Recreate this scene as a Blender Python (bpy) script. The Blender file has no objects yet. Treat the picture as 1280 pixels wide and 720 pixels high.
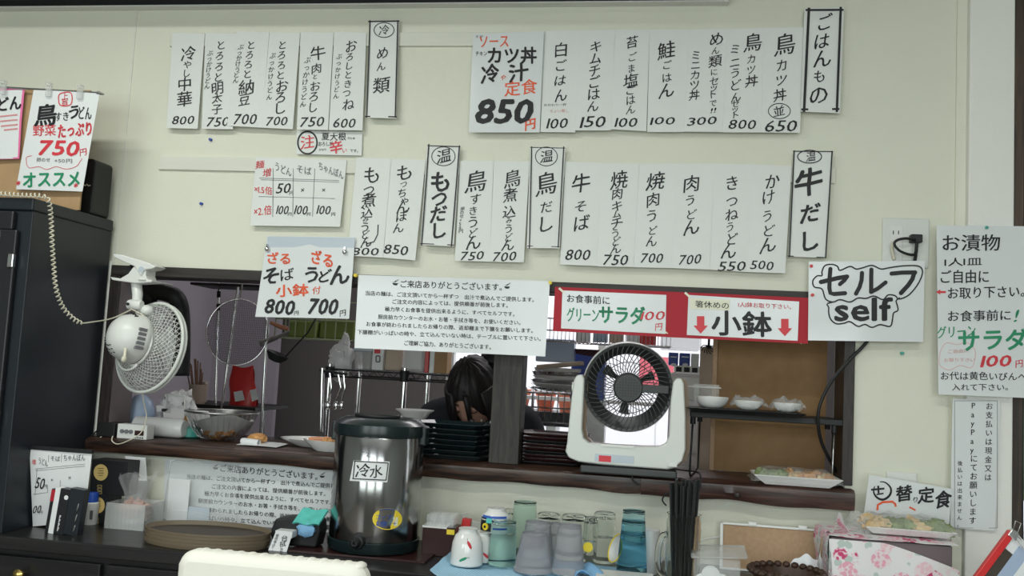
import bpy, bmesh, math, random
from mathutils import Vector, Matrix, noise
random.seed(7)
SC = bpy.context.scene
COL = SC.collection
R = math.radians

# ------------------------------------------------------------------ camera
CAM = Vector((0, -2.6, 1.25)); F = 1150.0
YAW, PIT, ROL = R(8.911), R(4.934), R(3.048)
_f = Vector((-math.sin(YAW)*math.cos(PIT), math.cos(YAW)*math.cos(PIT), math.sin(PIT)))
_r = Vector((math.cos(YAW), math.sin(YAW), 0)); _u = _r.cross(_f)
CR = _r*math.cos(ROL) + _u*math.sin(ROL); CU = -_r*math.sin(ROL) + _u*math.cos(ROL); CF = _f
cd = bpy.data.cameras.new('camera'); cam = bpy.data.objects.new('camera', cd); COL.objects.link(cam)
cd.sensor_width = 36; cd.lens = F/1280*36; cd.clip_start = .05; cd.clip_end = 200
m = Matrix((CR, CU, -CF)).transposed().to_4x4(); m.translation = CAM; cam.matrix_world = m
SC.camera = cam
SC.view_settings.view_transform = 'Standard'; SC.view_settings.look = 'None'
SC.view_settings.gamma = 1; SC.view_settings.use_curve_mapping = False
SC.view_settings.exposure = 0.31

# ------------------------------------------------------------------ daylight and lamps
w = bpy.data.worlds.new('overcast_sky'); SC.world = w; w.use_nodes = True
w.node_tree.nodes['Background'].inputs[0].default_value = (.93, .97, 1, 1)
w.node_tree.nodes['Background'].inputs[1].default_value = 2.6
def area(name, loc, rot, sx, sy, power, col):
    l = bpy.data.lights.new(name, 'AREA'); l.shape = 'RECTANGLE'; l.size = sx; l.size_y = sy
    l.energy = power; l.color = col
    o = bpy.data.objects.new(name, l); o.location = loc; o.rotation_euler = rot; COL.objects.link(o)
    return o
# ceiling fluorescents of the dining room, fill lights added in the kitchen, daylight entering by the rear windows
area('ceiling_lamp_light', (-1.55, -1.35, 2.60), (0, 0, 0), 1.2, .16, 17, (.97, 1, .93))
area('ceiling_lamp_light', (.35, -2.3, 2.60), (0, 0, 0), 1.2, .16, 16, (.97, 1, .93))
area('added_kitchen_fill', (-1.9, 1.3, 2.50), (0, 0, 0), 1.2, .14, 3.2, (1, .96, .98))  # added fill without a fitting, lifts the lilac partition wall
area('added_kitchen_fill', (-.1, 1.5, 2.50), (0, 0, 0), 1.0, .14, 11.0, (1, .96, .98))  # added fill without a fitting, brightens the plates and table beyond the post
for x in (-2.2, -.6, 1.0):
    area('window_daylight', (x, -4.42, 1.45), (R(90), 0, 0), 1.2, 1.5, 17, (.9, .98, 1))

# ------------------------------------------------------------------ pixel -> place helpers (real metric positions)
def ray(px, py): return CF*F + CR*(px-640) - CU*(py-360)
def at(px, py, Y=0.0):
    d = ray(px, py); return CAM + d*((Y-CAM.y)/d.y)
def onz(px, py, Z):
    d = ray(px, py); return CAM + d*((Z-CAM.z)/d.z)
def mpp(px, py, Y): return (Y-CAM.y)/ray(px, py).y

# ------------------------------------------------------------------ materials
def nd(nt, t, **k):
    n = nt.nodes.new(t)
    for a, b in k.items(): setattr(n, a, b)
    return n
def mat(name, col, rough=.5, metal=0, bump=0, bs=60, var=0, vs=8, alpha=1, trans=0, ior=1.45, stretch=None, col2=None, coat=0, sheen=0):
    M = bpy.data.materials.new(name); M.use_nodes = True; nt = M.node_tree
    b = nt.nodes['Principled BSDF']; b.inputs['Base Color'].default_value = (*col, 1)
    b.inputs['Roughness'].default_value = rough; b.inputs['Metallic'].default_value = metal
    b.inputs['Alpha'].default_value = alpha; b.inputs['Transmission Weight'].default_value = trans
    b.inputs['IOR'].default_value = ior; b.inputs['Coat Weight'].default_value = coat
    b.inputs['Sheen Weight'].default_value = sheen
    if bump or var or col2:
        tc = nd(nt, 'ShaderNodeTexCoord'); mp = nd(nt, 'ShaderNodeMapping')
        nt.links.new(tc.outputs['Object'], mp.inputs[0])
        if stretch: mp.inputs['Scale'].default_value = stretch
        if var or col2:
            n = nd(nt, 'ShaderNodeTexNoise'); n.inputs['Scale'].default_value = vs; n.inputs['Detail'].default_value = 5
            nt.links.new(mp.outputs[0], n.inputs['Vector'])
            cr = nd(nt, 'ShaderNodeValToRGB'); nt.links.new(n.outputs[0], cr.inputs[0])
            c2 = col2 or tuple(min(1, c*(1+var)) for c in col)
            c1 = col if col2 else tuple(c*(1-var) for c in col)
            cr.color_ramp.elements[0].color = (*c1, 1); cr.color_ramp.elements[0].position = .32
            cr.color_ramp.elements[1].color = (*c2, 1); cr.color_ramp.elements[1].position = .68
            nt.links.new(cr.outputs[0], b.inputs['Base Color'])
        if bump:
            n = nd(nt, 'ShaderNodeTexNoise'); n.inputs['Scale'].default_value = bs; n.inputs['Detail'].default_value = 4
            nt.links.new(mp.outputs[0], n.inputs['Vector'])
            bp = nd(nt, 'ShaderNodeBump'); bp.inputs['Strength'].default_value = min(1, bump); bp.inputs['Distance'].default_value = .002*max(1, bump)
            nt.links.new(n.outputs[0], bp.inputs['Height']); nt.links.new(bp.outputs[0], b.inputs['Normal'])
    return M
def woodmat(name, c1, c2, axis='x', rough=.45, scale=1.0, coat=0):
    M = bpy.data.materials.new(name); M.use_nodes = True; nt = M.node_tree; b = nt.nodes['Principled BSDF']
    tc = nd(nt, 'ShaderNodeTexCoord'); mp = nd(nt, 'ShaderNodeMapping'); nt.links.new(tc.outputs['Object'], mp.inputs[0])
    s = {'x': (1.2, 14, 14), 'z': (14, 14, 1.2), 'y': (14, 1.2, 14)}[axis]
    mp.inputs['Scale'].default_value = tuple(a*scale for a in s)
    n = nd(nt, 'ShaderNodeTexNoise'); n.inputs['Scale'].default_value = 2.2; n.inputs['Detail'].default_value = 9; n.inputs['Distortion'].default_value = 1.3
    nt.links.new(mp.outputs[0], n.inputs['Vector'])
    cr = nd(nt, 'ShaderNodeValToRGB'); cr.color_ramp.elements[0].color = (*c1, 1); cr.color_ramp.elements[1].color = (*c2, 1)
    cr.color_ramp.elements[0].position = .35; cr.color_ramp.elements[1].position = .7
    nt.links.new(n.outputs[0], cr.inputs[0]); nt.links.new(cr.outputs[0], b.inputs['Base Color'])
    bp = nd(nt, 'ShaderNodeBump'); bp.inputs['Strength'].default_value = .4; bp.inputs['Distance'].default_value = .002
    nt.links.new(n.outputs[0], bp.inputs['Height']); nt.links.new(bp.outputs[0], b.inputs['Normal'])
    b.inputs['Roughness'].default_value = rough; b.inputs['Coat Weight'].default_value = coat
    return M
K = {}
K['inner'] = mat('dim_brown_wall', (.25, .26, .245), .7)
K['wall'] = mat('cream_wallpaper', (.72, .722, .61), .75, bump=.35, bs=260, var=.02, vs=2)
K['wall_white'] = mat('white_wallpaper', (.80, .80, .755), .7, bump=.35, bs=260)
K['paper'] = mat('white_paper', (.735, .755, .73), .6, bump=.25, bs=9, var=.015, vs=5)
K['paper_b'] = mat('bright_paper', (.75, .765, .77), .35, bump=.2, bs=7)
K['lam'] = mat('laminated_paper', (.71, .735, .74), .18, bump=.5, bs=5)
K['cream'] = mat('cream_paper', (.78, .77, .62), .5)
K['band'] = mat('blue_grey_band', (.50, .56, .62), .25)
K['ink'] = mat('black_ink', (.012, .012, .015), .55)
K['ink_g'] = mat('grey_ink', (.16, .16, .17), .6)
K['ink_r'] = mat('red_ink', (.66, .045, .06), .5)
K['ink_p'] = mat('faded_pink_ink', (.72, .40, .38), .6)
K['ink_o'] = mat('vermilion_ink', (.80, .11, .035), .5)
K['ink_gr'] = mat('green_ink', (.02, .27, .13), .5)
K['ink_b'] = mat('blue_ink', (.03, .10, .42), .5)
K['redcard'] = mat('red_card', (.40, .008, .022), .6, bump=.2, bs=8)
K['pink'] = mat('pink_tape', (.80, .18, .38), .4)
K['batten'] = mat('painted_batten', (.70, .705, .62), .6, var=.05, vs=3, stretch=(.6, 8, 8), bump=.2, bs=40)
K['beam'] = woodmat('dark_stained_beam', (.016, .013, .012), (.045, .037, .033), 'x', .6)
K['jamb'] = woodmat('dark_stained_jamb', (.010, .007, .006), (.042, .029, .024), 'z', .5, 2.5)
K['post'] = woodmat('grey_brown_post', (.014, .012, .010), (.042, .037, .030), 'z', .6, 2.2)
K['ledge'] = woodmat('varnished_live_edge', (.010, .005, .004), (.085, .040, .024), 'x', .42, 2.2, .1)
K['ledge_r'] = woodmat('varnished_reddish_plank', (.018, .008, .006), (.100, .045, .034), 'x', .42, 2.0, .1)
K['black'] = mat('black_paint', (.013, .014, .016), .38, bump=.1, bs=200)
K['blackwood'] = woodmat('black_stained_wood', (.008, .008, .009), (.02, .019, .019), 'x', .3, .8)
K['cabside'] = mat('black_blue_laminate', (.010, .014, .019), .42, bump=.15, bs=300)
K['blackpl'] = mat('black_plastic', (.010, .011, .012), .52)
K['darkgreen'] = mat('black_green_plastic', (.008, .016, .017), .25)
K['white'] = mat('white_plastic', (.72, .73, .70), .3)
K['whitegl'] = mat('white_glazed_ceramic', (.76, .76, .74), .12, coat=.4)
K['ivory'] = mat('ivory_plastic', (.66, .62, .50), .4)
K['fanwhite'] = mat('offwhite_plastic', (.66, .68, .64), .28)
K['gold'] = mat('gold_brown_plastic', (.20, .13, .07), .35)
K['fangrey'] = mat('charcoal_plastic', (.045, .05, .05), .42)
K['steel'] = mat('brushed_steel', (.40, .40, .40), .15, 1)
K['chrome'] = mat('chrome', (.75, .75, .76), .12, 1)
K['wire'] = mat('dull_wire', (.42, .42, .42), .3, 1)
K['brass'] = mat('brass', (.50, .36, .12), .25, 1)
K['glass'] = mat('clear_glass', (.93, .96, .95), .03, trans=1, ior=1.32)
K['pane'] = mat('window_glass', (.97, .99, .99), .01, trans=1, ior=1.02)
K['glass_t'] = mat('teal_glass', (.56, .83, .93), .05, trans=1, ior=1.15)
K['glass_g'] = mat('green_glass', (.66, .84, .79), .04, trans=1, ior=1.15)
K['glass_s'] = mat('smoky_tumbler', (.70, .70, .75), .22, trans=.8, ior=1.12)
K['acryl'] = mat('clear_acrylic', (.9, .93, .93), .06, alpha=.13)
K['acryl2'] = mat('cloudy_plastic', (.72, .74, .73), .2, alpha=.34)
K['film'] = mat('plastic_film', (.85, .86, .86), .08, alpha=.09, bump=1.0, bs=40)
K['bag'] = mat('plastic_bag', (.80, .79, .80), .25, alpha=.72, bump=1, bs=30)
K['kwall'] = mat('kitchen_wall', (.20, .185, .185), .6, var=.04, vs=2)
K['kwall2'] = mat('kitchen_lilac_wall', (.46, .43, .48), .6, var=.04, vs=2)
K['floor'] = mat('floor_vinyl', (.22, .19, .16), .4, var=.1, vs=4)
K['ceil'] = mat('ceiling_board', (.62, .62, .58), .8, bump=.3, bs=90)
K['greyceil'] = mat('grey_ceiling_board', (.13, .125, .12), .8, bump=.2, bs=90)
K['cork'] = mat('brown_fibreboard', (.27, .155, .065), .75, col2=(.31, .185, .085), vs=26, bump=.2, bs=300)
K['cork2'] = mat('cork_board', (.40, .26, .155), .8, col2=(.46, .31, .19), vs=90, bump=.3, bs=300)
K['card'] = mat('cardboard', (.42, .27, .14), .8, bump=.2, bs=120, var=.06, vs=12)
K['card_l'] = mat('pale_cardboard', (.50, .41, .33), .75, var=.04)
K['hair'] = mat('dark_hair', (.008, .006, .006), .5, bump=.4, bs=90, stretch=(6, 6, .6))
K['skin'] = mat('skin', (.50, .29, .21), .5, bump=.05, bs=90)
K['shirt'] = mat('black_cloth', (.012, .014, .018), .85, bump=.3, bs=120)
K['lips'] = mat('lip_skin', (.42, .16, .14), .5)
K['tray_r'] = mat('lacquer_tray_rim', (.035, .012, .012), .3)
K['tray_b'] = mat('brown_tray_rim', (.15, .118, .078), .45)
K['tray_i'] = mat('brown_tray_inside', (.055, .042, .032), .55, bump=.2, bs=100)
K['chairw'] = mat('white_vinyl', (.80, .78, .70), .5, bump=.15, bs=40)
K['blue'] = mat('blue_box', (.03, .07, .35), .4)
K['bluecap'] = mat('blue_cap', (.02, .08, .42), .35)
K['ltblue'] = mat('pale_blue_plastic', (.36, .45, .60), .35)
K['green'] = mat('green_plastic', (.06, .34, .28), .4)
K['lime'] = mat('lime_package', (.17, .22, .05), .5)
K['teal'] = mat('teal_cloth', (.10, .50, .44), .85, bump=.8, bs=60, var=.12, vs=40)
K['bluecl'] = mat('blue_cloth', (.22, .44, .68), .85, bump=.6, bs=60)
K['red'] = mat('red_plastic', (.60, .03, .03), .35)
K['orange'] = mat('orange_plastic', (.85, .26, .15), .5)
K['yellow'] = mat('yellow_label', (.80, .62, .04), .4)
K['goldlab'] = mat('gold_label', (.62, .46, .18), .4)
K['wood'] = woodmat('brown_chopstick_wood', (.16, .07, .04), (.30, .15, .09), 'z', .5)
K['stick'] = mat('black_chopstick', (.018, .02, .021), .35)
K['copper'] = mat('copper_handle', (.28, .11, .06), .4)
K['fry'] = mat('fried_crumb', (.45, .20, .06), .7, col2=(.66, .36, .14), vs=60, bump=1, bs=90)
K['salmon'] = mat('salmon_slices', (.62, .25, .12), .45, col2=(.74, .38, .22), vs=20, bump=.5, bs=40)
K['noodle'] = mat('noodle_food', (.62, .40, .16), .5, col2=(.72, .55, .30), vs=30, bump=.6, bs=50)
K['veg'] = mat('green_vegetable', (.10, .16, .05), .55, col2=(.26, .32, .12), vs=30, bump=.8, bs=50)
K['meat'] = mat('pink_sachets', (.36, .18, .14), .5, col2=(.52, .38, .33), vs=20, bump=.8, bs=30)
K['basket'] = mat('dark_wicker', (.055, .028, .018), .5, var=.3, vs=60, bump=.6, bs=80)
K['tissue'] = mat('white_tissue', (.80, .82, .85), .8, bump=.5, bs=20)
K['sponge'] = mat('white_foam', (.78, .79, .78), .8)
K['outw'] = mat('pale_outdoor_render', (.75, .72, .74), .8)
K['out_green'] = mat('outdoor_foliage', (.10, .22, .05), .8, col2=(.32, .45, .16), vs=6, bump=1, bs=10)
K['asphalt'] = mat('asphalt', (.30, .30, .31), .8, var=.1, vs=6)
K['purple'] = mat('grey_purple_awning', (.22, .20, .27), .8, bump=.5, bs=16, var=.2, vs=6)
K['brownwood'] = woodmat('dark_brown_frame', (.03, .02, .014), (.11, .07, .045), 'z', .5)
def stripes(name, c1, c2, sc, d='X'):
    M = bpy.data.materials.new(name); M.use_nodes = True; nt = M.node_tree; b = nt.nodes['Principled BSDF']
    tc = nd(nt, 'ShaderNodeTexCoord'); wv = nd(nt, 'ShaderNodeTexWave'); wv.bands_direction = d
    wv.inputs['Scale'].default_value = sc; wv.inputs['Distortion'].default_value = .6
    nt.links.new(tc.outputs['Object'], wv.inputs[0]); cr = nd(nt, 'ShaderNodeValToRGB')
    cr.color_ramp.elements[0].color = (*c1, 1); cr.color_ramp.elements[1].color = (*c2, 1)
    nt.links.new(wv.outputs[0], cr.inputs[0]); nt.links.new(cr.outputs[0], b.inputs['Base Color']); b.inputs['Roughness'].default_value = .85
    return M
K['clothstripe'] = stripes('striped_blue_cloth', (.20, .48, .72), (.55, .78, .90), 60, 'DIAGONAL')
K['darkred_stripe'] = stripes('dark_red_striped_cloth', (.10, .02, .03), (.02, .015, .02), 30, 'DIAGONAL')
def floral():
    M = bpy.data.materials.new('rose_print_cloth'); M.use_nodes = True; nt = M.node_tree; b = nt.nodes['Principled BSDF']
    L = nt.links.new; tc = nd(nt, 'ShaderNodeTexCoord'); n0 = nd(nt, 'ShaderNodeTexNoise'); n0.inputs['Scale'].default_value = 60
    L(tc.outputs['Object'], n0.inputs[0])
    mx = nd(nt, 'ShaderNodeMixRGB'); mx.inputs[0].default_value = .012
    L(tc.outputs['Object'], mx.inputs[1]); L(n0.outputs[1], mx.inputs[2])
    def vor(scale, off):
        mp = nd(nt, 'ShaderNodeMapping'); mp.inputs['Location'].default_value = off; L(mx.outputs[0], mp.inputs[0])
        v = nd(nt, 'ShaderNodeTexVoronoi'); v.inputs['Scale'].default_value = scale; L(mp.outputs[0], v.inputs['Vector']); return v
    def ramp(src, stops, const=False):
        cr = nd(nt, 'ShaderNodeValToRGB'); e = cr.color_ramp.elements
        while len(e) < len(stops): e.new(.5)
        for i, (p, c) in enumerate(stops): e[i].position = p; e[i].color = (*c, 1)
        if const: cr.color_ramp.interpolation = 'CONSTANT'
        L(src, cr.inputs[0]); return cr
    v1 = vor(24, (0, 0, 0)); v2 = vor(30, (.31, .17, .23)); v3 = vor(95, (0, 0, 0))
    blk = (0, 0, 0); wht = (1, 1, 1)
    leafm = ramp(v2.outputs['Distance'], [(0, wht), (.27, wht), (.31, blk)]); flm = ramp(v1.outputs['Distance'], [(0, wht), (.50, wht), (.55, blk)])
    sep = nd(nt, 'ShaderNodeSeparateColor'); L(v1.outputs['Color'], sep.inputs[0])
    fc = ramp(sep.outputs[0], [(0, (.60, .05, .17)), (.38, (.80, .38, .48)), (.72, (.82, .55, .60)), (.86, (.80, .78, .76))], True)
    pet = ramp(v3.outputs['Distance'], [(0, (.55, .55, .55)), (.45, (1, 1, 1)), (.75, (1, 1, 1))])
    mul = nd(nt, 'ShaderNodeMixRGB'); mul.blend_type = 'MIX'; L(ramp(v3.outputs['Distance'], [(.45, blk), (.6, wht)]).outputs[0], mul.inputs[0])
    L(fc.outputs[0], mul.inputs[1]); mul.inputs[2].default_value = (.82, .70, .72, 1)
    m1 = nd(nt, 'ShaderNodeMixRGB'); L(leafm.outputs[0], m1.inputs[0]); m1.inputs[1].default_value = (.80, .78, .78, 1); m1.inputs[2].default_value = (.50, .58, .54, 1)
    m2 = nd(nt, 'ShaderNodeMixRGB'); L(flm.outputs[0], m2.inputs[0]); L(m1.outputs[0], m2.inputs[1]); L(mul.outputs[0], m2.inputs[2])
    L(m2.outputs[0], b.inputs['Base Color']); b.inputs['Roughness'].default_value = .7
    return M
K['floral'] = floral()

# ------------------------------------------------------------------ mesh builder
ORG = {}
def tag(o, label=None, cat=None, group=None, kind=None):
    if label: o['label'] = label
    if cat: o['category'] = cat
    if group: o['group'] = group
    if kind: o['kind'] = kind
    return o
def thing(name, label, cat, loc=(0, 0, 0), rz=0, group=None, rot=None):
    o = bpy.data.objects.new(name, None); o.location = loc; o.rotation_euler = rot or (0, 0, rz); o.empty_display_size = .02
    COL.objects.link(o); ORG[o.name] = Vector(loc); return tag(o, label, cat, group)
class MB:
    def __init__(s, m=None): s.v = []; s.f = []; s.m = m or Matrix.Identity(4)
    def add(s, vs, fs):
        n = len(s.v); s.v += [tuple(s.m @ Vector(v)) for v in vs]; s.f += [tuple(i+n for i in f) for f in fs]; return s
    def box(s, x0, x1, y0, y1, z0, z1):
        return s.add([(x0,y0,z0),(x1,y0,z0),(x1,y1,z0),(x0,y1,z0),(x0,y0,z1),(x1,y0,z1),(x1,y1,z1),(x0,y1,z1)],
                     [(0,3,2,1),(4,5,6,7),(0,1,5,4),(1,2,6,5),(2,3,7,6),(3,0,4,7)])
    def frustum(s, b, t):   # b, t = (x0,x1,y0,y1,z)
        return s.add([(b[0],b[2],b[4]),(b[1],b[2],b[4]),(b[1],b[3],b[4]),(b[0],b[3],b[4]),(t[0],t[2],t[4]),(t[1],t[2],t[4]),(t[1],t[3],t[4]),(t[0],t[3],t[4])],
                     [(0,3,2,1),(4,5,6,7),(0,1,5,4),(1,2,6,5),(2,3,7,6),(3,0,4,7)])
    def lathe(s, prof, n=28, loop=False, sx=1, sy=1):
        vs = []; fs = []
        for r, z in prof:
            for k in range(n):
                a = 2*math.pi*k/n; vs.append((r*math.cos(a)*sx, r*math.sin(a)*sy, z))
        P = len(prof)
        for i in range(P if loop else P-1):
            j = (i+1) % P
            for k in range(n):
                q = (k+1) % n; fs.append((i*n+k, i*n+q, j*n+q, j*n+k))
        if not loop: fs.append(tuple(range(n))[::-1]); fs.append(tuple((P-1)*n+k for k in range(n)))
        return s.add(vs, fs)
    def tube(s, pts, r, n=6, closed=False):
        pts = [Vector(p) for p in pts]; N = len(pts); vs = []; fs = []; up = None
        for i, p in enumerate(pts):
            if closed: t = pts[(i+1) % N]-pts[i-1]
            else: t = pts[min(i+1, N-1)]-pts[max(i-1, 0)]
            t.normalize()
            if up is None: up = t.orthogonal().normalized()
            up = (up-t*up.dot(t)); up = up.normalized() if up.length > 1e-6 else t.orthogonal().normalized()
            b = t.cross(up); rr = r[i] if isinstance(r, (list, tuple)) else r
            for k in range(n):
                a = 2*math.pi*k/n; vs.append(p+(up*math.cos(a)+b*math.sin(a))*rr)
        for i in range(N if closed else N-1):
            j = (i+1) % N
            for k in range(n):
                q = (k+1) % n; fs.append((i*n+k, i*n+q, j*n+q, j*n+k))
        if not closed: fs.append(tuple(range(n))[::-1]); fs.append(tuple((N-1)*n+k for k in range(n)))
        return s.add(vs, fs)
    def prism(s, poly, y0, y1):     # poly of (x, z), extruded along y
        n = len(poly); vs = [(x, y0, z) for x, z in poly]+[(x, y1, z) for x, z in poly]
        fs = [tuple(range(n)), tuple(range(2*n-1, n-1, -1))]+[(i, i+n, (i+1) % n+n, (i+1) % n) for i in range(n)]
        return s.add(vs, fs)
    def slab(s, poly, z0, z1):      # poly of (x, y), extruded along z
        n = len(poly); vs = [(x, y, z0) for x, y in poly]+[(x, y, z1) for x, y in poly]
        fs = [tuple(range(n))[::-1], tuple(range(n, 2*n))]+[(i, (i+1) % n, (i+1) % n+n, i+n) for i in range(n)]
        return s.add(vs, fs)
    def ball(s, c, rx, ry, rz, nu=16, nv=10, amp=0, sc=8, seed=0):
        vs = []; fs = []; c = Vector(c)
        for j in range(nv+1):
            t = math.pi*j/nv
            for k in range(nu):
                a = 2*math.pi*k/nu; d = Vector((math.sin(t)*math.cos(a), math.sin(t)*math.sin(a), math.cos(t)))
                q = 1+amp*noise.noise(d*sc*.3+Vector((seed, seed, 0)))
                vs.append(c+Vector((d.x*rx*q, d.y*ry*q, d.z*rz*q)))
        for j in range(nv):
            for k in range(nu): fs.append((j*nu+k, (j+1)*nu+k, (j+1)*nu+(k+1) % nu, j*nu+(k+1) % nu))
        return s.add(vs, fs)
    def sheet(s, fn, nu, nv, back):  # fn(u,v)->point ; back = offset vector of the rear side
        vs = [Vector(fn(i/nu, j/nv)) for j in range(nv+1) for i in range(nu+1)]; n = len(vs); W = nu+1
        vs += [v+Vector(back) for v in vs]; fs = []
        for j in range(nv):
            for i in range(nu):
                a = j*W+i; fs.append((a, a+W, a+W+1, a+1)); fs.append((n+a, n+a+1, n+a+W+1, n+a+W))
        ed = [i for i in range(nu+1)]+[j*W+nu for j in range(1, nv+1)]+[nv*W+i for i in range(nu-1, -1, -1)]+[j*W for j in range(nv-1, 0, -1)]
        for i, a in enumerate(ed): b = ed[(i+1) % len(ed)]; fs.append((a, b, b+n, a+n))
        return s.add(vs, fs)
    def build(s, name, mt, parent=None, smooth=False, bev=0, world=False, label=None, cat=None, group=None, kind=None, sub=0, skip_norm=False):
        me = bpy.data.meshes.new(name)
        if parent is None:
            xs = [v[0] for v in s.v]; ys = [v[1] for v in s.v]; zs = [v[2] for v in s.v]
            org = Vector(((min(xs)+max(xs))/2, (min(ys)+max(ys))/2, min(zs)))
        else: org = ORG[parent.name] if world else Vector((0, 0, 0))
        me.from_pydata([(v[0]-org.x, v[1]-org.y, v[2]-org.z) for v in s.v], [], s.f)
        if not skip_norm:
            bm = bmesh.new(); bm.from_mesh(me); bmesh.ops.recalc_face_normals(bm, faces=bm.faces); bm.to_mesh(me); bm.free()
        me.materials.append(K[mt] if isinstance(mt, str) else mt)
        if smooth:
            me.polygons.foreach_set('use_smooth', [True]*len(me.polygons))
            if smooth != 'all':
                try: me.set_sharp_from_angle(angle=R(38))
                except Exception: pass
        o = bpy.data.objects.new(name, me); COL.objects.link(o)
        if parent is None: o.location = org; ORG[o.name] = org
        else: o.parent = parent; ORG[o.name] = ORG[parent.name]
        if bev:
            b = o.modifiers.new('bevel', 'BEVEL'); b.width = bev; b.segments = 2; b.limit_method = 'ANGLE'; b.angle_limit = R(40)
        if sub: b = o.modifiers.new('sub', 'SUBSURF'); b.levels = sub; b.render_levels = sub
        tag(o, label, cat, group, kind)
        return o
def struct(name, mb, mt, **k): return mb.build(name, mt, kind='structure', **k)
def dup(root, loc, rz=None, label=None, rot=None):
    r = root.copy(); COL.objects.link(r); r.location = loc; ORG[r.name] = Vector(loc)
    if rz is not None: r.rotation_euler = (0, 0, rz)
    if rot is not None: r.rotation_euler = rot
    if label: r['label'] = label
    for ch in list(root.children):
        c = ch.copy(); COL.objects.link(c); c.parent = r
        for g in list(ch.children):
            d = g.copy(); COL.objects.link(d); d.parent = c
    return r
def arc(cx, cz, r, a0, a1, n, rz=None):
    return [(cx+r*math.cos(R(a0+(a1-a0)*i/n)), cz+(rz or r)*math.sin(R(a0+(a1-a0)*i/n))) for i in range(n+1)]
def rrect(x0, x1, z0, z1, r, n=5):
    return arc(x1-r, z1-r, r, 0, 90, n)+arc(x0+r, z1-r, r, 90, 180, n)+arc(x0+r, z0+r, r, 180, 270, n)+arc(x1-r, z0+r, r, 270, 360, n)

# ------------------------------------------------------------------ lettering: glyph outlines cached as flat meshes
GL = {}
def load_glyphs(keys):
    obs = []
    for k in keys:
        if k in GL or k[0] in ' 　': continue
        c = bpy.data.curves.new('glyph', 'FONT'); c.body = k[0]; c.size = 1; c.offset = k[1]; c.resolution_u = 2; c.fill_mode = 'FRONT'
        o = bpy.data.objects.new('glyph', c); COL.objects.link(o); obs.append((k, o, c))
    bpy.context.view_layer.update(); dg = bpy.context.evaluated_depsgraph_get()
    for k, o, c in obs:
        me = bpy.data.meshes.new_from_object(o.evaluated_get(dg))
        GL[k] = ([(v.co.x, v.co.y) for v in me.vertices], [tuple(p.vertices) for p in me.polygons])
        bpy.data.meshes.remove(me); bpy.data.objects.remove(o); bpy.data.curves.remove(c)
BO = {0: 0.0, 1: 0.0, 2: 0.0}
SH = {0: [(-.009, .004), (.009, -.004)], 1: [(-.013, .006), (.013, -.006)], 2: [(-.026, -.012), (.026, .012), (-.012, .026), (.012, -.026)]}
def glyph(ch, b):
    k = (ch, BO[b])
    if k not in GL: load_glyphs([k])
    return GL[k]
def jit(a): return random.uniform(-a, a)

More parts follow.
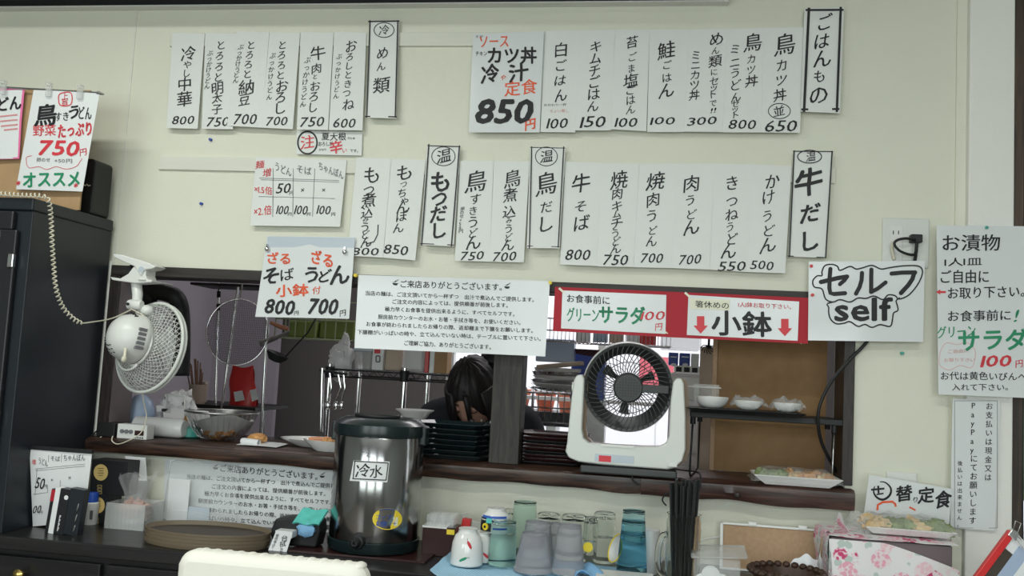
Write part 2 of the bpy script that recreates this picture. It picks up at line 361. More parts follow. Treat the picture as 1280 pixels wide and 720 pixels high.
class Ink:
    """collects flat ink shapes given in crop coordinates and lays them on a surface"""
    def __init__(s, surf, ox=0, oy=0, sc=1.0, hand=True):
        s.surf = surf; s.ox, s.oy, s.sc = ox, oy, sc; s.parts = {}; s.hand = hand
    def _put(s, col, pts, faces):
        vs, fs = s.parts.setdefault(col, ([], [])); n = len(vs)
        for x, y in pts: vs.append((s.ox+x/s.sc, s.oy+y/s.sc))
        fs += [tuple(i+n for i in f) for f in faces]
    def ch(s, c, cx, cy, size, col='k', b=0, w=1.0):
        if c in ' 　': return
        vs, fs = glyph(c, b); h = s.hand
        k = .17 if h else 0.0; ang = R(jit(4)) if h else 0; ca, sa = math.cos(ang), math.sin(ang)
        sx = size*w*(1+(jit(.05) if h else 0)); sy = size*(1+(jit(.05) if h else 0)); ph = random.uniform(0, 6)
        out = []
        for u, v in vs:
            x = u-.5; y = v-.38
            if h:
                x2 = x+.018*math.sin(6*y+ph); y2 = y+k*x+.018*math.sin(6*x+ph)
                x, y = x2*ca-y2*sa, x2*sa+y2*ca
                x += .05*y
            out.append((cx+x*sx, cy-y*sy))
        for a, c_ in SH[b]: s._put(col, [(x+a*size, y+c_*size) for x, y in out], fs)
    def v(s, t, x0, y0, x1, y1, size, col='k', b=0, w=1.0):
        n = max(1, len(t)-1)
        for i, c in enumerate(t):
            q = i/n; s.ch(c, x0+(x1-x0)*q+(jit(1.2) if s.hand else 0), y0+(y1-y0)*q, size, col, b, w)
    def h(s, t, x0, y0, x1, y1, hh, col='k', b=0, slant=0.0):
        pen = 0; pts = []; fcs = []
        asc = all(ord(c) < 256 for c in t)
        for c in t:
            if c in ' 　': pen += .5 if c == ' ' else 1; continue
            vs, fs = glyph(c, b); n = len(pts)
            mx = max(p[0] for p in vs); mn = min(p[0] for p in vs)
            if ord(c) < 256: off = pen-mn; adv = mx-mn+.09
            else: off = pen; adv = 1.0
            jy = jit(.03) if s.hand else 0
            pts += [(u+off, v+jy) for u, v in vs]; fcs += [tuple(i+n for i in f) for f in fs]; pen += adv
        X0 = min(p[0] for p in pts); X1 = max(p[0] for p in pts); Y0 = min(p[1] for p in pts); Y1 = max(p[1] for p in pts)
        if not asc and len(t) > 3: Y0 = min(Y0, -.08); Y1 = max(Y1, .84)
        sc = (x1-x0)/(X1-X0); cy = (Y0+Y1)/2; sy = hh/(Y1-Y0)
        out = []
        for u, v in pts:
            q = (u-X0)/(X1-X0); y = (v-cy)
            x = x0+(u-X0)*sc+y*sy*(slant or (.26 if s.hand and asc else 0)); out.append((x, y0+(y1-y0)*q-y*sy))
        for a, c_ in SH[b]: s._put(col, [(x+a*sy, y+c_*sy) for x, y in out], fcs)
    def l(s, pts, wd, col='k', closed=False, taper=False):
        N = len(pts); out = []; fs = []
        for i, p in enumerate(pts):
            a = pts[(i-1) % N] if (closed or i) else p; b = pts[(i+1) % N] if (closed or i < N-1) else p
            dx, dy = b[0]-a[0], b[1]-a[1]; L = math.hypot(dx, dy) or 1
            q = wd/2*(1 if not taper else (.35+.65*math.sin(math.pi*(i+.5)/N)))
            out += [(p[0]-dy/L*q, p[1]+dx/L*q), (p[0]+dy/L*q, p[1]-dx/L*q)]
        for i in range(N if closed else N-1):
            j = (i+1) % N; fs.append((2*i, 2*i+1, 2*j+1, 2*j))
        s._put(col, out, fs)
    def o(s, cx, cy, rx, ry, wd, col='k'):
        s.l([(cx+rx*math.cos(R(a)), cy+ry*math.sin(R(a))) for a in range(0, 360, 12)], wd, col, True)
    def p(s, poly, col='k'): s._put(col, poly, [tuple(range(len(poly)))])
    def e(s, cx, cy, rx, ry, col='k'): s.p([(cx+rx*math.cos(R(a)), cy+ry*math.sin(R(a))) for a in range(0, 360, 15)], col)
    def rect(s, x0, y0, x1, y1, wd, col='k'):
        s.l([(x0, y0), (x1, y0)], wd, col); s.l([(x0, y1), (x1, y1)], wd, col); s.l([(x0, y0), (x0, y1)], wd, col); s.l([(x1, y0), (x1, y1)], wd, col)
    NAMES = {'k': ('lettering', 'ink', None), 'g': ('lettering', 'ink_g', 'grey lettering'), 'r': ('lettering', 'ink_r', 'red lettering'), 'p': ('lettering', 'ink_p', 'faded pink lettering'),
             'o': ('lettering', 'ink_o', 'vermilion lettering'), 'G': ('lettering', 'ink_gr', 'green lettering'), 'b': ('lettering', 'ink_b', 'blue lettering'),
             'Y': ('printed_patch', 'yellow', 'yellow printed patch'), 'W': ('printed_patch', 'paper_b', 'white printed patch'), 'C': ('paper_label', 'cream', 'cream paper label'), 'L': ('printed_patch', 'goldlab', 'gold round label'),
             'T': ('printed_patch', 'teal', 'teal printed patch'), 'D': ('printed_patch', 'ink_b', 'dark blue printed patch'), 'P': ('tape_edge', 'pink', 'pink tape edge'), 'B': ('colour_band', 'band', 'blue grey top band')}
    def build(s, parent, eps=.0007):
        order = 'BCWDYLTPpgrboGk'
        for i, c in enumerate(sorted(s.parts, key=order.index)):
            vs, fs = s.parts[c]; nm, mt, lab = s.NAMES[c]
            e = eps*(1 if c in 'BCWDYLTP' else 1.7) + .00003*i
            if c == 'D': e = eps*1.3
            mb = MB(); mb.v = [tuple(s.surf(x, y, e)) for x, y in vs]; mb.f = fs
            mb.build(nm, mt, parent, world=True, label=lab, skip_norm=True)
def quadsurf(q, base, lift=0.0, bulge=0.0, wav=0.0):
    (ax, ay), (bx, by), (cx, cy), (dx, dy) = q
    sd = random.uniform(0, 50)
    def sf(px, py, eps=0.0):
        yt = ay+(by-ay)*((px-ax)/(bx-ax)); yb = dy+(cy-dy)*((px-dx)/(cx-dx)); v = min(1.1, max(-.1, (py-yt)/(yb-yt)))
        xl = ax+(dx-ax)*v; xr = bx+(cx-bx)*v; u = min(1.1, max(-.1, (px-xl)/(xr-xl)))
        Y = base-lift*v*v-bulge*(1-(2*u-1)**2)*v-wav*(.5+.5*noise.noise(Vector((u*1.6+sd, v*1.6, sd))))
        return at(px, py, Y-eps)
    return sf
def paper(name, label, cat, q, base, mt='paper', lift=0.0, bulge=0.0, wav=0.0, group=None, nu=6, nv=8, round_bottom=False):
    sf = quadsurf(q, base, lift, bulge, wav); a, b, c, d = [Vector(p) for p in q]
    def fn(u, v):
        p = (a*(1-u)+b*u)*(1-v)+(d*(1-u)+c*u)*v; return sf(p.x, p.y)
    o = MB().sheet(fn, nu, nv, (0, .0006, 0)).build(name, mt, smooth=True, label=label, cat=cat, group=group)
    return o, sf
# ================================================================== THE SETTING
XL, XR, ZB, ZT = -1.622, .518, .978, 1.497     # serving opening
mb = MB()
for b in ((-3.3, XL, 0, .1, 0, 2.7), (XR, .815, 0, .1, 0, 2.7), (XL, XR, 0, .1, 0, .93), (XL, XR, 0, .1, ZT, 2.7)): mb.box(*b)
struct('wall_front', mb, 'wall')
mb = MB(); mb.box(-1.7-.003, -1.7, -.0016, 0, 1.5, 2.31); struct('trim_1', MB().box(-1.655, -1.648, -.0022, 0, 1.5, 2.31), 'batten')
struct('trim_2', MB().box(.786, .812, -.006, 0, 0, 2.7), 'wall')
struct('wall_column', MB().box(.812, .926, -.03, .12, 0, 2.7), 'wall_white', bev=.004)
struct('trim_3', MB().box(.926, .952, -.02, .1, 0, 2.7), 'brownwood')
struct('trim_4', MB().box(-3.3, .171, -.035, 0, 2.313, 2.332), 'blackpl')
struct('trim_5', MB().box(-3.3, .171, -.034, 0, 2.3085, 2.3125), 'white')
struct('trim_6', MB().box(-3.3, .171, -.30, 0, 2.332, 2.7), 'greyceil')
struct('floor', MB().box(-3.4, 2.2, -4.6, 3.0, -.05, 0), 'floor')
struct('ceiling', MB().box(-3.4, 2.2, -4.6, 3.0, 2.7, 2.75), 'ceil')
struct('wall_left', MB().box(-3.4, -3.3, -4.6, 3.0, 0, 2.7), 'inner')
mb = MB().box(2.1, 2.2, -4.6, 0, 0, 2.7); mb.box(.95, 1.0, .1, 3.0, 0, 2.7); struct('wall_right', mb, 'inner')
mb = MB().box(-3.4, 2.2, -4.6, -4.5, 0, .7).box(-3.4, 2.2, -4.6, -4.5, 2.2, 2.7)
for a, b in ((-3.4, -2.8), (-1.6, -1.2), (0, .4), (1.6, 2.2)): mb.box(a, b, -4.6, -4.5, .7, 2.2)
struct('wall_back', mb, 'inner')
for i, x in enumerate((-2.2, -.6, 1.0)):
    mb = MB()
    for a, b, c, d in ((-.6, -.56, .7, 2.2), (.56, .6, .7, 2.2), (-.6, .6, .7, .74), (-.6, .6, 2.16, 2.2), (-.02, .02, .7, 2.2)): mb.box(x+a, x+b, -4.57, -4.52, c, d)
    struct('window_%d' % (i+2), mb, 'jamb')
# opening frame: lintel, jambs, post
struct('trim_7', MB().box(XL-.030, XR+.018, -.012, .115, 1.468, 1.4985), 'beam', bev=.002)
mb = MB().box(XL-.03, XL, -.012, .115, .98, 1.468); struct('trim_8', mb, 'jamb')
struct('trim_9', MB().box(XR-.010, XR+.018, -.012, .115, .985, 1.468), 'jamb', bev=.002)
struct('trim_10', MB().box(-1.700, XL-.0305, -.012, -.0005, .985, 1.51), 'wall_white')
struct('trim_11', MB().box(-.449, -.364, .0, .09, ZB, 1.468), 'post', bev=.002)
struct('trim_12', MB().box(XL-.002, XL+.001, .0, .114, .98, 1.468), mat('brown_side_panel', (.17, .135, .135), .45, var=.15, vs=5))
# kitchen shell
mb = MB().box(-3.3, -1.15, 2.5, 2.6, 0, 2.7).box(-1.15, .95, 2.5, 2.6, 1.85, 2.7).box(-1.15, .95, 2.5, 2.6, 0, .62).box(.42, .95, 2.5, 2.6, .62, 1.85)
struct('wall_kitchen', mb, 'kwall')
mb = MB()
for a, b, c, d in ((-1.15, -1.11, .62, 1.85), (.38, .42, .62, 1.85), (-.30, -.26, .62, 1.85), (-1.15, .42, .62, .66), (-1.15, .42, 1.81, 1.85), (-1.15, .42, 1.08, 1.1)): mb.box(a, b, 2.5, 2.56, c, d)
struct('window_1', mb, 'white')
MB().box(-1.12, .4, 2.52, 2.524, .64, 1.83).build('window_pane', 'pane', bpy.data.objects['window_1'], world=True)
struct('wall_partition', MB().box(-2.42, -2.36, 1.0, 2.5, 0, 2.7), 'kwall2')
struct('wall_partition_2', MB().box(-2.36, -1.99, 2.1, 2.14, 0, 2.7), 'kwall2')
# ledge : thick live-edge plank in two tones
def ledge(name, xa, xb, mt, label, thl, thr, sd):
    N = 46; v = []; f = []
    for i in range(N+1):
        x = xa+(xb-xa)*i/N; th = thl+(thr-thl)*i/N; w1 = .007*noise.noise(Vector((x*5, sd, 0))); w2 = .006*noise.noise(Vector((x*7, sd+9, 0)))
        prof = [(.26, ZB-.001), (-.045+w1, ZB-.001), (-.058+w1, ZB-.008), (-.060+w1, ZB-th*.55), (-.052+w2, ZB-th+w2), (.0, ZB-th-.001), (.26, ZB-th)]
        v += [(x, a, b) for a, b in prof]
    P = 7
    for i in range(N):
        for k in range(P): f.append((i*P+k, i*P+(k+1) % P, (i+1)*P+(k+1) % P, (i+1)*P+k))
    f += [tuple(range(P)), tuple(N*P+k for k in range(P))]
    return MB().add(v, f).build(name, mt, smooth=True, label=label, cat='ledge')
ledge('serving_ledge', -1.685, -.02, 'ledge', 'long dark brown live edge serving ledge under the left of the opening', .040, .047, 3)
ledge('serving_ledge', -.0195, .534, 'ledge_r', 'reddish brown knotty serving ledge plank at the right end of the opening', .050, .054, 8)
MB().ball((.235, -.062, .945), .008, .003, .008).build('wood_knot', 'jamb', bpy.data.objects['serving_ledge.001'], world=True, smooth=True)
MB().box(.19, XR-.010, .235, .245, ZB, 1.47).build('back_board', 'cork', label='brown fibreboard panel behind the shelf in the right bay of the opening', cat='panel')
MB().box(.178, .19, .225, .25, ZB, 1.47).build('board_edge_strip', 'cork2', label='narrow light wooden strip along left side of the brown panel', cat='strip')

# battens the menus are pinned to
for x0, x1, y, lab in ((at(214, 50).x, at(1006, 50).x, at(545, 50).z, 'upper cream painted wooden batten behind the top row of menu strips'),
                       (at(200, 204).x, at(1044, 204).x, at(200, 204).z, 'lower cream painted wooden batten behind the second row of menu strips')):
    MB().box(x0, x1, -.009, -.0002, y-.021, y+.021).build('wall_batten', 'batten', bev=.0015, label=lab, cat='batten')

# sliding door opening at the far right and what lies outside
MB().box(.952, .960, -.01, .06, 0, 2.7).build('door_1', 'blackpl', kind='structure')
MB().box(.960, 2.0, .02, .026, .3, 2.6).build('door_pane', 'pane', bpy.data.objects['door_1'], world=True)
MB().box(1.02, 9, 3.2, 3.3, 1.78, 2.6).build('awning', 'purple', label='grey purple cloth awning outside beyond the brown door frame', cat='awning')
MB(Matrix.Translation((1.42, .7, 1.95)) @ Matrix.Rotation(R(42), 4, 'Y')).box(-.4, .4, -.02, .02, -.02, .02).build('diagonal_brace', 'ivory', label='pale diagonal brace outside beyond the brown door frame', cat='brace')
MB().box(1.02, 6, 1.1, 1.2, 1.735, 1.79).build('outdoor_rail', 'blackpl', label='dark horizontal rail outside the door at right edge', cat='rail')
MB().box(-14, 14, 3.2, 30, -.1, -.05).build('outdoor_ground', 'asphalt', kind='structure')
mb = MB()
for i in range(9): mb.ball((2.2+i*.5, 7+jit(.5), 1.0+jit(.4)), .6, .5, .7, 12, 8, .5, 9, i)
mb.build('outdoor_shrub', 'out_green', smooth=True, label='green shrubs outside beyond the glass door at right edge', cat='shrub', kind='stuff')
mb = MB()
for i in range(14): mb.ball((-7+i*1.1, -8+jit(.6), .7+jit(.4)), .9, .6, 1.0, 12, 8, .5, 9, i)
mb.build('garden_shrub', 'out_green', smooth=True, label='green shrubs outside the rear windows behind the viewer', cat='shrub', kind='stuff')
MB().box(-14, 14, -20, -4.7, -.1, -.05).build('rear_ground', 'asphalt', kind='structure')
# ceiling lamps
for x, y in ((-1.55, -1.35), (.35, -2.3)):
    t = thing('ceiling_lamp', 'long white fluorescent ceiling lamp over the dining room, %s' % ('nearer the serving wall' if x < 0 else 'farther from the serving wall'), 'lamp', (x, y, 2.7), group='ceiling lamps')
    MB().box(-.65, .65, -.1, .1, -.05, 0).build('housing', 'white', t, bev=.004)
    for dy in (-.05, .05): MB(Matrix.Translation((-.6, dy, -.07)) @ Matrix.Rotation(R(90), 4, 'Y')).lathe([(.014, 0), (.014, 1.2)], 10).build('tube', 'whitegl', t, smooth=True)

# counter
t = thing('counter_cabinet', 'black stained wooden counter cabinet running below the serving ledge', 'counter', (-.3, 0, 0))
MB().box(-1.8, 1.12, -.41, -.004, .716, .75).build('worktop', 'blackwood', t, bev=.004)
MB().box(-1.79, 1.11, -.385, -.006, 0, .716).build('body', 'blackwood', t)
for x0, x1 in ((-1.78, -1.36), (-1.345, -.86), (-.85, -.36), (-.35, .14), (.15, .64)):
    d = MB().box(x0+.3, x1+.3, -.4, -.385, .46, .700).build('drawer', 'blackwood', t, bev=.004)
    MB(Matrix.Translation(((x0+x1)/2+.3 + (.1 if x0 == -1.345 else 0), -.4, .66)) @ Matrix.Rotation(R(90), 4, 'X')).lathe([(.004, 0), (.005, .012), (.013, .016), (.014, .024), (.006, .03)], 16).build('knob', 'brass', d, smooth=True, label='brass knob')

# tall black cabinet at the left
t = thing('tall_cabinet', 'tall black glass-fronted cabinet standing on the counter at left edge', 'cabinet', (-2.0, -.2, .75))
W = dict(world=True)
MB().box(-2.4, -1.655, -.385, -.02, .75, 1.60).build('body', 'cabside', t, world=True, bev=.002)
MB().box(-2.41, -1.652, -.392, -.02, 1.60, 1.634).build('top_board', 'cabside', t, world=True, bev=.004)
# door: frame, glass, hinge
mb = MB().box(-2.39, -1.70, -.402, -.386, 1.545, 1.595).box(-1.735, -1.685, -.402, -.386, .76, 1.545).box(-2.39, -1.735, -.402, -.386, .76, .82)
door = mb.build('door', 'black', t, world=True, bev=.004)
MB().box(-2.39, -1.735, -.393, -.389, .82, 1.545).build('glass', 'smokeg' if 'smokeg' in K else 'acryl', door, world=True)
for z in (at(31, 327, -.39).z, at(5, 522, -.39).z): MB().box(-1.700, -1.684, -.408, -.395, z-.018, z+.018).build('hinge', 'chrome', door, world=True, bev=.002, label='chrome hinge')
MB().box(-2.2, -1.75, -.36, -.2, 1.30, 1.31).build('shelf', 'ltblue', t, world=True)
a = at(126, 238, -.06)
# black speaker box on the cabinet
t = thing('speaker_box', 'black box with rounded corners standing on the tall cabinet behind the 750 sign', 'speaker', (-1.72, -.1, 1.634))
MB().prism(rrect(-.14, .062, 0, .168, .014), -.03, .06).build('body', 'blackpl', t, bev=.003)
ink = Ink(lambda x, y, e: at(x, y, -.13-e), 0, 80, 3.275, False)
ink.l([(342, 494), (350, 498), (356, 492), (362, 499), (370, 496)], 4, 'C'); ink.build(t)
# cardboard sheets behind the left signs
MB().box(at(-40, 180, -.20).x, at(99, 250, -.20).x, -.196, -.19, 1.636, 1.99).build('cardboard_sheet', 'card', label='brown cardboard sheet behind the 750 sign above the cabinet', cat='cardboard')
mb = MB(); a = at(-30, 107, -.215); b = at(122, 116, -.215); mb.tube([a, b], .0028, 8); mb.tube([b, at(130, 118, -.215)], [.006, .002], 8)
t = mb.build('hanging_rod', 'wire', label='thin grey metal rod with clips carrying the left signs', cat='rod', smooth=True)
for px, py in ((5, 110), (62, 113), (101, 116)):
    c = at(px, py, -.22); m4 = Matrix.Translation(c)
    MB(m4).box(-.009, .009, -.008, .002, -.02, .01).box(-.006, .006, -.012, .006, .01, .022).build('clip', 'acryl2', t, world=True, bev=.002, label='clear plastic clip')
a = at(-40, 185, -.202); MB().tube([at(60, 178, -.2), at(49, 248, -.2)], .0018, 6).build('support_wire', 'chrome', label='thin silver upright wire left of the 750 sign', cat='wire')

# coil cord from the cabinet to the clip fan
base = [(-30, 240, -.40), (0, 242, -.40), (30, 244, -.40), (52, 245, -.40), (61, 252, -.385), (64, 275, -.36), (65, 300, -.35), (67, 330, -.33), (70, 360, -.32), (78, 383, -.29), (90, 397, -.26), (101, 404, -.23)]
pts = []
P0 = [at(x, y, Y) for x, y, Y in base]
for p in P0: p.x = max(p.x, -9)
def spl(P, n):
    out = []
    for i in range(len(P)-1):
        a = P[max(i-1, 0)]; b = P[i]; c = P[i+1]; d = P[min(i+2, len(P)-1)]
        for k in range(n):
            t_ = k/n; out.append(.5*((2*b)+(c-a)*t_+(2*a-5*b+4*c-d)*t_*t_+(3*b-a-3*c+d)*t_**3))
    out.append(P[-1]); return out
C0 = spl(P0, 30); L = 0; up = None
for i in range(len(C0)-1):
    tt = (C0[i+1]-C0[i]); step = tt.length; tt.normalize()
    up = tt.orthogonal().normalized() if up is None else (up-tt*up.dot(tt)).normalized(); bb = tt.cross(up)
    ns = max(1, round(step/.0016))
    for k in range(ns):
        ph = (L+step*k/ns)/.0125*2*math.pi; pts.append(C0[i].lerp(C0[i+1], k/ns)+(up*math.cos(ph)+bb*math.sin(ph))*.0052)
    L += step
tail = spl([C0[-1], at(112, 403, -.2), at(140, 398, -.12), at(166, 386, -.09)], 8)
MB().tube(pts+tail, .0022, 5).build('coiled_cord', 'ivory', smooth='all', label='ivory coiled cord hanging over the black cabinet to the clip fan', cat='cord')
# ================================================================== PAPER SIGNS
C2 = (200, 20, 4.0); C3 = (570, 0, 4.0); C4 = (810, 0, 4.0); C5 = (190, 160, 3.765); C6 = (520, 170, 4.234); C7 = (780, 170, 4.0); C8 = (300, 280, 5.145)
CN = (430, 330, 4.7407); CRD = (680, 340, 3.657); CS = (990, 260, 4.0); CQ = (1150, 260, 3.0); CP = (1060, 480, 3.0); CD = (1060, 560, 4.5); CL = (0, 80, 3.275); CM = (200, 560, 4.5); CK = (0, 540, 4.0)
allt = "冷やし中華とろうと明太子おきつね牛肉納豆ぶっかけうどんめん類注夏大根のためがかなり辛いですソースミヤチキンカツ丼汁定食円白ごはムチ苔ま塩鮭ニセットに!鳥並もの麺増そばちゃぽ倍煮込みつ温だすき卵せ焼肉はご来店ありとざます。当、文頂てらっ一杯ずつ出んでご提供内容よ順番前後極力早く事を来るべル厨房前カウンターお水・箸手拭等使いくさ終わられたし帰の際返却棚下膳願や時立な置理解協お食前にグリーサラダ休め1人鉢お取下小セフ漬物皿自由代黄色びへ入支払現金又日替野菜たぷスメ旨台カップ個2度×+"
load_glyphs([(c, BO[0]) for c in sorted(set(allt+'0123456789.PaySelf'))]+[(c, BO[1]) for c in sorted(set('0123456789冷温ソースカツ丼汁定食鳥牛だしざるそばうどん小鉢円もつ'))])
def menu(name, lab, q, crop, fn, base=-.0105, lift=.010, mt='paper', cat='menu strip', group=None, hand=True, bulge=.002, wav=.003, eps=.0007):
    o, sf = paper(name, lab, cat, q, base, mt, lift, bulge, wav, group); i = Ink(sf, *crop, hand=hand); fn(i); i.build(o, eps); return o
UL = 'menu strips in the upper left row'; UR = 'menu strips in the upper right row'; LR = 'menu strips in the lower row'; HD = 'black framed heading strips'
def small(i, x0, y0, x1, y1, s=30): i.v('ぶっかけうどん', x0, y0, x1, y1, s)
def f(i): i.ch('冷', 142, 187, 78); i.v('やし', 138, 243, 133, 285, 44); i.ch('中', 123, 340, 74); i.ch('華', 122, 415, 78); i.h('800', 62, 522, 170, 520, 44)
menu('menu_strip', 'white menu strip for cold ramen 800, leftmost of the upper left row', ((216, 41), (256, 42), (247, 161), (208, 160)), C2, f, group=UL)
def f(i): i.v('とろろと', 303, 145, 292, 305, 52); i.ch('明', 287, 360, 68); i.ch('太', 285, 410, 52); i.ch('子', 285, 465, 56); i.h('750', 235, 530, 345, 528, 48); small(i, 250, 185, 235, 352)
menu('menu_strip', 'white menu strip for yam and cod roe udon 750, second in its row', ((257, 41), (298, 42), (291, 161.5), (252, 161)), C2, f, group=UL)
def f(i): i.v('とろろと', 455, 145, 435, 290, 50); i.ch('納', 433, 355, 80); i.ch('豆', 422, 418, 64); i.h('700', 370, 516, 483, 515, 52); small(i, 403, 155, 378, 322)
menu('menu_strip', 'white menu strip for yam and natto udon 700, third in upper left row', ((296, 39), (336.5, 40.5), (327, 159.5), (282, 157)), C2, f, base=-.0125, group=UL)
def f(i): i.v('とろろと', 612, 145, 603, 295, 48); i.v('おろし', 608, 350, 598, 462, 66); i.h('700', 532, 527, 637, 524, 46); small(i, 562, 198, 545, 405, 32)
menu('menu_strip', 'white menu strip for yam and radish udon 700, fourth in upper left row', ((336, 40.5), (375, 41), (366, 161.5), (327, 159.5)), C2, f, base=-.0115, group=UL)
def f(i): i.ch('牛', 790, 185, 78); i.ch('肉', 782, 262, 56); i.ch('と', 775, 303, 30); i.v('おろし', 775, 350, 762, 455, 56); i.h('750', 702, 530, 820, 528, 50); small(i, 738, 220, 715, 440, 34)
menu('menu_strip', 'white menu strip for beef and radish udon 750 in the upper left row', ((376, 40), (417, 41), (410, 162.5), (371, 162)), C2, f, group=UL)
def f(i): i.ch('お', 955, 150, 66); i.v('ろしときつ', 948, 203, 935, 385, 46); i.ch('ね', 942, 442, 62); i.h('600', 868, 535, 977, 535, 48); small(i, 895, 202, 880, 400)
menu('menu_strip', 'white menu strip for radish and fried tofu udon 600, rightmost of the upper left row', ((418, 40), (458, 41), (453, 163), (411, 162.5)), C2, f, base=-.0112, group=UL)
def fr(i, xl0, xl1, xr0, xr1, yt, yb, wd):
    wd *= 1.3; i.l([(xl0, yt-6), (xl1, yb+6)], wd); i.l([(xr0, yt-6), (xr1, yb+6)], wd); i.l([(xl0-10, yt+1), (xr0+8, yt-2)], wd); i.l([(xl1-8, yb), (xr1+8, yb+2)], wd)
def f(i): i.o(1120, 70, 50, 37, 4); i.ch('冷', 1120, 70, 54); i.ch('め', 1113, 185, 68); i.ch('ん', 1105, 252, 50); i.ch('類', 1107, 345, 86); fr(i, 1050, 1033, 1189, 1176, 27, 502, 5)
menu('heading_strip', 'black framed heading strip for cold noodles right of the upper left row', ((462, 26), (499, 25), (495, 148), (457, 147)), C2, f, base=-.015, group=HD, cat='menu heading')
def f(i):
    i.o(737, 633, 48, 56, 8); i.ch('注', 737, 630, 72, 'r', 1); i.h('夏大根', 808, 603, 930, 603, 40, 'k', 1); i.h('のため', 938, 610, 975, 612, 12); i.h('おろしが', 792, 640, 864, 638, 24); i.h('かなり', 795, 668, 830, 668, 12)
    i.ch('辛', 880, 655, 66, 'r', 2); i.ch('い', 922, 672, 26, 'r'); i.h('です。', 950, 672, 990, 675, 15)
menu('notice_slip', 'small white slip with a circled red character under the upper left menus', ((371, 163.5), (453, 165), (452, 194.5), (370, 192.5)), C2, f, base=-.006, lift=.002, cat='notice')
# upper right row
def f(i):
    i.h('ミヤ', 98, 183, 137, 183, 13); i.h('ソース', 118, 210, 262, 206, 54, 'o', 1); i.h('チキン', 98, 268, 155, 268, 22); i.h('カツ丼', 160, 278, 402, 276, 82, 'k', 2)
    i.ch('冷', 170, 368, 96, 'k', 2); i.ch('や', 236, 388, 30, 'o', 1); i.ch('汁', 312, 362, 98, 'k', 2); i.h('定食', 243, 445, 405, 430, 76, 'o', 1); i.h('850', 105, 556, 380, 556, 118, 'k', 2); i.h('850', 108, 558, 383, 558, 116, 'k', 2); i.ch('円', 371, 620, 60, 'o', 2)
menu('price_poster', 'white laminated poster 850 with large orange and black brush writing', ((591.5, 42.5), (680, 39), (674.5, 165.5), (586, 165.5)), C3, f, base=-.018, lift=.005, mt='lam', cat='poster')
def f(i): i.ch('白', 525, 248, 78); i.ch('ご', 522, 328, 64); i.ch('は', 520, 402, 62); i.ch('ん', 523, 475, 74); i.h('おかわり一杯', 440, 525, 552, 523, 14, 'g'); i.h('ちょい増し', 470, 555, 562, 553, 17, 'p'); i.h('100', 457, 618, 558, 616, 52)
menu('menu_strip', 'white menu strip for plain rice 100 beside the orange and black poster', ((680, 39), (725, 38), (719, 165.5), (675.5, 165)), C3, f, group=UR)
def f(i): i.v('キムチごはん', 700, 232, 685, 530, 66); i.h('150', 625, 612, 748, 606, 58)
menu('menu_strip', 'white menu strip for kimchi rice 150 in the upper right row', ((725, 38), (769, 37), (763.5, 163), (718, 163)), C3, f, base=-.012, group=UR)
def f(i): i.ch('苔', 880, 210, 66); i.v('ごま', 880, 285, 877, 342, 46); i.ch('塩', 874, 402, 76); i.v('ごはん', 870, 452, 873, 548, 52); i.h('100', 797, 614, 907, 610, 48)
menu('menu_strip', 'white menu strip for sesame salt rice 100, third from poster in the upper right row', ((769, 37), (812, 37), (808, 164), (763, 161.5)), C3, f, base=-.011, group=UR)
def f(i): i.ch('鮭', 92, 250, 94); i.v('ごは', 95, 325, 93, 388, 52); i.ch('ん', 92, 452, 88); i.h('100', 14, 606, 135, 602, 40)
menu('menu_strip', 'white menu strip for salmon rice 100 in the upper right row', ((812, 37), (861, 37), (855, 165), (809, 165)), C4, f, base=-.0105, group=UR)
def f(i):
    i.ch('め', 342, 195, 76); i.ch('ん', 338, 252, 44); i.ch('類', 336, 305, 68); i.ch('に', 330, 360, 38); i.v('セット', 333, 405, 322, 470, 48); i.ch('で', 325, 515, 40); i.h('!!', 314, 553, 340, 551, 26)
    i.v('ミニカツ丼', 240, 275, 232, 475, 54); i.h('300', 200, 608, 343, 602, 42, 'k', 1)
menu('menu_strip', 'white menu strip for mini cutlet bowl 300 with two columns in the upper right row', ((861, 37), (908.5, 36), (903, 165), (855, 164.5)), C4, f, base=-.012, group=UR)
def f(i):
    i.ch('鳥', 525, 212, 92); i.v('カツ', 518, 295, 515, 348, 50); i.ch('丼', 518, 405, 66); i.v('ミニ', 435, 245, 436, 312, 56); i.v('うどん', 436, 365, 438, 485, 58); i.v('セット', 436, 518, 434, 575, 44); i.h('800', 405, 622, 540, 622, 48)
menu('menu_strip', 'white menu strip for cutlet bowl with mini udon 800 in the upper right row', ((908.5, 36), (955, 35), (951, 165.5), (903, 165.5)), C4, f, base=-.0108, group=UR)
def f(i): i.ch('鳥', 685, 222, 110); i.v('カツ丼', 670, 325, 660, 475, 68); i.o(657, 555, 55, 38, 4); i.ch('並', 655, 555, 60); i.h('650', 587, 632, 745, 628, 58)
menu('menu_strip', 'white menu strip for chicken cutlet bowl 650, rightmost of upper right row', ((955, 35), (1004.5, 34), (1000, 166), (951, 165.5)), C4, f, base=-.0118, group=UR)
def f(i):
    for c, x, y, s in (('ご', 882, 112, 84), ('は', 868, 205, 84), ('ん', 870, 292, 100), ('も', 858, 380, 68), ('の', 852, 475, 104)): i.ch(c, x, y, s, 'k', 1)
    i.l([(805, 38), (780, 560)], 13); i.l([(964, 34), (944, 560)], 12); i.l([(788, 50), (978, 49)], 10); i.l([(766, 547), (957, 545)], 10)
menu('heading_strip', 'thick black framed heading strip for rice dishes at top right', ((1005.5, 10), (1055, 9), (1050, 141.5), (1001, 139.5)), C4, f, base=-.016, group=HD, cat='menu heading', mt='paper')
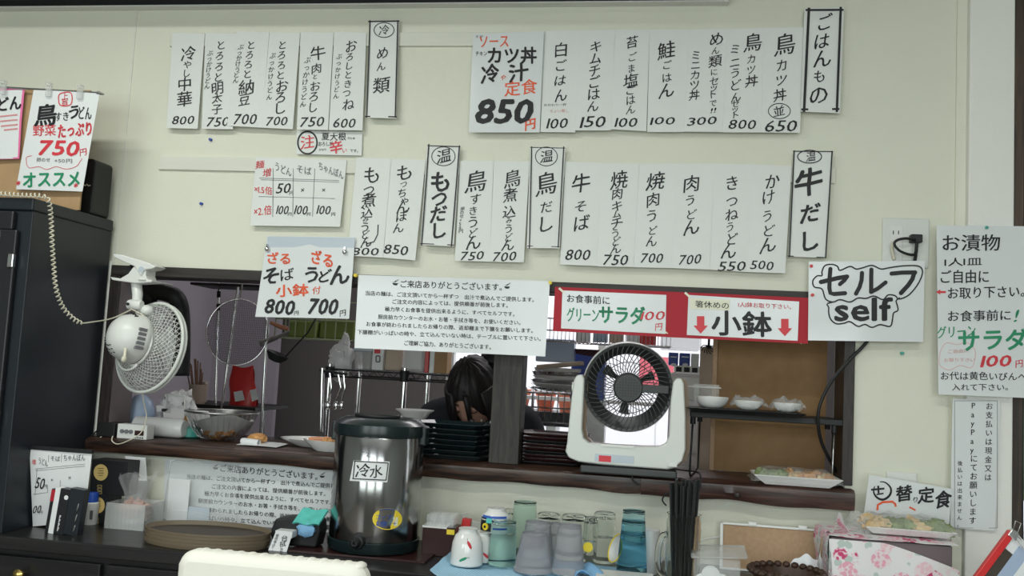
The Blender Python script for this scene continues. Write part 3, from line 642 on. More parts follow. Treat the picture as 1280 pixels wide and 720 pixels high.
# chart
def chart(i):
    i.ch('麺', 508, 172, 42, 'r'); i.ch('増', 541, 210, 44, 'r'); i.h('うどん', 580, 178, 655, 212, 40, 'g'); i.h('そば', 682, 190, 750, 205, 36, 'g'); i.h('ちゃんぽん', 785, 175, 900, 225, 42, 'g')
    for a, b, c, d in ((570, 190, 568, 418), (665, 190, 662, 418), (766, 190, 755, 418), (505, 235, 880, 247), (512, 243, 880, 255), (502, 322, 860, 332)): i.l([(a, b), (c, d)], 2.2, 'g')
    i.h('×1.5倍', 482, 285, 565, 297, 38, 'r'); i.h('50', 588, 284, 652, 283, 48); i.ch('円', 655, 305, 20); i.ch('×', 715, 290, 34); i.ch('×', 815, 290, 34)
    i.h('×2.倍', 480, 392, 562, 385, 46, 'r')
    for x0, x1, xe in ((588, 642, 648), (673, 732, 738), (778, 840, 853)): i.h('100', x0, 384, x1, 388, 42); i.ch('円', xe, 405, 20)
menu('price_chart', 'white sheet with noodle portion price table hung on the wall', ((320, 196.5), (433.5, 200), (425, 283.5), (312.7, 282)), C5, chart, base=-.0115, lift=.006, mt='paper', cat='price chart')
# lower row
def f(i):
    for c, x, y, s in (('も', 1035, 220, 88), ('つ', 1020, 292, 60), ('煮', 1020, 340, 72), ('込', 1012, 397, 60), ('み', 1005, 428, 30), ('う', 1003, 466, 54), ('ど', 1003, 503, 46), ('ん', 1008, 535, 62)): i.ch(c, x, y, s)
    i.l([(1010, 545), (1045, 535), (1062, 500), (1064, 455)], 5); i.h('800', 942, 580, 1067, 582, 36)
menu('menu_strip', 'white menu strip for giblet stew udon 800, leftmost of the lower row', ((445.5, 196.5), (489, 198.5), (478.7, 322), (434.5, 319.5)), C5, f, base=-.013, group=LR)
def f(i):
    for c, x, y, s in (('も', 1188, 210, 84), ('つ', 1185, 264, 38), ('ち', 1178, 305, 48), ('ゃ', 1190, 340, 50), ('ん', 1180, 372, 68), ('ぽ', 1174, 415, 58), ('ん', 1158, 470, 54)): i.ch(c, x, y, s)
    i.h('850', 1092, 570, 1205, 577, 46)
menu('menu_strip', 'white menu strip for giblet champon 850 in the lower row', ((489, 198.5), (532, 200), (519, 325.5), (479, 322)), C5, f, base=-.0115, group=LR)
def f(i):
    i.o(145, 107, 62, 50, 4); i.ch('温', 148, 105, 78)
    for c, x, y, s in (('も', 130, 240, 118), ('つ', 122, 332, 96), ('だ', 118, 412, 92), ('し', 118, 500, 96)): i.ch(c, x, y, s, 'k', 2)
    i.l([(68, 42), (29, 580)], 7); i.l([(230, 50), (187, 584)], 7); i.l([(60, 51), (235, 56)], 5); i.l([(22, 569), (200, 577)], 5)
menu('heading_strip', 'black framed heading strip for giblet broth in the lower row', ((534, 182), (575.5, 183), (567, 308), (525.5, 306)), C6, f, base=-.016, group=HD, cat='menu heading')
def f(i):
    for c, x, y, s in (('鳥', 318, 240, 118), ('す', 315, 332, 64), ('き', 302, 395, 52), ('う', 302, 455, 70), ('ど', 300, 515, 56), ('ん', 302, 562, 90)): i.ch(c, x, y, s)
    i.v('卵のせ+50円', 245, 385, 238, 502, 24); i.h('750', 237, 636, 358, 632, 48)
menu('menu_strip', 'white menu strip for chicken sukiyaki udon 750 with small side note in the lower row', ((575.5, 201), (617, 201), (612, 327), (568.5, 326)), C6, f, group=LR)
def f(i):
    for c, x, y, s in (('鳥', 510, 225, 100), ('煮', 500, 312, 80), ('込', 495, 400, 76), ('み', 492, 446, 34), ('う', 490, 490, 54), ('ど', 488, 538, 48), ('ん', 485, 576, 70)): i.ch(c, x, y, s)
    i.h('700', 408, 640, 530, 636, 52)
menu('menu_strip', 'white menu strip for chicken stew udon 700 in the lower row', ((617.5, 201), (662, 202), (654.6, 328), (612, 327)), C6, f, base=-.0118, group=LR)
def f(i):
    i.o(690, 108, 58, 50, 4); i.ch('温', 692, 107, 70); i.ch('鳥', 690, 252, 124); i.ch('だ', 690, 375, 66); i.ch('し', 685, 465, 104)
    i.l([(612, 55), (600, 596)], 6); i.l([(782, 55), (752, 590)], 6); i.l([(604, 60), (790, 64)], 4); i.l([(590, 582), (760, 586)], 4)
menu('heading_strip', 'black framed heading strip for chicken broth in the middle of the lower row', ((663, 183.5), (706.8, 183.7), (699.5, 310.5), (658.5, 310)), C6, f, base=-.016, group=HD, cat='menu heading')
def f(i): i.ch('牛', 873, 250, 106); i.ch('そ', 872, 372, 72); i.ch('ば', 875, 460, 94); i.h('800', 793, 630, 922, 628, 58)
menu('menu_strip', 'white menu strip for beef soba 800 in the lower row', ((707, 202), (751.5, 203.5), (746.7, 332.5), (700, 330.6)), C6, f, group=LR)
def f(i):
    for c, x, y, s in (('焼', 1075, 232, 98), ('肉', 1065, 305, 66), ('キ', 1064, 370, 66), ('ム', 1062, 412, 50), ('チ', 1062, 462, 70), ('う', 1055, 515, 54), ('ど', 1058, 558, 52), ('ん', 1056, 597, 62)): i.ch(c, x, y, s)
    i.h('750', 992, 655, 1122, 657, 56)
menu('menu_strip', 'white menu strip for grilled beef kimchi udon 750 in the lower row', ((751.5, 203.5), (799, 204.5), (791.5, 333.7), (746.7, 333)), C6, f, base=-.0118, group=LR)
def f(i):
    for c, x, y, s in (('焼', 158, 225, 98), ('肉', 145, 318, 74), ('う', 140, 397, 68), ('ど', 142, 473, 52), ('ん', 137, 525, 62)): i.ch(c, x, y, s)
    i.h('700', 85, 612, 195, 610, 50)
menu('menu_strip', 'white menu strip for grilled beef udon 700 in the lower row', ((799, 204.5), (845, 204.5), (839, 335), (790.8, 334)), C7, f, group=LR)
def f(i):
    for c, x, y, s in (('肉', 338, 238, 88), ('う', 332, 320, 62), ('ど', 335, 392, 58), ('ん', 335, 455, 92)): i.ch(c, x, y, s)
    i.h('700', 277, 619, 385, 615, 52)
menu('menu_strip', 'white menu strip for meat udon 700, shortest text in the lower row', ((845, 204.5), (892.5, 204.5), (887, 337), (839, 335)), C7, f, base=-.0116, group=LR)
def f(i):
    for c, x, y, s in (('き', 540, 235, 76), ('つ', 540, 326, 64), ('ね', 538, 393, 70), ('う', 530, 455, 54), ('ど', 538, 515, 66), ('ん', 522, 575, 90)): i.ch(c, x, y, s)
    i.h('550', 474, 652, 608, 650, 48)
menu('menu_strip', 'white menu strip for fried tofu udon 550 in the lower row', ((892.5, 204.5), (940.7, 205.5), (934.5, 340), (887, 337)), C7, f, group=LR)
def f(i):
    for c, x, y, s in (('か', 742, 225, 80), ('け', 722, 305, 76), ('う', 717, 400, 68), ('ど', 722, 473, 64), ('ん', 718, 545, 92)): i.ch(c, x, y, s)
    i.h('500', 635, 642, 748, 650, 46)
menu('menu_strip', 'white menu strip for plain udon 500 at the right end of the lower row', ((940.7, 205.5), (989.5, 207.5), (981.5, 341.5), (934.5, 340)), C7, f, base=-.0116, group=LR)
def f(i):
    i.o(928, 103, 60, 32, 5); i.ch('温', 935, 102, 54); i.ch('牛', 925, 228, 150, 'k', 2); i.ch('だ', 930, 385, 104, 'k', 2); i.ch('し', 925, 525, 112, 'k', 2)
    i.l([(851, 72), (827, 606)], 7); i.l([(1041, 74), (1008, 610)], 7); i.l([(845, 76), (1046, 78)], 5); i.l([(820, 600), (1012, 608)], 5)
menu('heading_strip', 'black framed heading strip for beef broth at the right end of lower row', ((992, 188.5), (1041.5, 189), (1032.5, 322.5), (985.5, 320.5)), C7, f, base=-.016, group=HD, cat='menu heading')
# zaru sign
def f(i):
    i.p([(178, 80), (738, 88), (735, 152), (172, 148)], 'B')
    i.h('ざる', 178, 217, 322, 220, 74, 'o', 2); i.h('ざる', 460, 208, 595, 235, 92, 'o', 2); i.ch('そ', 200, 335, 128, 'k', 2); i.ch('ば', 300, 325, 92, 'k', 1); i.ch('う', 462, 325, 120, 'k', 2); i.ch('ど', 540, 335, 92, 'k', 2); i.ch('ん', 640, 325, 140, 'k', 2)
    i.h('小鉢', 232, 428, 440, 425, 80, 'o', 2); i.ch('付', 492, 425, 54, 'o'); i.h('800', 165, 528, 350, 540, 92, 'k', 2); i.ch('円', 362, 572, 32, 'k', 1); i.h('700', 445, 528, 628, 535, 100, 'k', 2); i.ch('円', 660, 572, 46, 'k', 1)
o = menu('price_poster', 'white sheet 800 and 700 hanging over the left part of the opening', ((334, 295), (444, 296.5), (436.3, 398.5), (319, 396)), C8, f, base=-.03, lift=.012, mt='lam', cat='poster')
for px, py in ((334, 311), (431, 315)):
    MB(Matrix.Translation(at(px, py, -.036))).ball((0, 0, 0), .008, .008, .008, 12, 8).box(-.002, .002, -.004, .02, .004, .014).build('suction_hook', 'chrome', o, world=True, smooth=True, label='silver ball hook')
# thank-you notice
def bowl(i, cx, cy, s):
    i.p([(cx-s, cy), (cx+s, cy+s*.1), (cx+s*.5, cy+s*.8), (cx-s*.5, cy+s*.75)]); i.l([(cx-s*.1, cy-s*.25), (cx+s*1.1, cy-s*1.1)], s*.2)
    i.l([(cx-s*.6, cy-s*.2), (cx+s*.5, cy-s*.8)], s*.15)
TX = ['当店の麺は、ご注文頂いてから一杯ずつ　出汁で煮込んでご提供します。', 'ご注文の内容によっては、提供順番が前後します。', '極力早くお食事を提供出来るように、すべてセルフです。', '厨房前カウンターのお水・お箸・手拭き等を、お使いください。',
      'お食事が終わられましたらお帰りの際、返却棚まで下膳をお願いします。', '下膳棚がいっぱいの時や、立て込んでいない時は、テーブルに置いてて下さい。']
def f(i):
    bowl(i, 303, 112, 18); bowl(i, 966, 132, 18); i.h('ご来店ありがとうございます。', 335, 117, 935, 137, 44, 'k', 1)
    for t, c in zip(TX, ((128, 172, 1125, 212), (287, 222, 970, 245), (242, 266, 1010, 297), (202, 312, 1045, 348), (132, 355, 1118, 395), (80, 402, 1165, 443))): i.h(t, *c, 28, 'k', 1)
    i.h('ご理解ご協力、ありがとうございます。', 357, 467, 870, 492, 30, 'k', 1)
n1 = menu('notice_sheet', 'laminated printed notice of thanks hanging over the middle of the opening', ((448, 343.5), (687.5, 351.5), (681.5, 445.6), (443, 435)), CN, f, base=-.022, lift=.004, mt='lam', cat='notice', hand=False, wav=.008)
for px, py in ((445, 344.5), (688, 353.5)): MB(Matrix.Translation(at(px, py, -.03)) @ Matrix.Rotation(R(90), 4, 'X')).lathe([(.001, -.014), (.0015, -.004), (.005, -.004), (.005, 0), (.003, .001), (.003, .008), (.0048, .01)], 10).build('yellow_pin', 'yellow', smooth=True, label='yellow push pin at the top %s corner of the hanging notice' % ('left' if px < 500 else 'right'), cat='pin', group='push pins')
def f(i):
    bowl(i, 312, 108, 16); bowl(i, 912, 155, 16); i.h('ご来店ありがとうございます。', 340, 112, 885, 160, 42, 'k', 1)
    for t, c in zip(TX, ((150, 160, 1050, 218), (292, 215, 930, 258), (250, 255, 962, 306), (215, 296, 1010, 358), (150, 338, 1090, 412), (100, 380, 1140, 460))): i.h(t, *c, 27, 'k', 1)
menu('notice_sheet', 'printed notice of thanks taped to the wall behind the water jug', ((206, 573), (440, 588), (438, 686), (204, 664)), CM, f, base=-.004, lift=.002, mt='lam', cat='notice', hand=False)
# red signs
def f(i):
    i.h('お食事前に', 105, 120, 300, 130, 38, 'k', 1); i.h('グリーン', 105, 195, 250, 196, 66, 'G', 1); i.h('サラダ', 252, 192, 460, 200, 80, 'G', 2); i.h('100', 445, 200, 552, 200, 42, 'r', 1); i.ch('円', 524, 250, 38, 'r', 1)
def redsign(lab, q, q2, fn):
    o, _ = paper('red_sign', lab, 'sign', q, -.026, 'redcard', .003, 0, .002, 'red card signs on the opening')
    o2, sf = paper('white_sheet', None, None, q2, -.0275, 'lam', .003, 0, .001); o2.parent = o; o2.location = o2.location-o.location; ORG[o2.name] = ORG[o2.name]
    i = Ink(sf, *CRD); fn(i); i.build(o2)
    for k in (0, 2):
        p = q2[k]; MB(Matrix.Translation(at(p[0]+(2 if k else -1), p[1], -.0295)) @ Matrix.Rotation(R(40), 4, 'Y')).box(-.010, .010, 0, .0004, -.003, .003).build('tape', 'cream', o, world=True)
    return o
redsign('red card sign with green writing and 100, left of its twin', ((693.7, 358.5), (847.3, 365), (845.4, 422), (691, 413.8)), ((703, 363), (833, 368.7), (831.8, 417.4), (701.3, 410.5)), f)
def f(i):
    i.p([(668, 118), (850, 128), (848, 175), (668, 170)], 'C'); i.h('箸休めの', 692, 145, 845, 155, 32); i.h('1人1鉢お取り下さい。', 888, 148, 1130, 160, 25, 'r'); i.h('小鉢', 768, 233, 1040, 240, 112, 'k', 2)
    for cx, cy in ((716, 240), (1101, 252)): i.p([(cx-17, cy-38), (cx+17, cy-38), (cx+17, cy+5), (cx+33, cy+5), (cx, cy+42), (cx-33, cy+5), (cx-17, cy+5)], 'r')
redsign('red card sign with two red arrows under the lintel', ((847.3, 365), (1010.9, 372.3), (1010, 429.7), (845.4, 422)), ((860.5, 368.7), (999, 377), (997, 426), (858.6, 418.7)), f)
# self sign
def sm(P, n=4):
    out = []; N = len(P)
    for i in range(N):
        a, b, c, d = P[i-1], P[i], P[(i+1) % N], P[(i+2) % N]
        for k in range(n):
            t = k/n; out.append(tuple(.5*(2*b[j]+(c[j]-a[j])*t+(2*a[j]-5*b[j]+4*c[j]-d[j])*t*t+(3*b[j]-a[j]-3*c[j]+d[j])*t**3) for j in (0, 1)))
    return out
def f(i):
    i.l([(145, 370), (180, 362), (230, 350), (275, 343)], 22); i.l([(275, 343), (262, 362), (240, 380)], 20); i.l([(192, 305), (188, 350), (187, 400), (192, 425), (210, 430), (265, 426)], 21)
    i.l([(350, 325), (348, 360), (338, 395), (320, 428)], 21); i.l([(397, 308), (396, 360), (396, 418)], 21); i.l([(396, 420), (430, 402), (468, 372)], 20)
    i.l([(498, 328), (550, 323), (618, 322)], 21); i.l([(612, 322), (602, 355), (582, 385), (545, 425)], 22)
    for p, r in (((145, 370), 11), ((240, 381), 10), ((192, 305), 10.5), ((265, 426), 10.5), ((350, 325), 10.5), ((320, 428), 10.5), ((397, 308), 10.5), ((468, 372), 10), ((498, 328), 10.5), ((545, 425), 11), ((396, 419), 11), ((275, 343), 11), ((615, 322), 11)): i.e(*p, r, r)
    for dx, dy in ((0, 0), (2.5, 1.5), (-2.5, -1.5), (0, 3), (0, -3)): i.h('self', 216+dx, 508+dy, 500+dx, 506+dy, 112, 'k', 1)
    i.l(sm([(150, 318), (165, 288), (200, 282), (228, 292), (240, 312), (290, 292), (320, 305), (350, 300), (400, 287), (445, 305), (490, 298), (560, 289), (630, 290), (652, 312), (645, 350), (620, 395), (580, 438), (535, 455), (515, 438), (480, 435), (455, 458), (410, 440), (370, 452), (330, 450), (290, 470), (240, 458), (205, 470), (168, 455), (150, 405), (112, 395), (104, 365), (125, 340), (150, 338)]), 7, 'k', True)
    i.l(sm([(205, 470), (184, 500), (190, 550), (220, 578), (260, 576), (290, 568), (330, 592), (365, 582), (400, 597), (440, 583), (490, 592), (502, 560), (508, 525), (530, 510), (520, 465), (515, 445)])[:-4], 7)
menu('self_service_sign', 'laminated sign reading self in bubble outline pinned beside the opening', ((1011, 327), (1156, 326), (1154, 427.5), (1010, 425.5)), CS, f, base=-.03, lift=.004, mt='lam', cat='sign', hand=False, wav=.008)
# right-hand signs
def f(i):
    i.h('お漬物', 85, 130, 300, 130, 62, 'k', 1); i.h('1人1皿', 92, 203, 232, 200, 32); i.h('ご自由に', 78, 258, 258, 255, 50, 'k', 1); i.l([(72, 315), (97, 315)], 8, 'r'); i.p([(60, 315), (76, 305), (76, 325)], 'r')
    i.h('お取り下さい。', 105, 320, 392, 312, 44, 'k', 1); i.h('お食事前に', 105, 405, 340, 402, 42, 'k', 1); i.h('!', 357, 405, 368, 403, 46, 'G', 1)
    i.h('グリーン', 65, 468, 208, 458, 46, 'G', 1); i.h('サラダ', 145, 500, 402, 490, 78, 'G', 2); i.h('100', 232, 575, 342, 573, 42, 'r', 2); i.ch('円', 372, 583, 32, 'r', 1)
    i.h('ご自由に', 105, 538, 182, 535, 15, 'p'); i.h('お取り下さい', 90, 570, 205, 570, 15, 'p'); i.l(sm([(80, 530), (100, 505), (140, 512), (175, 505), (205, 530), (205, 570), (190, 600), (150, 590), (110, 608), (75, 590), (72, 560)], 3), 2, 'p', True)
    i.h('お代は黄色いびんへ', 78, 628, 400, 632, 32); i.h('入れて下さい。', 120, 672, 330, 672, 26)
menu('pickle_sign', 'large white handwritten sign pinned on the white column at right edge', ((1170.7, 281.5), (1292, 283), (1296, 498), (1173, 493)), CQ, f, base=-.045, lift=.006, mt='lam', cat='sign', wav=.006)
def f(i):
    i.v('お支払いは現金又は', 530, 83, 525, 350, 28); i.v('PayPayにてお願いします', 477, 80, 467, 512, 30); i.v('後払いは出来ません。', 420, 297, 418, 527, 20)
    i.rect(400, 63, 560, 540, 1.6, 'g')
menu('payment_sign', 'tall narrow printed payment sign with three vertical text columns on the white column', ((1190.7, 498), (1250.7, 501.7), (1244, 663.5), (1187.7, 660)), CP, f, base=-.036, lift=.002, mt='lam', cat='sign', hand=False)
def f(i):
    i.l(sm([(158, 195), (205, 192), (240, 225), (235, 265), (200, 290), (165, 280), (145, 250), (150, 215)])[2:-3], 13, 'k', False, True); i.l([(130, 235), (165, 232), (205, 228)], 11); i.l([(170, 212), (172, 255)], 11); i.l([(160, 262), (200, 255)], 8)
    i.ch('替', 316, 255, 96, 'k', 2); i.ch('り', 380, 290, 38, 'k', 1); i.ch('定', 440, 265, 96, 'k', 2); i.ch('食', 535, 290, 100, 'k', 2); i.l([(165, 350), (168, 320), (195, 305), (250, 302), (266, 315), (268, 330)], 12, 'o'); i.l([(345, 332), (380, 350)], 9, 'o')
menu('daily_set_sign', 'white sign with bold black brush writing leaning on the wall behind the wrapped food', ((1086.5, 593.5), (1189, 611), (1186, 668), (1080, 642)), CD, f, base=-.07, lift=-.01, mt='lam', cat='sign')
# left hanging signs
def f(i):
    i.l(sm([(245, 122), (290, 118), (290, 165), (250, 170), (240, 150)]), 4, 'r', True); i.ch('上', 265, 132, 30, 'r', 1); i.ch('旨', 265, 155, 30, 'r', 1)
    i.ch('鳥', 188, 208, 92, 'k', 2); i.h('すき', 226, 215, 280, 215, 36, 'k', 1); i.ch('う', 303, 195, 64, 'k', 2); i.h('どん', 322, 200, 374, 200, 52, 'k', 1); i.h('野菜', 135, 272, 228, 270, 46, 'r', 1)
    i.h('たっぷり', 238, 275, 374, 262, 58, 'r', 2); i.h('750', 160, 345, 324, 345, 62, 'r', 2); i.ch('円', 340, 360, 32, 'r', 1); i.h('卵のせ', 150, 392, 205, 392, 18, 'g'); i.h('+50円', 222, 395, 295, 397, 18, 'g')
    i.l(sm([(130, 375), (108, 400), (120, 425), (160, 420), (190, 432), (230, 420), (270, 430), (310, 420), (326, 400), (318, 382)])[:-4], 2, 'r'); i.h('オススメ', 95, 475, 325, 468, 66, 'G', 2); i.ch('*', 85, 490, 40, 'r', 2); i.ch('*', 322, 500, 40, 'r', 2)
menu('price_poster', 'white sheet 750 in black, red and green hanging from the rod at left', ((42, 112.5), (124.6, 115.3), (103, 239.4), (20, 236.6)), CL, f, base=-.215, lift=-.004, mt='paper_b', cat='poster')
def f(i):
    i.h('うどん', -60, 165, 86, 160, 56, 'k', 2)
    for k, yy in enumerate((215, 235, 255, 272)): i.l([(x, yy+4*math.sin(x*.9+k)-x*.1) for x in range(-20+k*12, 74, 2)], 2, 'r')
    i.l([(-60, 103), (0, 104), (86, 100), (97, 104), (94, 130), (84, 230), (76, 385), (-60, 388)], 9, 'P')
menu('price_poster', 'white sheet with pink taped edges hanging at the left border', ((-20, 111), (29.5, 111), (23.5, 198), (-26, 199)), CL, f, base=-.21, lift=-.002, mt='paper_b', cat='poster')
# chart standing on the counter
def f(i):
    i.h('増', 160, 150, 178, 150, 26, 'r'); i.h('うどん', 193, 142, 238, 158, 34, 'g'); i.h('そば', 253, 130, 300, 135, 26, 'g'); i.h('ちゃんぽん', 318, 128, 425, 128, 34, 'g')
    for a, b, c, d in ((185, 185, 175, 315), (243, 115, 238, 300), (308, 110, 300, 280), (175, 185, 425, 160), (178, 194, 425, 170), (165, 312, 240, 302)): i.l([(a, b), (c, d)], 2.2, 'g')
    i.h('50', 180, 252, 222, 262, 56); i.ch('円', 225, 272, 22); i.ch('×', 265, 238, 26, 'g'); i.ch('×', 355, 228, 32, 'g'); i.h('00', 166, 388, 205, 386, 40); i.ch('円', 205, 402, 18)
o = menu('price_chart', 'white portion price table clipped upright on the counter beside the black cabinet', ((37, 562), (115.5, 562.5), (105, 652), (41, 658)), CK, f, base=-.30, lift=-.03, mt='paper_b', cat='price chart')
MB().box(at(36, 562, -.30).x, at(116, 562, -.3).x, -.304, -.294, at(70, 563, -.3).z-.002, at(70, 559, -.3).z).build('clip_bar', 'blackpl', o, world=True)
# push pins on the wall
for px, py, Y, mt, lab in ((264, 175, 0, 'blue', 'dark blue push pin in the wall below strip 750'), (252.5, 255, 0, 'blue', 'dark blue push pin in the wall below the lower batten'), (1013.5, 333, -.031, 'red', 'red push pin at the top left corner of the self sign'),
                           (1015, 369, -.031, 'red', 'red push pin halfway down the left edge of the self sign'), (1232, 285, -.046, 'green', 'green push pin at the top of the large right sign'), (1127, 441.5, 0, 'green', 'small green push pin in the wall below the self sign')):
    MB(Matrix.Translation(at(px, py, Y)) @ Matrix.Rotation(R(90), 4, 'X')).lathe([(.0045, 0), (.0045, .0015), (.003, .003), (.003, .007), (.0045, .009), (.002, .0095)], 12).build('push_pin', mt, smooth=True, label=lab, cat='pin', group='push pins')
# ================================================================== ON AND ABOVE THE LEDGE
def T(v): return Matrix.Translation(v)
def RX(a): return Matrix.Rotation(R(a), 4, 'X')
def RY(a): return Matrix.Rotation(R(a), 4, 'Y')
def RZ(a): return Matrix.Rotation(R(a), 4, 'Z')
def frame(c, ax, up=Vector((0, 0, 1))):   # local z along ax, y as near up as it goes
    z = Vector(ax).normalized(); x = up.cross(z).normalized(); y = z.cross(x)
    m = Matrix((x, y, z)).transposed().to_4x4(); m.translation = c; return m

# ---- white clip fan
t = thing('clip_fan', 'white clip-on fan clamped to the lintel at the left end of the opening', 'fan', at(166, 348, -.03))
ctr = at(187, 434, -.10); ax = Vector((-.33, -.92, .17)).normalized(); RAD = .132
Mf = frame(ctr, ax)
rim = MB(Mf); rim.tube([(RAD*math.cos(a), RAD*math.sin(a), 0) for a in [2*math.pi*k/48 for k in range(48)]], .0055, 8, True)
rim.tube([(RAD*math.cos(a), RAD*math.sin(a), -.012) for a in [2*math.pi*k/48 for k in range(48)]], .004, 8, True)
rim.build('guard_rim', 'fanwhite', t, world=True, smooth='all')
def dome(r, s): return s*.055*(1-(r/RAD)**2)**.75
for nm, s, r0 in (('rear_guard', 1, .030), ('front_guard', -1, .03)):
    mb = MB(Mf)
    if s == 1:
        for sgn in (1, -1):
            for k in range(46):
                p = []
                for i in range(9):
                    q = i/8; r = RAD+(r0-RAD)*q; a = 2*math.pi*k/46+sgn*q*1.15; p.append((r*math.cos(a), r*math.sin(a), dome(r, s)))
                mb.tube(p, .00105, 3)
        for r in (.12, .105, .09, .075, .06): mb.tube([(r*math.cos(a), r*math.sin(a), dome(r, s)) for a in [2*math.pi*k/40 for k in range(40)]], .0009, 3, True)
    else:
        for k in range(40):
            p = [((RAD+(r0-RAD)*i/6)*math.cos(2*math.pi*k/40+.4*i/6), (RAD+(r0-RAD)*i/6)*math.sin(2*math.pi*k/40+.4*i/6), -.012+dome(RAD+(r0-RAD)*i/6, -1)) for i in range(7)]
            mb.tube(p, .0010, 3)
        mb.tube([(.03*math.cos(a), .03*math.sin(a), -.066) for a in [2*math.pi*k/20 for k in range(20)]], .003, 5, True)
    mb.build(nm, 'fanwhite', t, world=True, smooth='all')
for k in range(3):
    m4 = Mf @ RZ(120*k)
    def bl(u, v): r = .016+.09*u; a = (v-.5)*(.9+.5*u); return m4 @ Vector((r*math.cos(a), r*math.sin(a), (v-.5)*.028))
    MB().sheet(bl, 6, 4, (0, 0, .0012)).build('blade', 'acryl2', t, world=True, smooth=True)
# motor housing
mb = MB(Mf @ Matrix.Translation((.012, .012, 0)) @ Matrix.Rotation(R(-14), 4, 'Y')); mb.lathe([(.030, -.02), (.060, .035), (.070, .045), (.072, .056), (.067, .085), (.058, .108), (.040, .124), (.020, .131), (.002, .133)], 32)
h = mb.build('motor_housing', 'white', t, world=True, smooth=True)
Mf2 = Mf @ Matrix.Translation((.012, .012, 0)) @ Matrix.Rotation(R(-14), 4, 'Y')
mb = MB(Mf2)
for k in range(6):
    for r, z in ((.0535, .1125), (.0445, .1205), (.034, .1265)):
        a = R(200+k*17) ; p = Vector((r*math.cos(a), r*math.sin(a), z)); mb.box(p.x-.003, p.x+.003, p.y-.0011, p.y+.0011, z-.001, z+.0022)
for k in range(4):
    a = R(60+k*14); mb.box(.067*math.cos(a)-.001, .067*math.cos(a)+.001, .067*math.sin(a)-.004, .067*math.sin(a)+.004, .078, .088)
mb.build('vent_slots', 'blackpl', h, world=True)
mb = MB(Mf2)
for k in range(5): mb.box(.045, .0720, -.034+k*.013, -.026+k*.013, .060, .082)
mb.build('rating_label', 'ink_g', h, world=True, label='dark grey printed rating label')
c = at(157, 437, -.22); mb = MB().tube([at(157, 427, -.20), at(157, 437, -.215), at(155.5, 447, -.225)], [.004, .0045, .0045], 8); mb.ball(at(155, 449, -.226), .0078, .0078, .0095, 12, 8); mb.build('swing_knob', 'ivory', h, world=True, smooth=True)
mb = MB(Mf).tube([(.066*math.cos(R(a)), .066*math.sin(R(a)), .052) for a in range(-90, 60, 10)], .004, 6); mb.tube([(.05*math.cos(R(a)), -.03+.05*math.sin(R(a)), .06) for a in range(-150, -30, 10)], .0035, 6); mb.build('housing_rib', 'white', t, world=True, smooth='all')
# neck, joint, clip
mb = MB().tube([at(170, 350, -.10), at(172, 368, -.11), at(171, 381, -.13)], [.0155, .015, .0135], 16); mb.build('neck', 'white', t, world=True, smooth=True)
mb = MB(T(at(169, 381, -.135)) @ RY(90)).lathe([(.004, -.022), (.013, -.021), (.015, -.016), (.015, .016), (.013, .021), (.004, .022)], 18); mb.build('pivot', 'white', t, world=True, smooth=True)
MB(T(at(183, 388, -.12))).ball((0, 0, 0), .022, .018, .016, 14, 8).build('yoke', 'white', t, world=True, smooth=True)
mb = MB(T(at(160, 380, -.156)) @ RX(90)).lathe([(.0045, 0), (.0045, .003)], 12); mb.build('screw', 'blackpl', t, world=True)
def px_prism(poly, Y0, Y1): return MB().prism([(at(x, y, Y0).x, at(x, y, Y0).z) for x, y in poly], Y0, Y1)
px_prism([(140, 317), (152, 318), (168, 323), (184, 328), (190, 331), (196, 333), (190, 336), (181, 337), (176, 345), (172, 340), (168, 333), (156, 328), (143, 322)], -.14, -.085).build('clip_lever', 'white', t, world=True, bev=.003)
px_prism([(137, 346), (150, 348), (160, 342), (166, 334), (171, 330), (183, 331), (182, 344), (184, 349), (190, 350), (189, 353), (168, 354), (140, 350)], -.135, -.08).build('clip_jaw', 'white', t, world=True, bev=.003)
MB(T(at(177, 337, -.138)) @ RX(90)).lathe([(.009, 0), (.009, .003)], 18).build('hinge_cap', 'band', t, world=True, smooth=True, label='grey round hinge cap')
px_prism([(158, 334), (163, 331), (165, 341), (160, 343)], -.12, -.10).build('spring', 'blackpl', t, world=True)
MB().box(at(182, 345, -.1).x, at(191, 345, -.1).x, -.14, .02, at(186, 352, -.1).z, at(186, 350, -.1).z).build('clamp_pad', 'white', t, world=True, bev=.002)
MB().tube([at(163, 386, -.15), at(176, 392, -.15), at(183, 397, -.15)], .002, 6).build('lead', 'ivory', t, world=True, smooth='all')
MB().tube(spl([at(178, 489, -.04), at(180, 505, -.05), at(183, 522, -.06), at(176, 541, -.066), at(160, 551, -.07), at(147, 555, -.072), at(140, 551, -.07), at(141, 545, -.068)], 6), .0018, 5).build('pull_cord', 'ivory', smooth='all', label='thin ivory cord looping down over the ledge under the clip fan', cat='cord')

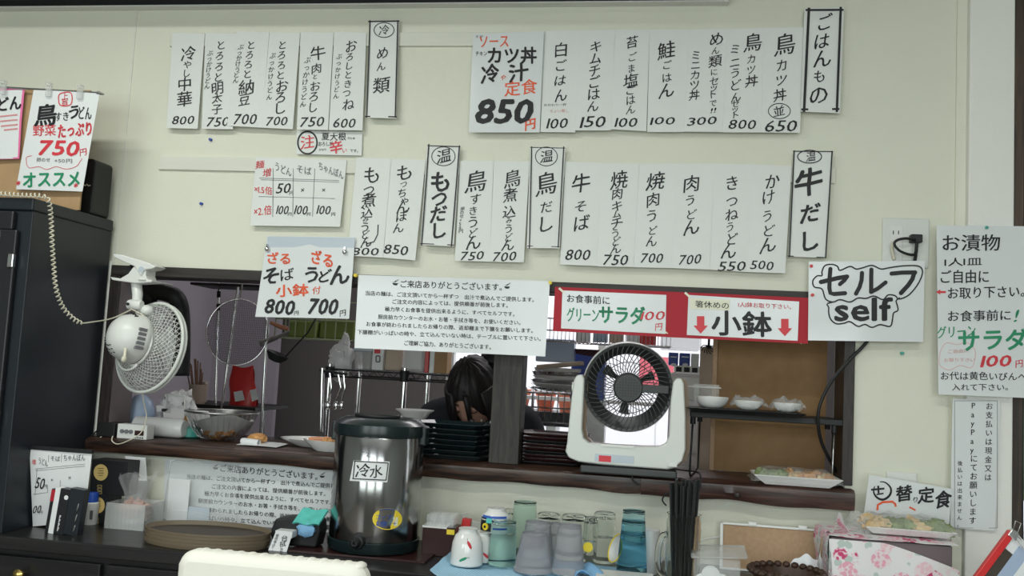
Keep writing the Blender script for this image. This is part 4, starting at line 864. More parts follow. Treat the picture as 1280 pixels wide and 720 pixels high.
# ---- timer box with display and black adapter
L0 = ZB
c = at(167, 547, -.02); t = thing('display_unit', 'small white electronic unit with round dials and red display on the ledge', 'device', (c.x, -.02, L0))
sx = mpp(167, 536, -.02)
MB().box(-20*sx, 20*sx, -.012, .03, 0, 18*sx).build('case', 'white', t, bev=.002)
for i in range(3): MB(T((-13*sx+i*6*sx, -.012, 9*sx)) @ RX(90)).lathe([(2.6*sx, 0), (2.6*sx, .004)], 14).build('dial', 'ink_g', t, smooth=True, label='grey dial')
MB().box(4*sx, 16*sx, -.0135, -.012, 5*sx, 11*sx).build('display', 'tray_r', t, label='dark red display')
for i in range(4): MB().box((5+i*3)*sx, (6.6+i*3)*sx, -.0135, -.012, 1.5*sx, 3*sx).build('button', 'ink', t)
c = at(136, 543, .0); MB().box(c.x-.028, c.x+.030, -.02, .05, L0, L0+.042).build('power_adapter', 'blackpl', bev=.003, label='black adapter box beside the white electronic unit on the ledge', cat='adapter')
MB().tube(spl([at(125, 536, .0), at(116, 543, -.03), at(110, 556, -.05), at(108, 570, -.04), at(107, 585, -.03)], 6), .002, 5).build('black_lead', 'blackpl', smooth='all', label='black lead dropping from the adapter beside the tall cabinet', cat='cord')
MB().tube(spl([at(127, 546, -.03), at(116, 551, -.05), at(107, 558, -.05), at(110, 548, -.03)], 5), .0016, 5).build('tan_lead', 'cream', smooth='all', label='thin tan wires bunched at the left end of the ledge', cat='cord')
# white cylinder lying down, blue jug, bag and stand, green pot
c = at(170, 546, .10); c2 = at(228, 545, .08); r = .030
mb = MB(T((c.x, .09, L0+r)) @ RY(90)).lathe([(r*.75, 0), (r*.97, .004), (r, .012), (r, c2.x-c.x-.02), (r*.96, c2.x-c.x-.008), (r*.8, c2.x-c.x)], 28); mb.build('white_canister', 'whitegl', smooth=True, label='white cylindrical canister lying on the ledge behind the electronic unit', cat='canister')
c = at(176, 530, .2); t = thing('blue_jug', 'pale blue plastic jug behind the white canister under the clip fan', 'jug', (c.x, .19, L0))
MB().lathe([(.048, 0), (.052, .01), (.047, .07), (.036, .10), (.018, .118), (.002, .122)], 24).build('body', 'ltblue', t, smooth=True); MB().lathe([(.0535, .0), (.0535, .012)], 24).build('base_ring', 'ltblue', t, smooth=True)
c = at(222, 520, .2); t = thing('white_bag', 'crumpled white plastic bag of bread standing on the ledge', 'bag', (c.x-.005, .2, L0))
mb = MB().ball((0, 0, .055), .062, .04, .062, 24, 14, .7, 9, 3).ball((.01, 0, .105), .04, .03, .035, 18, 10, .9, 12, 5); mb.build('film', 'bag', t, smooth=True)
MB().ball((.005, 0, .045), .042, .028, .04, 16, 10, .3, 8, 1).build('bread', 'fry', t, smooth=True)
t = thing('wire_stand', 'small white wire bracket in front of the crumpled bag', 'stand', at(207, 522, .17))
MB().tube([at(207, 520, .17), at(208, 493, .17), at(231, 494, .17), at(231, 520, .17)], .0022, 6).tube([at(207, 493, .17), at(207, 494, .13)], .0022, 6).build('bracket', 'white', t, world=True, smooth='all')
MB(T(at(206, 514, .165))).box(-.008, .004, -.006, .006, -.01, .008).build('clamp', 'blackpl', t, world=True)
c = at(233, 545, .12); MB(T((c.x, .14, L0))).lathe([(.03, 0), (.036, .004), (.036, .03), (.03, .034)], 22).build('green_tub', 'green', smooth=True, label='green tub behind the metal strainer bowl on the ledge', cat='tub')
# strainer bowl with paper and fried food
c = at(275, 549, .12); t = thing('strainer_bowl', 'wide steel mesh bowl lined with paper standing on the ledge', 'bowl', (c.x, .12, L0)); s = mpp(275, 530, .12)
prof = [(.020, .002), (.055, .004), (.068, .012), (.085, .034), (.098, .060), (.108, .084), (.110, .086), (.107, .086), (.096, .062), (.083, .036), (.066, .0145), (.054, .007), (.02, .0055)]
MB().lathe(prof, 40).build('bowl', mat('mesh_steel', (.40, .40, .39), .3, 1, alpha=.22), t, smooth=True)
MB().tube([(.110*math.cos(a), .110*math.sin(a), .087) for a in [2*math.pi*k/40 for k in range(40)]], .0032, 8, True).build('rim', 'wire', t, smooth='all')
mb = MB()
for k in range(36):
    a = 2*math.pi*k/36; mb.tube([(r*math.cos(a), r*math.sin(a), z) for r, z in ((.055, .003), (.069, .0125), (.086, .034), (.099, .06), (.109, .085))], .0006, 3)
mb.build('mesh_wire', 'wire', t)
def pf(u, v):
    a = (u-.5)*4.6-1.5; r = .040+.052*v+.010*math.sin(u*15)*v; return Vector((r*math.cos(a), r*math.sin(a), .016+.056*v+.012*math.sin(u*11+1)*v))
MB().sheet(pf, 30, 5, (0, 0, -.0006)).build('lining_paper', 'paper_b', t, smooth=True)
MB().ball((0, 0, .03), .055, .055, .024, 18, 8, .4, 12, 2).build('fried_food', 'fry', t, smooth=True)
# paper sheet with croquette
c = at(325, 551, .02); t = thing('paper_wrap', 'white paper sheet with rolled edge lying on the ledge right of the strainer', 'paper', (c.x, .03, L0))
MB().sheet(lambda u, v: Vector((-.062+.125*u, -.035+.09*v, .002+.006*u*(1-u)+.004*v)), 8, 5, (0, 0, .0007)).build('sheet', 'paper_b', t, smooth=True)
MB(T((-.05, .0, .010)) @ RZ(-14) @ RY(90)).lathe([(.0095, -.012), (.0105, .0), (.009, .05), (.008, .05), (.0085, -.012)], 16, True).build('rolled_edge', 'paper_b', t, smooth=True)
c = at(328, 550, .09); MB(T((c.x, .055, L0+.020))).ball((0, 0, 0), .030, .022, .014, 20, 12, .35, 14, 4).build('croquette', 'fry', smooth=True, label='golden fried croquette lying on the white paper sheet', cat='food')
# plates of food beside the jug
c = at(385, 556, .07)
def oval_plate(name, label, loc, rx, ry, h, mt='whitegl'):
    o = MB(T(loc)).lathe([(.45, 0), (.55, 0), (.62, .12*1), (.95, .85), (1.0, 1.0), (.97, 1.0), (.90, .80), (.58, .22), (.01, .2)], 36)
    lx, ly, lz = loc; o.v = [(lx+(x-lx)*rx, ly+(y-ly)*ry, lz+(z-lz)*h) for x, y, z in o.v]; return o.build(name, mt, smooth=True, label=label, cat='plate')
oval_plate('white_plate', 'large white plate holding a second plate on the ledge, left of the jug', (at(400, 556, .12).x, .12, L0), .125, .085, .024)
oval_plate('white_plate', 'deeper white dish of orange food on the ledge beside the jug', (at(415, 562, .03).x, .02, L0), .085, .055, .032)
cx = at(415, 556, .03).x
for k, (dx, dy, mt) in enumerate(((-.045, .0, 'salmon'), (-.02, .015, 'salmon'), (.0, -.005, 'fry'), (.028, .01, 'fry'), (.05, -.004, 'fry'))):
    MB(T((cx+dx, .02+dy, L0+.030+.0)) @ RZ(20*k)).ball((0, 0, 0), .022, .018, .009, 14, 8, .5, 12, k).build('food_slice', mt, smooth=True, label=None if k else None, cat='food', group='food slices in the deep white dish')
for o in bpy.data.objects:
    if o.name.startswith('food_slice'): o['label'] = 'orange brown food slice lying in the deeper white dish beside the jug'
# ---- stack of black trays
def tray(name, label, loc, rx, ry, mt, group, cat='tray', hh=.016, oct_=True):
    q = .35; pl = [(-rx, -ry*q), (-rx*.72, -ry), (rx*.72, -ry), (rx, -ry*q), (rx, ry*q), (rx*.72, ry), (-rx*.72, ry), (-rx, ry*q)]
    mb = MB(T(loc)); ins = [(x*.93, y*.93) for x, y in pl]; ou = [(x*.88, y*.88) for x, y in pl]
    n = len(pl); vs = [(x, y, 0) for x, y in ou]+[(x, y, hh) for x, y in pl]+[(x*.985, y*.985, hh+.0015) for x, y in pl]+[(x, y, .003) for x, y in ou]
    fs = [tuple(range(n))[::-1]]
    for a in range(3): fs += [(a*n+i, a*n+(i+1) % n, (a+1)*n+(i+1) % n, (a+1)*n+i) for i in range(n)]
    fs.append(tuple(3*n+i for i in range(n))); mb.add(vs, fs)
    return mb.build(name, mt, bev=.0012, label=label, cat=cat, group=group)
cx = at(566, 555, .07).x
# round black serving trays: thin rims, stacked
def rtray(name, lab, x, y, z, r, mt, grp, hh=.013, ry=None):
    ry = ry or r; o = MB().lathe([(r*.86, 0), (r*.90, .001), (r*.985, hh*.75), (r, hh), (r*.985, hh+.0014), (r*.965, hh), (r*.88, .004), (.01, .004)], 44, sx=1, sy=ry/r); o.m = Matrix.Identity(4)
    o.v = [(a+x, b+y, c+z) for a, b, c in o.v]; return o.build(name, mt, smooth=True, label=lab, cat='tray', group=grp)
N = 7
ordn = ['bottom', 'second from bottom', 'third from bottom', 'middle', 'third from top', 'second from top', 'topmost']
for k in range(N):
    tray('black_tray', 'black tray in the stack between the water jug and the post, %s' % ordn[k], (cx+.003*math.sin(k*2)+(0 if k else .012), .085+.002*math.cos(k*3), L0+k*.0148), .118-.0012*abs(k-3), .085, 'darkgreen', 'stacked black trays by the jug', hh=.012)
cx = at(690, 565, .10).x
for k in range(9):
    tray('lacquer_tray', 'dark lacquer tray in the stack between post and fan, %s' % ['bottom', 'second from bottom', 'third from bottom', 'fourth from bottom', 'middle', 'fourth from top', 'third from top', 'second from top', 'topmost'][k], (cx+.003*math.sin(k*1.7), .12, L0+k*.0100), .108, .08, 'tray_r' if k % 3 else 'blackpl', 'stacked lacquer trays behind the fan', hh=.0072)

# ---- circulator fan
c = at(786, 592, -.02); FY = -.03; S = mpp(785, 500, FY)
g = at(785, 484, FY); bz = L0
t = thing('circulator_fan', 'white and charcoal circulator fan on a U-shaped stand in the opening', 'fan', (g.x, FY, bz))
gz = g.z-bz; RG = .1225
# fan head frame: axis toward viewer, slightly turned
MH = T((0, 0, gz)) @ RZ(4) @ RX(94)
mb = MB(MH); mb.lathe([(RG*.93, .008), (RG*.99, .010), (RG, .002), (RG*.99, -.05), (RG*.92, -.085), (RG*.80, -.095), (RG*.76, -.093), (RG*.86, -.075), (RG*.93, -.04)], 56, True)
mb.build('duct', 'fangrey', t, smooth=True)
mb = MB(MH); mb.lathe([(RG*1.0, .0), (RG*1.015, -.004), (RG*1.015, -.05), (RG*1.0, -.052)], 56, True); mb.build('duct_shell', 'white', t, smooth=True)
mb = MB(MH)
for k in range(48):
    a = 2*math.pi*k/48; p = []
    for i in range(6):
        q = i/5; r = .040+(RG*.965-.040)*q; b = a+.38*(1-q); p.append((r*math.cos(b), r*math.sin(b), .012+.012*math.sin(math.pi*min(1, .5+.5*(1-q)))*(1-q*.4)-.006))
    mb.tube(p, .0016, 4)
for r in (.070,): mb.tube([(r*math.cos(a), r*math.sin(a), .016) for a in [2*math.pi*k/60 for k in range(60)]], .0015, 4, True)
gr = mb.build('front_grille', 'fangrey', t, smooth='all')
def funnel(u, v):
    a = 2*math.pi*u; r = RG*.93+(RG*.60-RG*.93)*v; return MH @ Vector((r*math.cos(a), r*math.sin(a), .004-.05*v))
mb = MB(MH); mb.lathe([(RG*.935, .002), (RG*.73, -.052), (RG*.72, -.056), (RG*.75, -.058), (RG*.945, -.004)], 56, True); mb.build('funnel', 'fangrey', t, smooth=True)
mb = MB(MH); mb.lathe([(.004, .024), (.036, .024), (.041, .018), (.041, .008), (.002, .008)], 36); hub = mb.build('hub', 'fangrey', t, smooth=True)
mb = MB(MH)
for i in range(-4, 5):
    for j in range(-3, 4):
        if i*i+j*j < 18: mb.box(i*.0075-.0012, i*.0075+.0012, j*.0075-.0012, j*.0075+.0012, .0238, .0246)
mb.build('hub_holes', 'ink', hub)
mb = MB(MH).box(.03, RG*.9, -.011, .011, .010, .020); mb.build('badge_arm', 'fangrey', t, bev=.002)
mb = MB(MH)
for k in range(22):
    a = 2*math.pi*k/22; mb.tube([(r*math.cos(a+.5*(r-.03)/.04), r*math.sin(a+.5*(r-.03)/.04), -.094) for r in (.025, .038, .052, .066, .080, .09)], .0013, 4)
mb.lathe([(.028, -.10), (.028, -.088)], 24); mb.build('rear_grille', 'fangrey', t, smooth=True)
for k in range(3):
    m4 = MH @ RZ(120*k+25)
    def bl(u, v): r = .02+.06*u; a = (v-.5)*(.22+.16*u); return m4 @ Vector((r*math.cos(a), r*math.sin(a), -.045+(v-.5)*.02))
    MB().sheet(bl, 5, 3, (0, .0012, 0)).build('blade', 'fangrey', t, smooth=True)
mb = MB(MH).lathe([(.022, -.09), (.022, .01)], 24); mb.build('motor', 'fangrey', t, smooth=True)
# U stand
def P2(x, y): p = at(x, y, FY); return (p.x-g.x, p.z-bz)
outer = [P2(*p) for p in ((719, 474), (723, 467), (729, 467), (732, 474))]
U = [(711, 552), (716, 500), (719.5, 475), (723, 469), (729, 468), (732, 473), (731, 500), (729, 535), (731, 546), (737, 552), (760, 555), (800, 557), (822, 557), (832, 553), (836, 544), (838, 500), (841, 478), (845, 473), (851, 473), (854, 479), (856, 520), (856, 560), (852, 574), (843, 582), (834, 584.5), (800, 582), (750, 578), (725, 575), (713, 570), (709, 562)]
MB().prism([P2(*p) for p in U], -.055, -.012).build('stand', 'fanwhite', t, bev=.004, smooth=True)
MB().prism([(x*1.012+.004, z) for x, z in [P2(*p) for p in U]], -.0119, -.004).build('stand_trim', 'gold', t, smooth=True, label='gold brown back edge of the stand')
MB().prism([(x*1.02+.010, z*.99) for x, z in [P2(*p) for p in U]], -.0039, .03).build('stand_back', 'gold', t, smooth=True)
mb = MB().box(P2(727, 580)[0], P2(846, 580)[0], -.05, .06, 0, .020); mb.build('base', 'fangrey', t, bev=.004)
MB().box(P2(752, 556)[0], P2(793, 556)[0], -.058, -.055, P2(770, 557)[1], P2(770, 554)[1]).build('slot', 'white', t)
lb = MB().box(P2(745, 570)[0], P2(793, 570)[0], -.0565, -.0551, P2(770, 576)[1], P2(770, 566.5)[1]).build('label_plate', 'band', t, label='grey label plate')
MB().box(P2(750, 570)[0], P2(765, 570)[0], -.0572, -.0566, P2(760, 575)[1], P2(760, 567.5)[1]).build('logo', 'ink_r', lb, label='red label print')
for x in (720, 848): MB(T((P2(x, 484)[0], -.03, P2(x, 484)[1])) @ RY(90)).lathe([(.014, -.008), (.014, .008)], 18).build('pivot', 'fanwhite', t, smooth=True)
MB(T((P2(840, 578)[0], -.062, P2(840, 578)[1]))).box(-.012, .012, -.004, .004, -.006, .004).build('white_plug', 'white', t, bev=.001)
MB().tube(spl([at(842, 586, -.07), at(857, 588, -.06), at(872, 590, -.03), at(876, 597, -.07), at(874, 610, -.075), at(865, 604, -.07), at(848, 598, -.068), at(846, 612, -.08), at(833, 617, -.078), at(828, 625, -.075), at(833, 632, -.075)], 6), .0022, 5).build('fan_cord', 'blackpl', smooth='all', label='black looped cord hanging over the ledge right of the circulator fan', cat='cord')
MB().tube(spl([at(840, 592, -.064), at(810, 594, -.066), at(793, 592, -.068), at(791, 600, -.07), at(799, 606, -.07)], 6), .0022, 5).build('fan_cord', 'blackpl', smooth='all', label='short black cord loop on the ledge in front of the fan base', cat='cord')
# ---- shelf stand in the right bay
za = at(862, 515, .0).z; zt = at(870, 509, -.02).z
x0 = at(863, 512, 0).x; x1 = at(1053, 520, 0).x
t = thing('shelf_stand', 'black metal shelf stand with wire legs in the right bay of the opening', 'shelf', ((x0+x1)/2, .08, L0)); hx = (x1-x0)/2; hz = 1.157-L0
MB().box(-hx, hx, -.09, .10, hz-.016, hz).build('shelf_board', 'blackpl', t, bev=.002)
for x, y in ((-hx+.008, -.08), (-hx+.035, .085), (hx-.02, -.08), (hx-.008, .085)):
    MB(T((x, y, 0))).lathe([(.0075, hz-.035), (.0075, hz-.016)], 10).build('leg_socket', 'blackpl', t, smooth=True)
for x in (-hx+.008, hx-.02):
    MB().tube([(x, -.08, hz-.02), (x-.004, -.082, .01), (x-.002, -.078, .003), (x+.02, .08, .003), (x+.026, .085, .01), (x+.027, .085, hz-.02)], .0028, 6).build('wire_leg', 'wire' if x > 0 else 'blackpl', t, smooth='all')
xc = at(935, 510, 0).x
MB(T((xc-.012, .0, 1.157))).frustum((-.135, .135, -.07, .07, 0), (-.155, .155, -.085, .085, .012)).build('serving_tray', 'blackpl', bev=.0015, label='black serving tray with flared rim on top of the shelf stand', cat='tray')
Zt = 1.1695
def bowlat(px, r, h, label, mt='whitegl', y=.0, name='white_bowl'):
    x = at(px, 500, y).x; o = MB(T((x, y, Zt))).lathe([(r*.5, 0), (r*.62, .002), (r*.88, h*.4), (r*.98, h*.85), (r, h), (r*.95, h), (r*.84, h*.45), (r*.5, .007), (.002, .006)], 32)
    return o.build(name, mt, smooth=True, label=label, cat='bowl', group='bowls on the shelf tray')
bowlat(890, .0455, .030, 'white bowl stack at the left end of the tray on the shelf stand')
bowlat(936, .038, .024, 'film covered white bowl in the middle of the tray on the shelf stand')
bowlat(984, .038, .024, 'film covered white bowl at the right end of the tray on the shelf stand')
for px, w_, sd, lab in ((936, .048, 3, 'crumpled clear plastic film over the middle bowl on the tray'), (984, .045, 6, 'crumpled clear plastic film over the right bowl on the tray')):
    x = at(px, 500, 0).x
    def fl(u, v, x=x, w_=w_, sd=sd):
        a = (u-.5)*2; b = (v-.5)*2; r = max(abs(a), abs(b)); return Vector((x+a*w_, b*w_*.9, Zt+.031-.022*max(0, r-.72)/.28+.010*noise.noise(Vector((u*7, v*7, sd)))+.012*max(0, noise.noise(Vector((u*4+9, v*4, sd))))))
    MB().sheet(fl, 22, 22, (0, 0, .0004)).build('plastic_film', 'film', smooth=True, label=lab, cat='film')
# clear lid lying behind bowls
MB(T((at(875, 480, .06).x, .07, at(875, 482, .07).z))).frustum((-.075, .06, -.04, .04, -.006), (-.07, .055, -.036, .036, 0)).build('food_cover', 'acryl2', bev=.003, label='translucent plastic cover above the left bowl on the shelf stand', cat='lid')
MB(T((at(885, 494, .075).x, .075, Zt-.0125))).box(-.04, .03, -.006, .006, 0, .075).build('clear_box', 'acryl', label='clear plastic box behind the left bowl under the cover', cat='box')
# wrapped dish at the bottom
xc = at(993, 605, -.0).x; c0 = at(935, 600, -.02); c1 = at(1047, 607, -.02)
t = thing('wrapped_dish', 'white rectangular dish of food under plastic wrap on the right end of ledge', 'dish', (xc, -.005, L0)); hw = (c1.x-c0.x)/2-.002
MB().add([(-hw*.72, -.045, 0), (hw*.72, -.045, 0), (hw*.72, .045, 0), (-hw*.72, .045, 0), (-hw, -.062, .024), (hw, -.062, .024), (hw, .062, .024), (-hw, .062, .024), (-hw*.96, -.058, .026), (hw*.96, -.058, .026), (hw*.96, .058, .026), (-hw*.96, .058, .026), (-hw*.7, -.042, .006), (hw*.7, -.042, .006), (hw*.7, .042, .006), (-hw*.7, .042, .006)],
        [(0, 3, 2, 1)]+[(a*4+i, a*4+(i+1) % 4, a*4+4+(i+1) % 4, a*4+4+i) for a in range(3) for i in range(4)]+[(12, 13, 14, 15)]).build('dish', 'whitegl', t, bev=.001)
for k in range(16):
    x = -hw*.75+hw*1.5*(k % 8)/7; MB(T((x, (-.028 if k < 8 else .025)+jit(.008), .022)) @ RZ(jit(90))).ball((0, 0, 0), .020, .014, .010+.003*(k % 3), 10, 7, .7, 12, k).build('food_piece', 'veg' if k % 8 < 3 else ('fry' if k % 3 else 'noodle'), t, smooth=True)
def fl(u, v):
    a = (u-.5)*2; b = (v-.5)*2; r = max(abs(a), abs(b)); return Vector((a*(hw+.006), b*.068, .040-.030*max(0, r-.7)/.3-.02*max(0, a-.8)*(b < 0)+.008*noise.noise(Vector((u*9, v*5, 2)))))
MB().sheet(fl, 36, 16, (0, 0, .0004)).build('plastic_wrap', 'film', t, smooth=True)

# ---- power outlet and black cable
t = thing('wall_outlet', 'ivory double wall outlet plate above the self sign', 'outlet', at(1132, 345, 0))
MB().box(at(1102, 300, 0).x, at(1161, 300, 0).x, -.008, -.0003, at(1132, 335, 0).z, at(1132, 273, 0).z).build('plate', 'fanwhite', t, world=True, bev=.004)
MB().box(at(1112, 300, 0).x, at(1127, 300, 0).x, -.0095, -.008, at(1120, 330, 0).z, at(1120, 283, 0).z).build('socket', 'white', t, world=True, bev=.001)
for px in (1115.5, 1122): MB().box(at(px, 291, 0).x-.0012, at(px, 291, 0).x+.0012, -.0102, -.0094, at(px, 293.5, 0).z, at(px, 289, 0).z).build('slot', 'blackpl', t, world=True)
MB().box(at(1135, 300, 0).x, at(1149, 300, 0).x, -.034, -.008, at(1142, 305, 0).z, at(1142, 295, 0).z).build('black_plug', 'blackpl', bev=.002, label='black plug in the wall outlet with looped cord', cat='plug')
MB().tube(spl([at(1144, 300, -.034), at(1133, 298, -.045), at(1122, 300, -.045), at(1118, 305, -.045), at(1124, 313, -.045), at(1136, 318, -.04), at(1145, 317, -.035), at(1146, 305, -.032)], 6), .0036, 6).tube(spl([at(1146, 303, -.034), at(1145, 315, -.030), at(1142, 330, -.02), at(1128, 360, -.016), at(1105, 395, -.016), at(1083, 428, -.018), at(1060, 452, -.02), at(1036, 482, -.025), at(1023, 515, -.03), at(1026, 550, -.0), at(1040, 580, .04), at(1049, 595, .08)], 8), .0045, 8).build('black_cable', 'blackpl', smooth='all', label='thick black power cable curving from the outlet across the right bay', cat='cable')
MB().tube(spl([at(1116, 303, -.009), at(1115, 312, -.018), at(1118, 325, -.016)], 5), .004, 6).build('clear_plug_cord', 'ivory', smooth='all', label='small ivory plug and cord in the left socket of the outlet', cat='plug')
t = thing('wall_outlet', 'lower white outlet plate half hidden behind the daily set sign', 'outlet', at(1127, 610, 0))
MB().box(at(1107, 600, 0).x, at(1146, 600, 0).x, -.008, -.0003, at(1127, 630, 0).z, at(1127, 590, 0).z).build('plate', 'white', t, world=True, bev=.004)
MB().box(at(1119, 600, 0).x, at(1133, 600, 0).x, -.0095, -.008, at(1127, 625, 0).z, at(1127, 600, 0).z).build('socket', 'white', t, world=True, bev=.001)
# ================================================================== KITCHEN BEHIND THE OPENING
def post_tube(mb, px, y0, y1, Y, r=.008): mb.tube([at(px[0], y0, Y), at(px[1], y1, Y)], r, 10)
def rack(name, label, x0, x1, y0, y1, zs, ztop, r=.011, mt='chrome'):
    t = thing(name, label, 'rack', ((x0+x1)/2, (y0+y1)/2, 0))
    for x in (x0, x1):
        for y in (y0, y1): MB().tube([(x, y, 0), (x, y, ztop)], r, 10).build('post', 'chrome', t, world=True, smooth=True)
    for z in zs:
        mb = MB()
        for zz in (z, z-.028):
            for y in (y0, y1): mb.tube([(x0, y, zz), (x1, y, zz)], .0035, 5)
            for x in (x0, x1): mb.tube([(x, y0, zz), (x, y1, zz)], .0035, 5)
        n = max(4, int((x1-x0)/.05))
        for y in (y0, y1):
            p = [(x0+(x1-x0)*i/(2*n), y, z if i % 2 else z-.028) for i in range(2*n+1)]; mb.tube(p, .0022, 4)
        for i in range(1, int((x1-x0)/.03)): x = x0+.03*i; mb.tube([(x, y0, z), (x, y1, z)], .0018, 4)
        mb.build('wire_shelf', mt, t, world=True, smooth='all')
        for x in (x0, x1): MB().tube([(x, y0, z-.035), (x, y0, z+.01)], r*1.6, 10).build('collar', 'blackpl', t, world=True, smooth=True)
    return t
ys = .95; z1 = at(500, 466, ys).z
rack('wire_rack', 'black wire shelf rack on chrome posts behind the water jug', at(412, 466, ys).x, at(506, 466, ys).x, ys, ys+.38, (.62, z1), z1+.02, mt='blackpl')
# right part of that shelf continues to the head
mb = MB(); xa, xb = at(506, 466, ys).x, at(566, 470, ys).x
for zz in (z1, z1-.028):
    for y in (ys, ys+.38): mb.tube([(xa, y, zz), (xb, y, zz)], .0035, 5)
p = [(xa+(xb-xa)*i/8, ys, z1 if i % 2 else z1-.028) for i in range(9)]; mb.tube(p, .0022, 4)
for i in range(1, 6): mb.tube([(xa+.03*i, ys, z1), (xa+.03*i, ys+.38, z1)], .0018, 4)
mb.build('shelf_extension', 'blackpl', smooth='all', label='black wire shelf extension running behind the bent head', cat='shelf')
# things on that shelf
def sbox(name, px0, px1, py0, Y, mt, lab, cat, d=.1, z=None, bev=.003):
    a = at(px0, 450, Y); b = at(px1, 450, Y); zt = at((px0+px1)/2, py0, Y).z
    return MB().box(a.x, b.x, Y, Y+d, (z1+.005) if z is None else z, zt).build(name, mt, bev=bev, label=lab, cat=cat)
t = thing('plastic_tub', 'clear grey plastic tub on the wire shelf beneath the hanging notice', 'tub', (at(452, 450, 1.0).x, 1.06, z1+.005))
h = at(452, 433, 1.0).z-z1-.005; MB().frustum((-.03, .032, -.05, .05, 0), (-.036, .038, -.055, .055, h*.8)).build('tub', 'acryl2', t, bev=.002); MB().box(-.04, .042, -.06, .06, h*.8, h*.9).build('lid', 'band', t, bev=.002); MB().ball((0, 0, h), .02, .03, .02, 12, 8, .6, 9, 2).build('contents', 'bag', t, smooth=True)
o = sbox('seasoning_carton', 465, 479, 432, 1.0, 'paper_b', 'white carton with small red and black print on the wire shelf', 'carton', .06)
i = Ink(lambda x, y, e: at(x, y, .9995-e), 430, 330, 4.7407, False); i.p([(180, 505), (215, 505), (215, 530), (180, 530)], 'r'); i.rect(190, 545, 212, 580, 8, 'g'); i.build(o)
sbox('snack_pouch', 480, 501, 428, 1.02, 'card_l', 'brown grey pouch on the wire shelf beside the white carton', 'pouch', .06, bev=.012)
sbox('snack_pouch', 502, 530, 428, 1.02, 'acryl2', 'clear pouch with white printed content on the wire shelf', 'pouch', .06, bev=.012)
sbox('snack_pouch', 531, 536, 430, 1.02, 'red', 'thin red packet on the wire shelf', 'pouch', .06, bev=.002)
sbox('snack_pouch', 537, 543, 430, 1.02, 'paper_b', 'thin white packet on the wire shelf right of the red one', 'pouch', .06, bev=.002)
sbox('cardboard_box', 543, 559, 430, 1.02, 'card', 'brown cardboard box at right end of the wire shelf', 'box', .08, bev=.001)
# white plastic bag hanging and green wire basket
t = thing('wire_basket', 'pale green wire basket of packages hanging behind the zaru sign', 'basket', at(405, 425, 1.1))
a = at(345, 398, 1.1); b = at(445, 408, 1.1); bz_ = at(400, 424, 1.1).z; tz = a.z+.08
mb = MB()
for i in range(9):
    x = a.x+(b.x-a.x)*i/8; mb.tube([(x, 1.1, tz), (x, 1.1, bz_), (x, 1.3, bz_)], .003, 5)
for z in (tz, (tz+bz_)/2, bz_): mb.tube([(a.x, 1.1, z), (b.x, 1.1, z)], .003, 5)
mb.tube([(a.x, 1.1, bz_), (a.x, 1.3, bz_), (b.x, 1.3, bz_), (b.x, 1.1, bz_)], .003, 5); mb.build('wires', mat('pale_green_wire', (.34, .40, .25), .5), t, world=True, smooth='all')
for k, (p0, p1, py, mt) in enumerate(((360, 395, 400, 'lime'), (396, 440, 398, 'lime'), (362, 380, 408, 'cream'))):
    MB().box(at(p0, 410, 1.14).x, at(p1, 410, 1.14).x, 1.14+.03*k, 1.2+.02*k, bz_+.004, at(p0, py, 1.14).z).build('package', mt, bev=.008, label='green and cream food package in the hanging wire basket, %s' % ['left', 'right', 'front corner'][k], cat='package', group='packages in the wire basket')
c = at(427, 445, 1.0); mb = MB().ball((c.x, 1.0, c.z-.02), .048, .03, .075, 20, 14, .5, 10, 4).ball((c.x+.01, 1.0, c.z+.05), .02, .015, .04, 14, 10, .6, 10, 2); mb.build('hanging_bag', 'bag', smooth=True, label='white plastic bag hanging above the left end of the wire shelf', cat='bag')
# copper handled pan + strainers hanging
t = thing('hanging_pan', 'dark small pan with copper brown handle hanging behind the zaru sign', 'pan', at(350, 400, .62))
MB().tube([at(338, 403, .62), at(352, 409, .62), at(361, 411, .62)], [.006, .009, .007], 10).build('handle', 'copper', t, world=True, smooth=True, label='copper brown handle')
MB().tube([at(361, 411, .62), at(362, 396, .62), at(360, 325, .62)], .003, 6).build('ring', 'wire', t, world=True, smooth=True)
c = at(297, 415, .60); t = thing('round_strainer', 'large round wire mesh strainer with bright rim hanging in the kitchen', 'strainer', c)
RR = 37*mpp(297, 415, .6)*1.02; Ms = frame(c, (.25, -1, .1))
MB().tube([c+Vector((0, 0, RR*1.1)), Vector((c.x, .62, 1.60))], .003, 6).build('hook', 'wire', t, world=True)
MB(Ms).tube([(RR*math.cos(a), RR*1.1*math.sin(a), 0) for a in [2*math.pi*k/48 for k in range(48)]], .0030, 7, True).build('rim', 'chrome', t, world=True, smooth='all')
mb = MB(Ms)
for k in range(-22, 23):
    q = k/23; L_ = RR*math.sqrt(1-q*q)
    mb.tube([(q*RR, -L_*1.1, 0), (q*RR, 0, -.02*(1-q*q)), (q*RR, L_*1.1, 0)], .0006, 3); mb.tube([(-L_, q*RR*1.1, 0), (0, q*RR*1.1, -.02*(1-q*q)), (L_, q*RR*1.1, 0)], .0006, 3)
mb.build('mesh', 'blackpl', t, world=True)
MB().tube([at(325, 430, .62), at(345, 422, .66), at(362, 414, .7)], [.012, .009, .004], 8).build('hanging_ladle', 'wire', smooth=True, label='grey ladle handle behind the round strainer', cat='ladle')
c = at(347, 443, .64); MB(Matrix.Translation(c) @ RY(20)).tube([(.03, 0, 0), (.075, 0, .12), (.10, 0, 1.60-c.z)], .003, 6).lathe([(.003, -.03), (.025, -.025), (.040, -.005), (.042, .004), (.038, .004), (.02, -.018), (.003, -.022)], 22).build('black_ladle', 'blackpl', smooth=True, label='black ladle bowl right of the round strainer', cat='ladle')
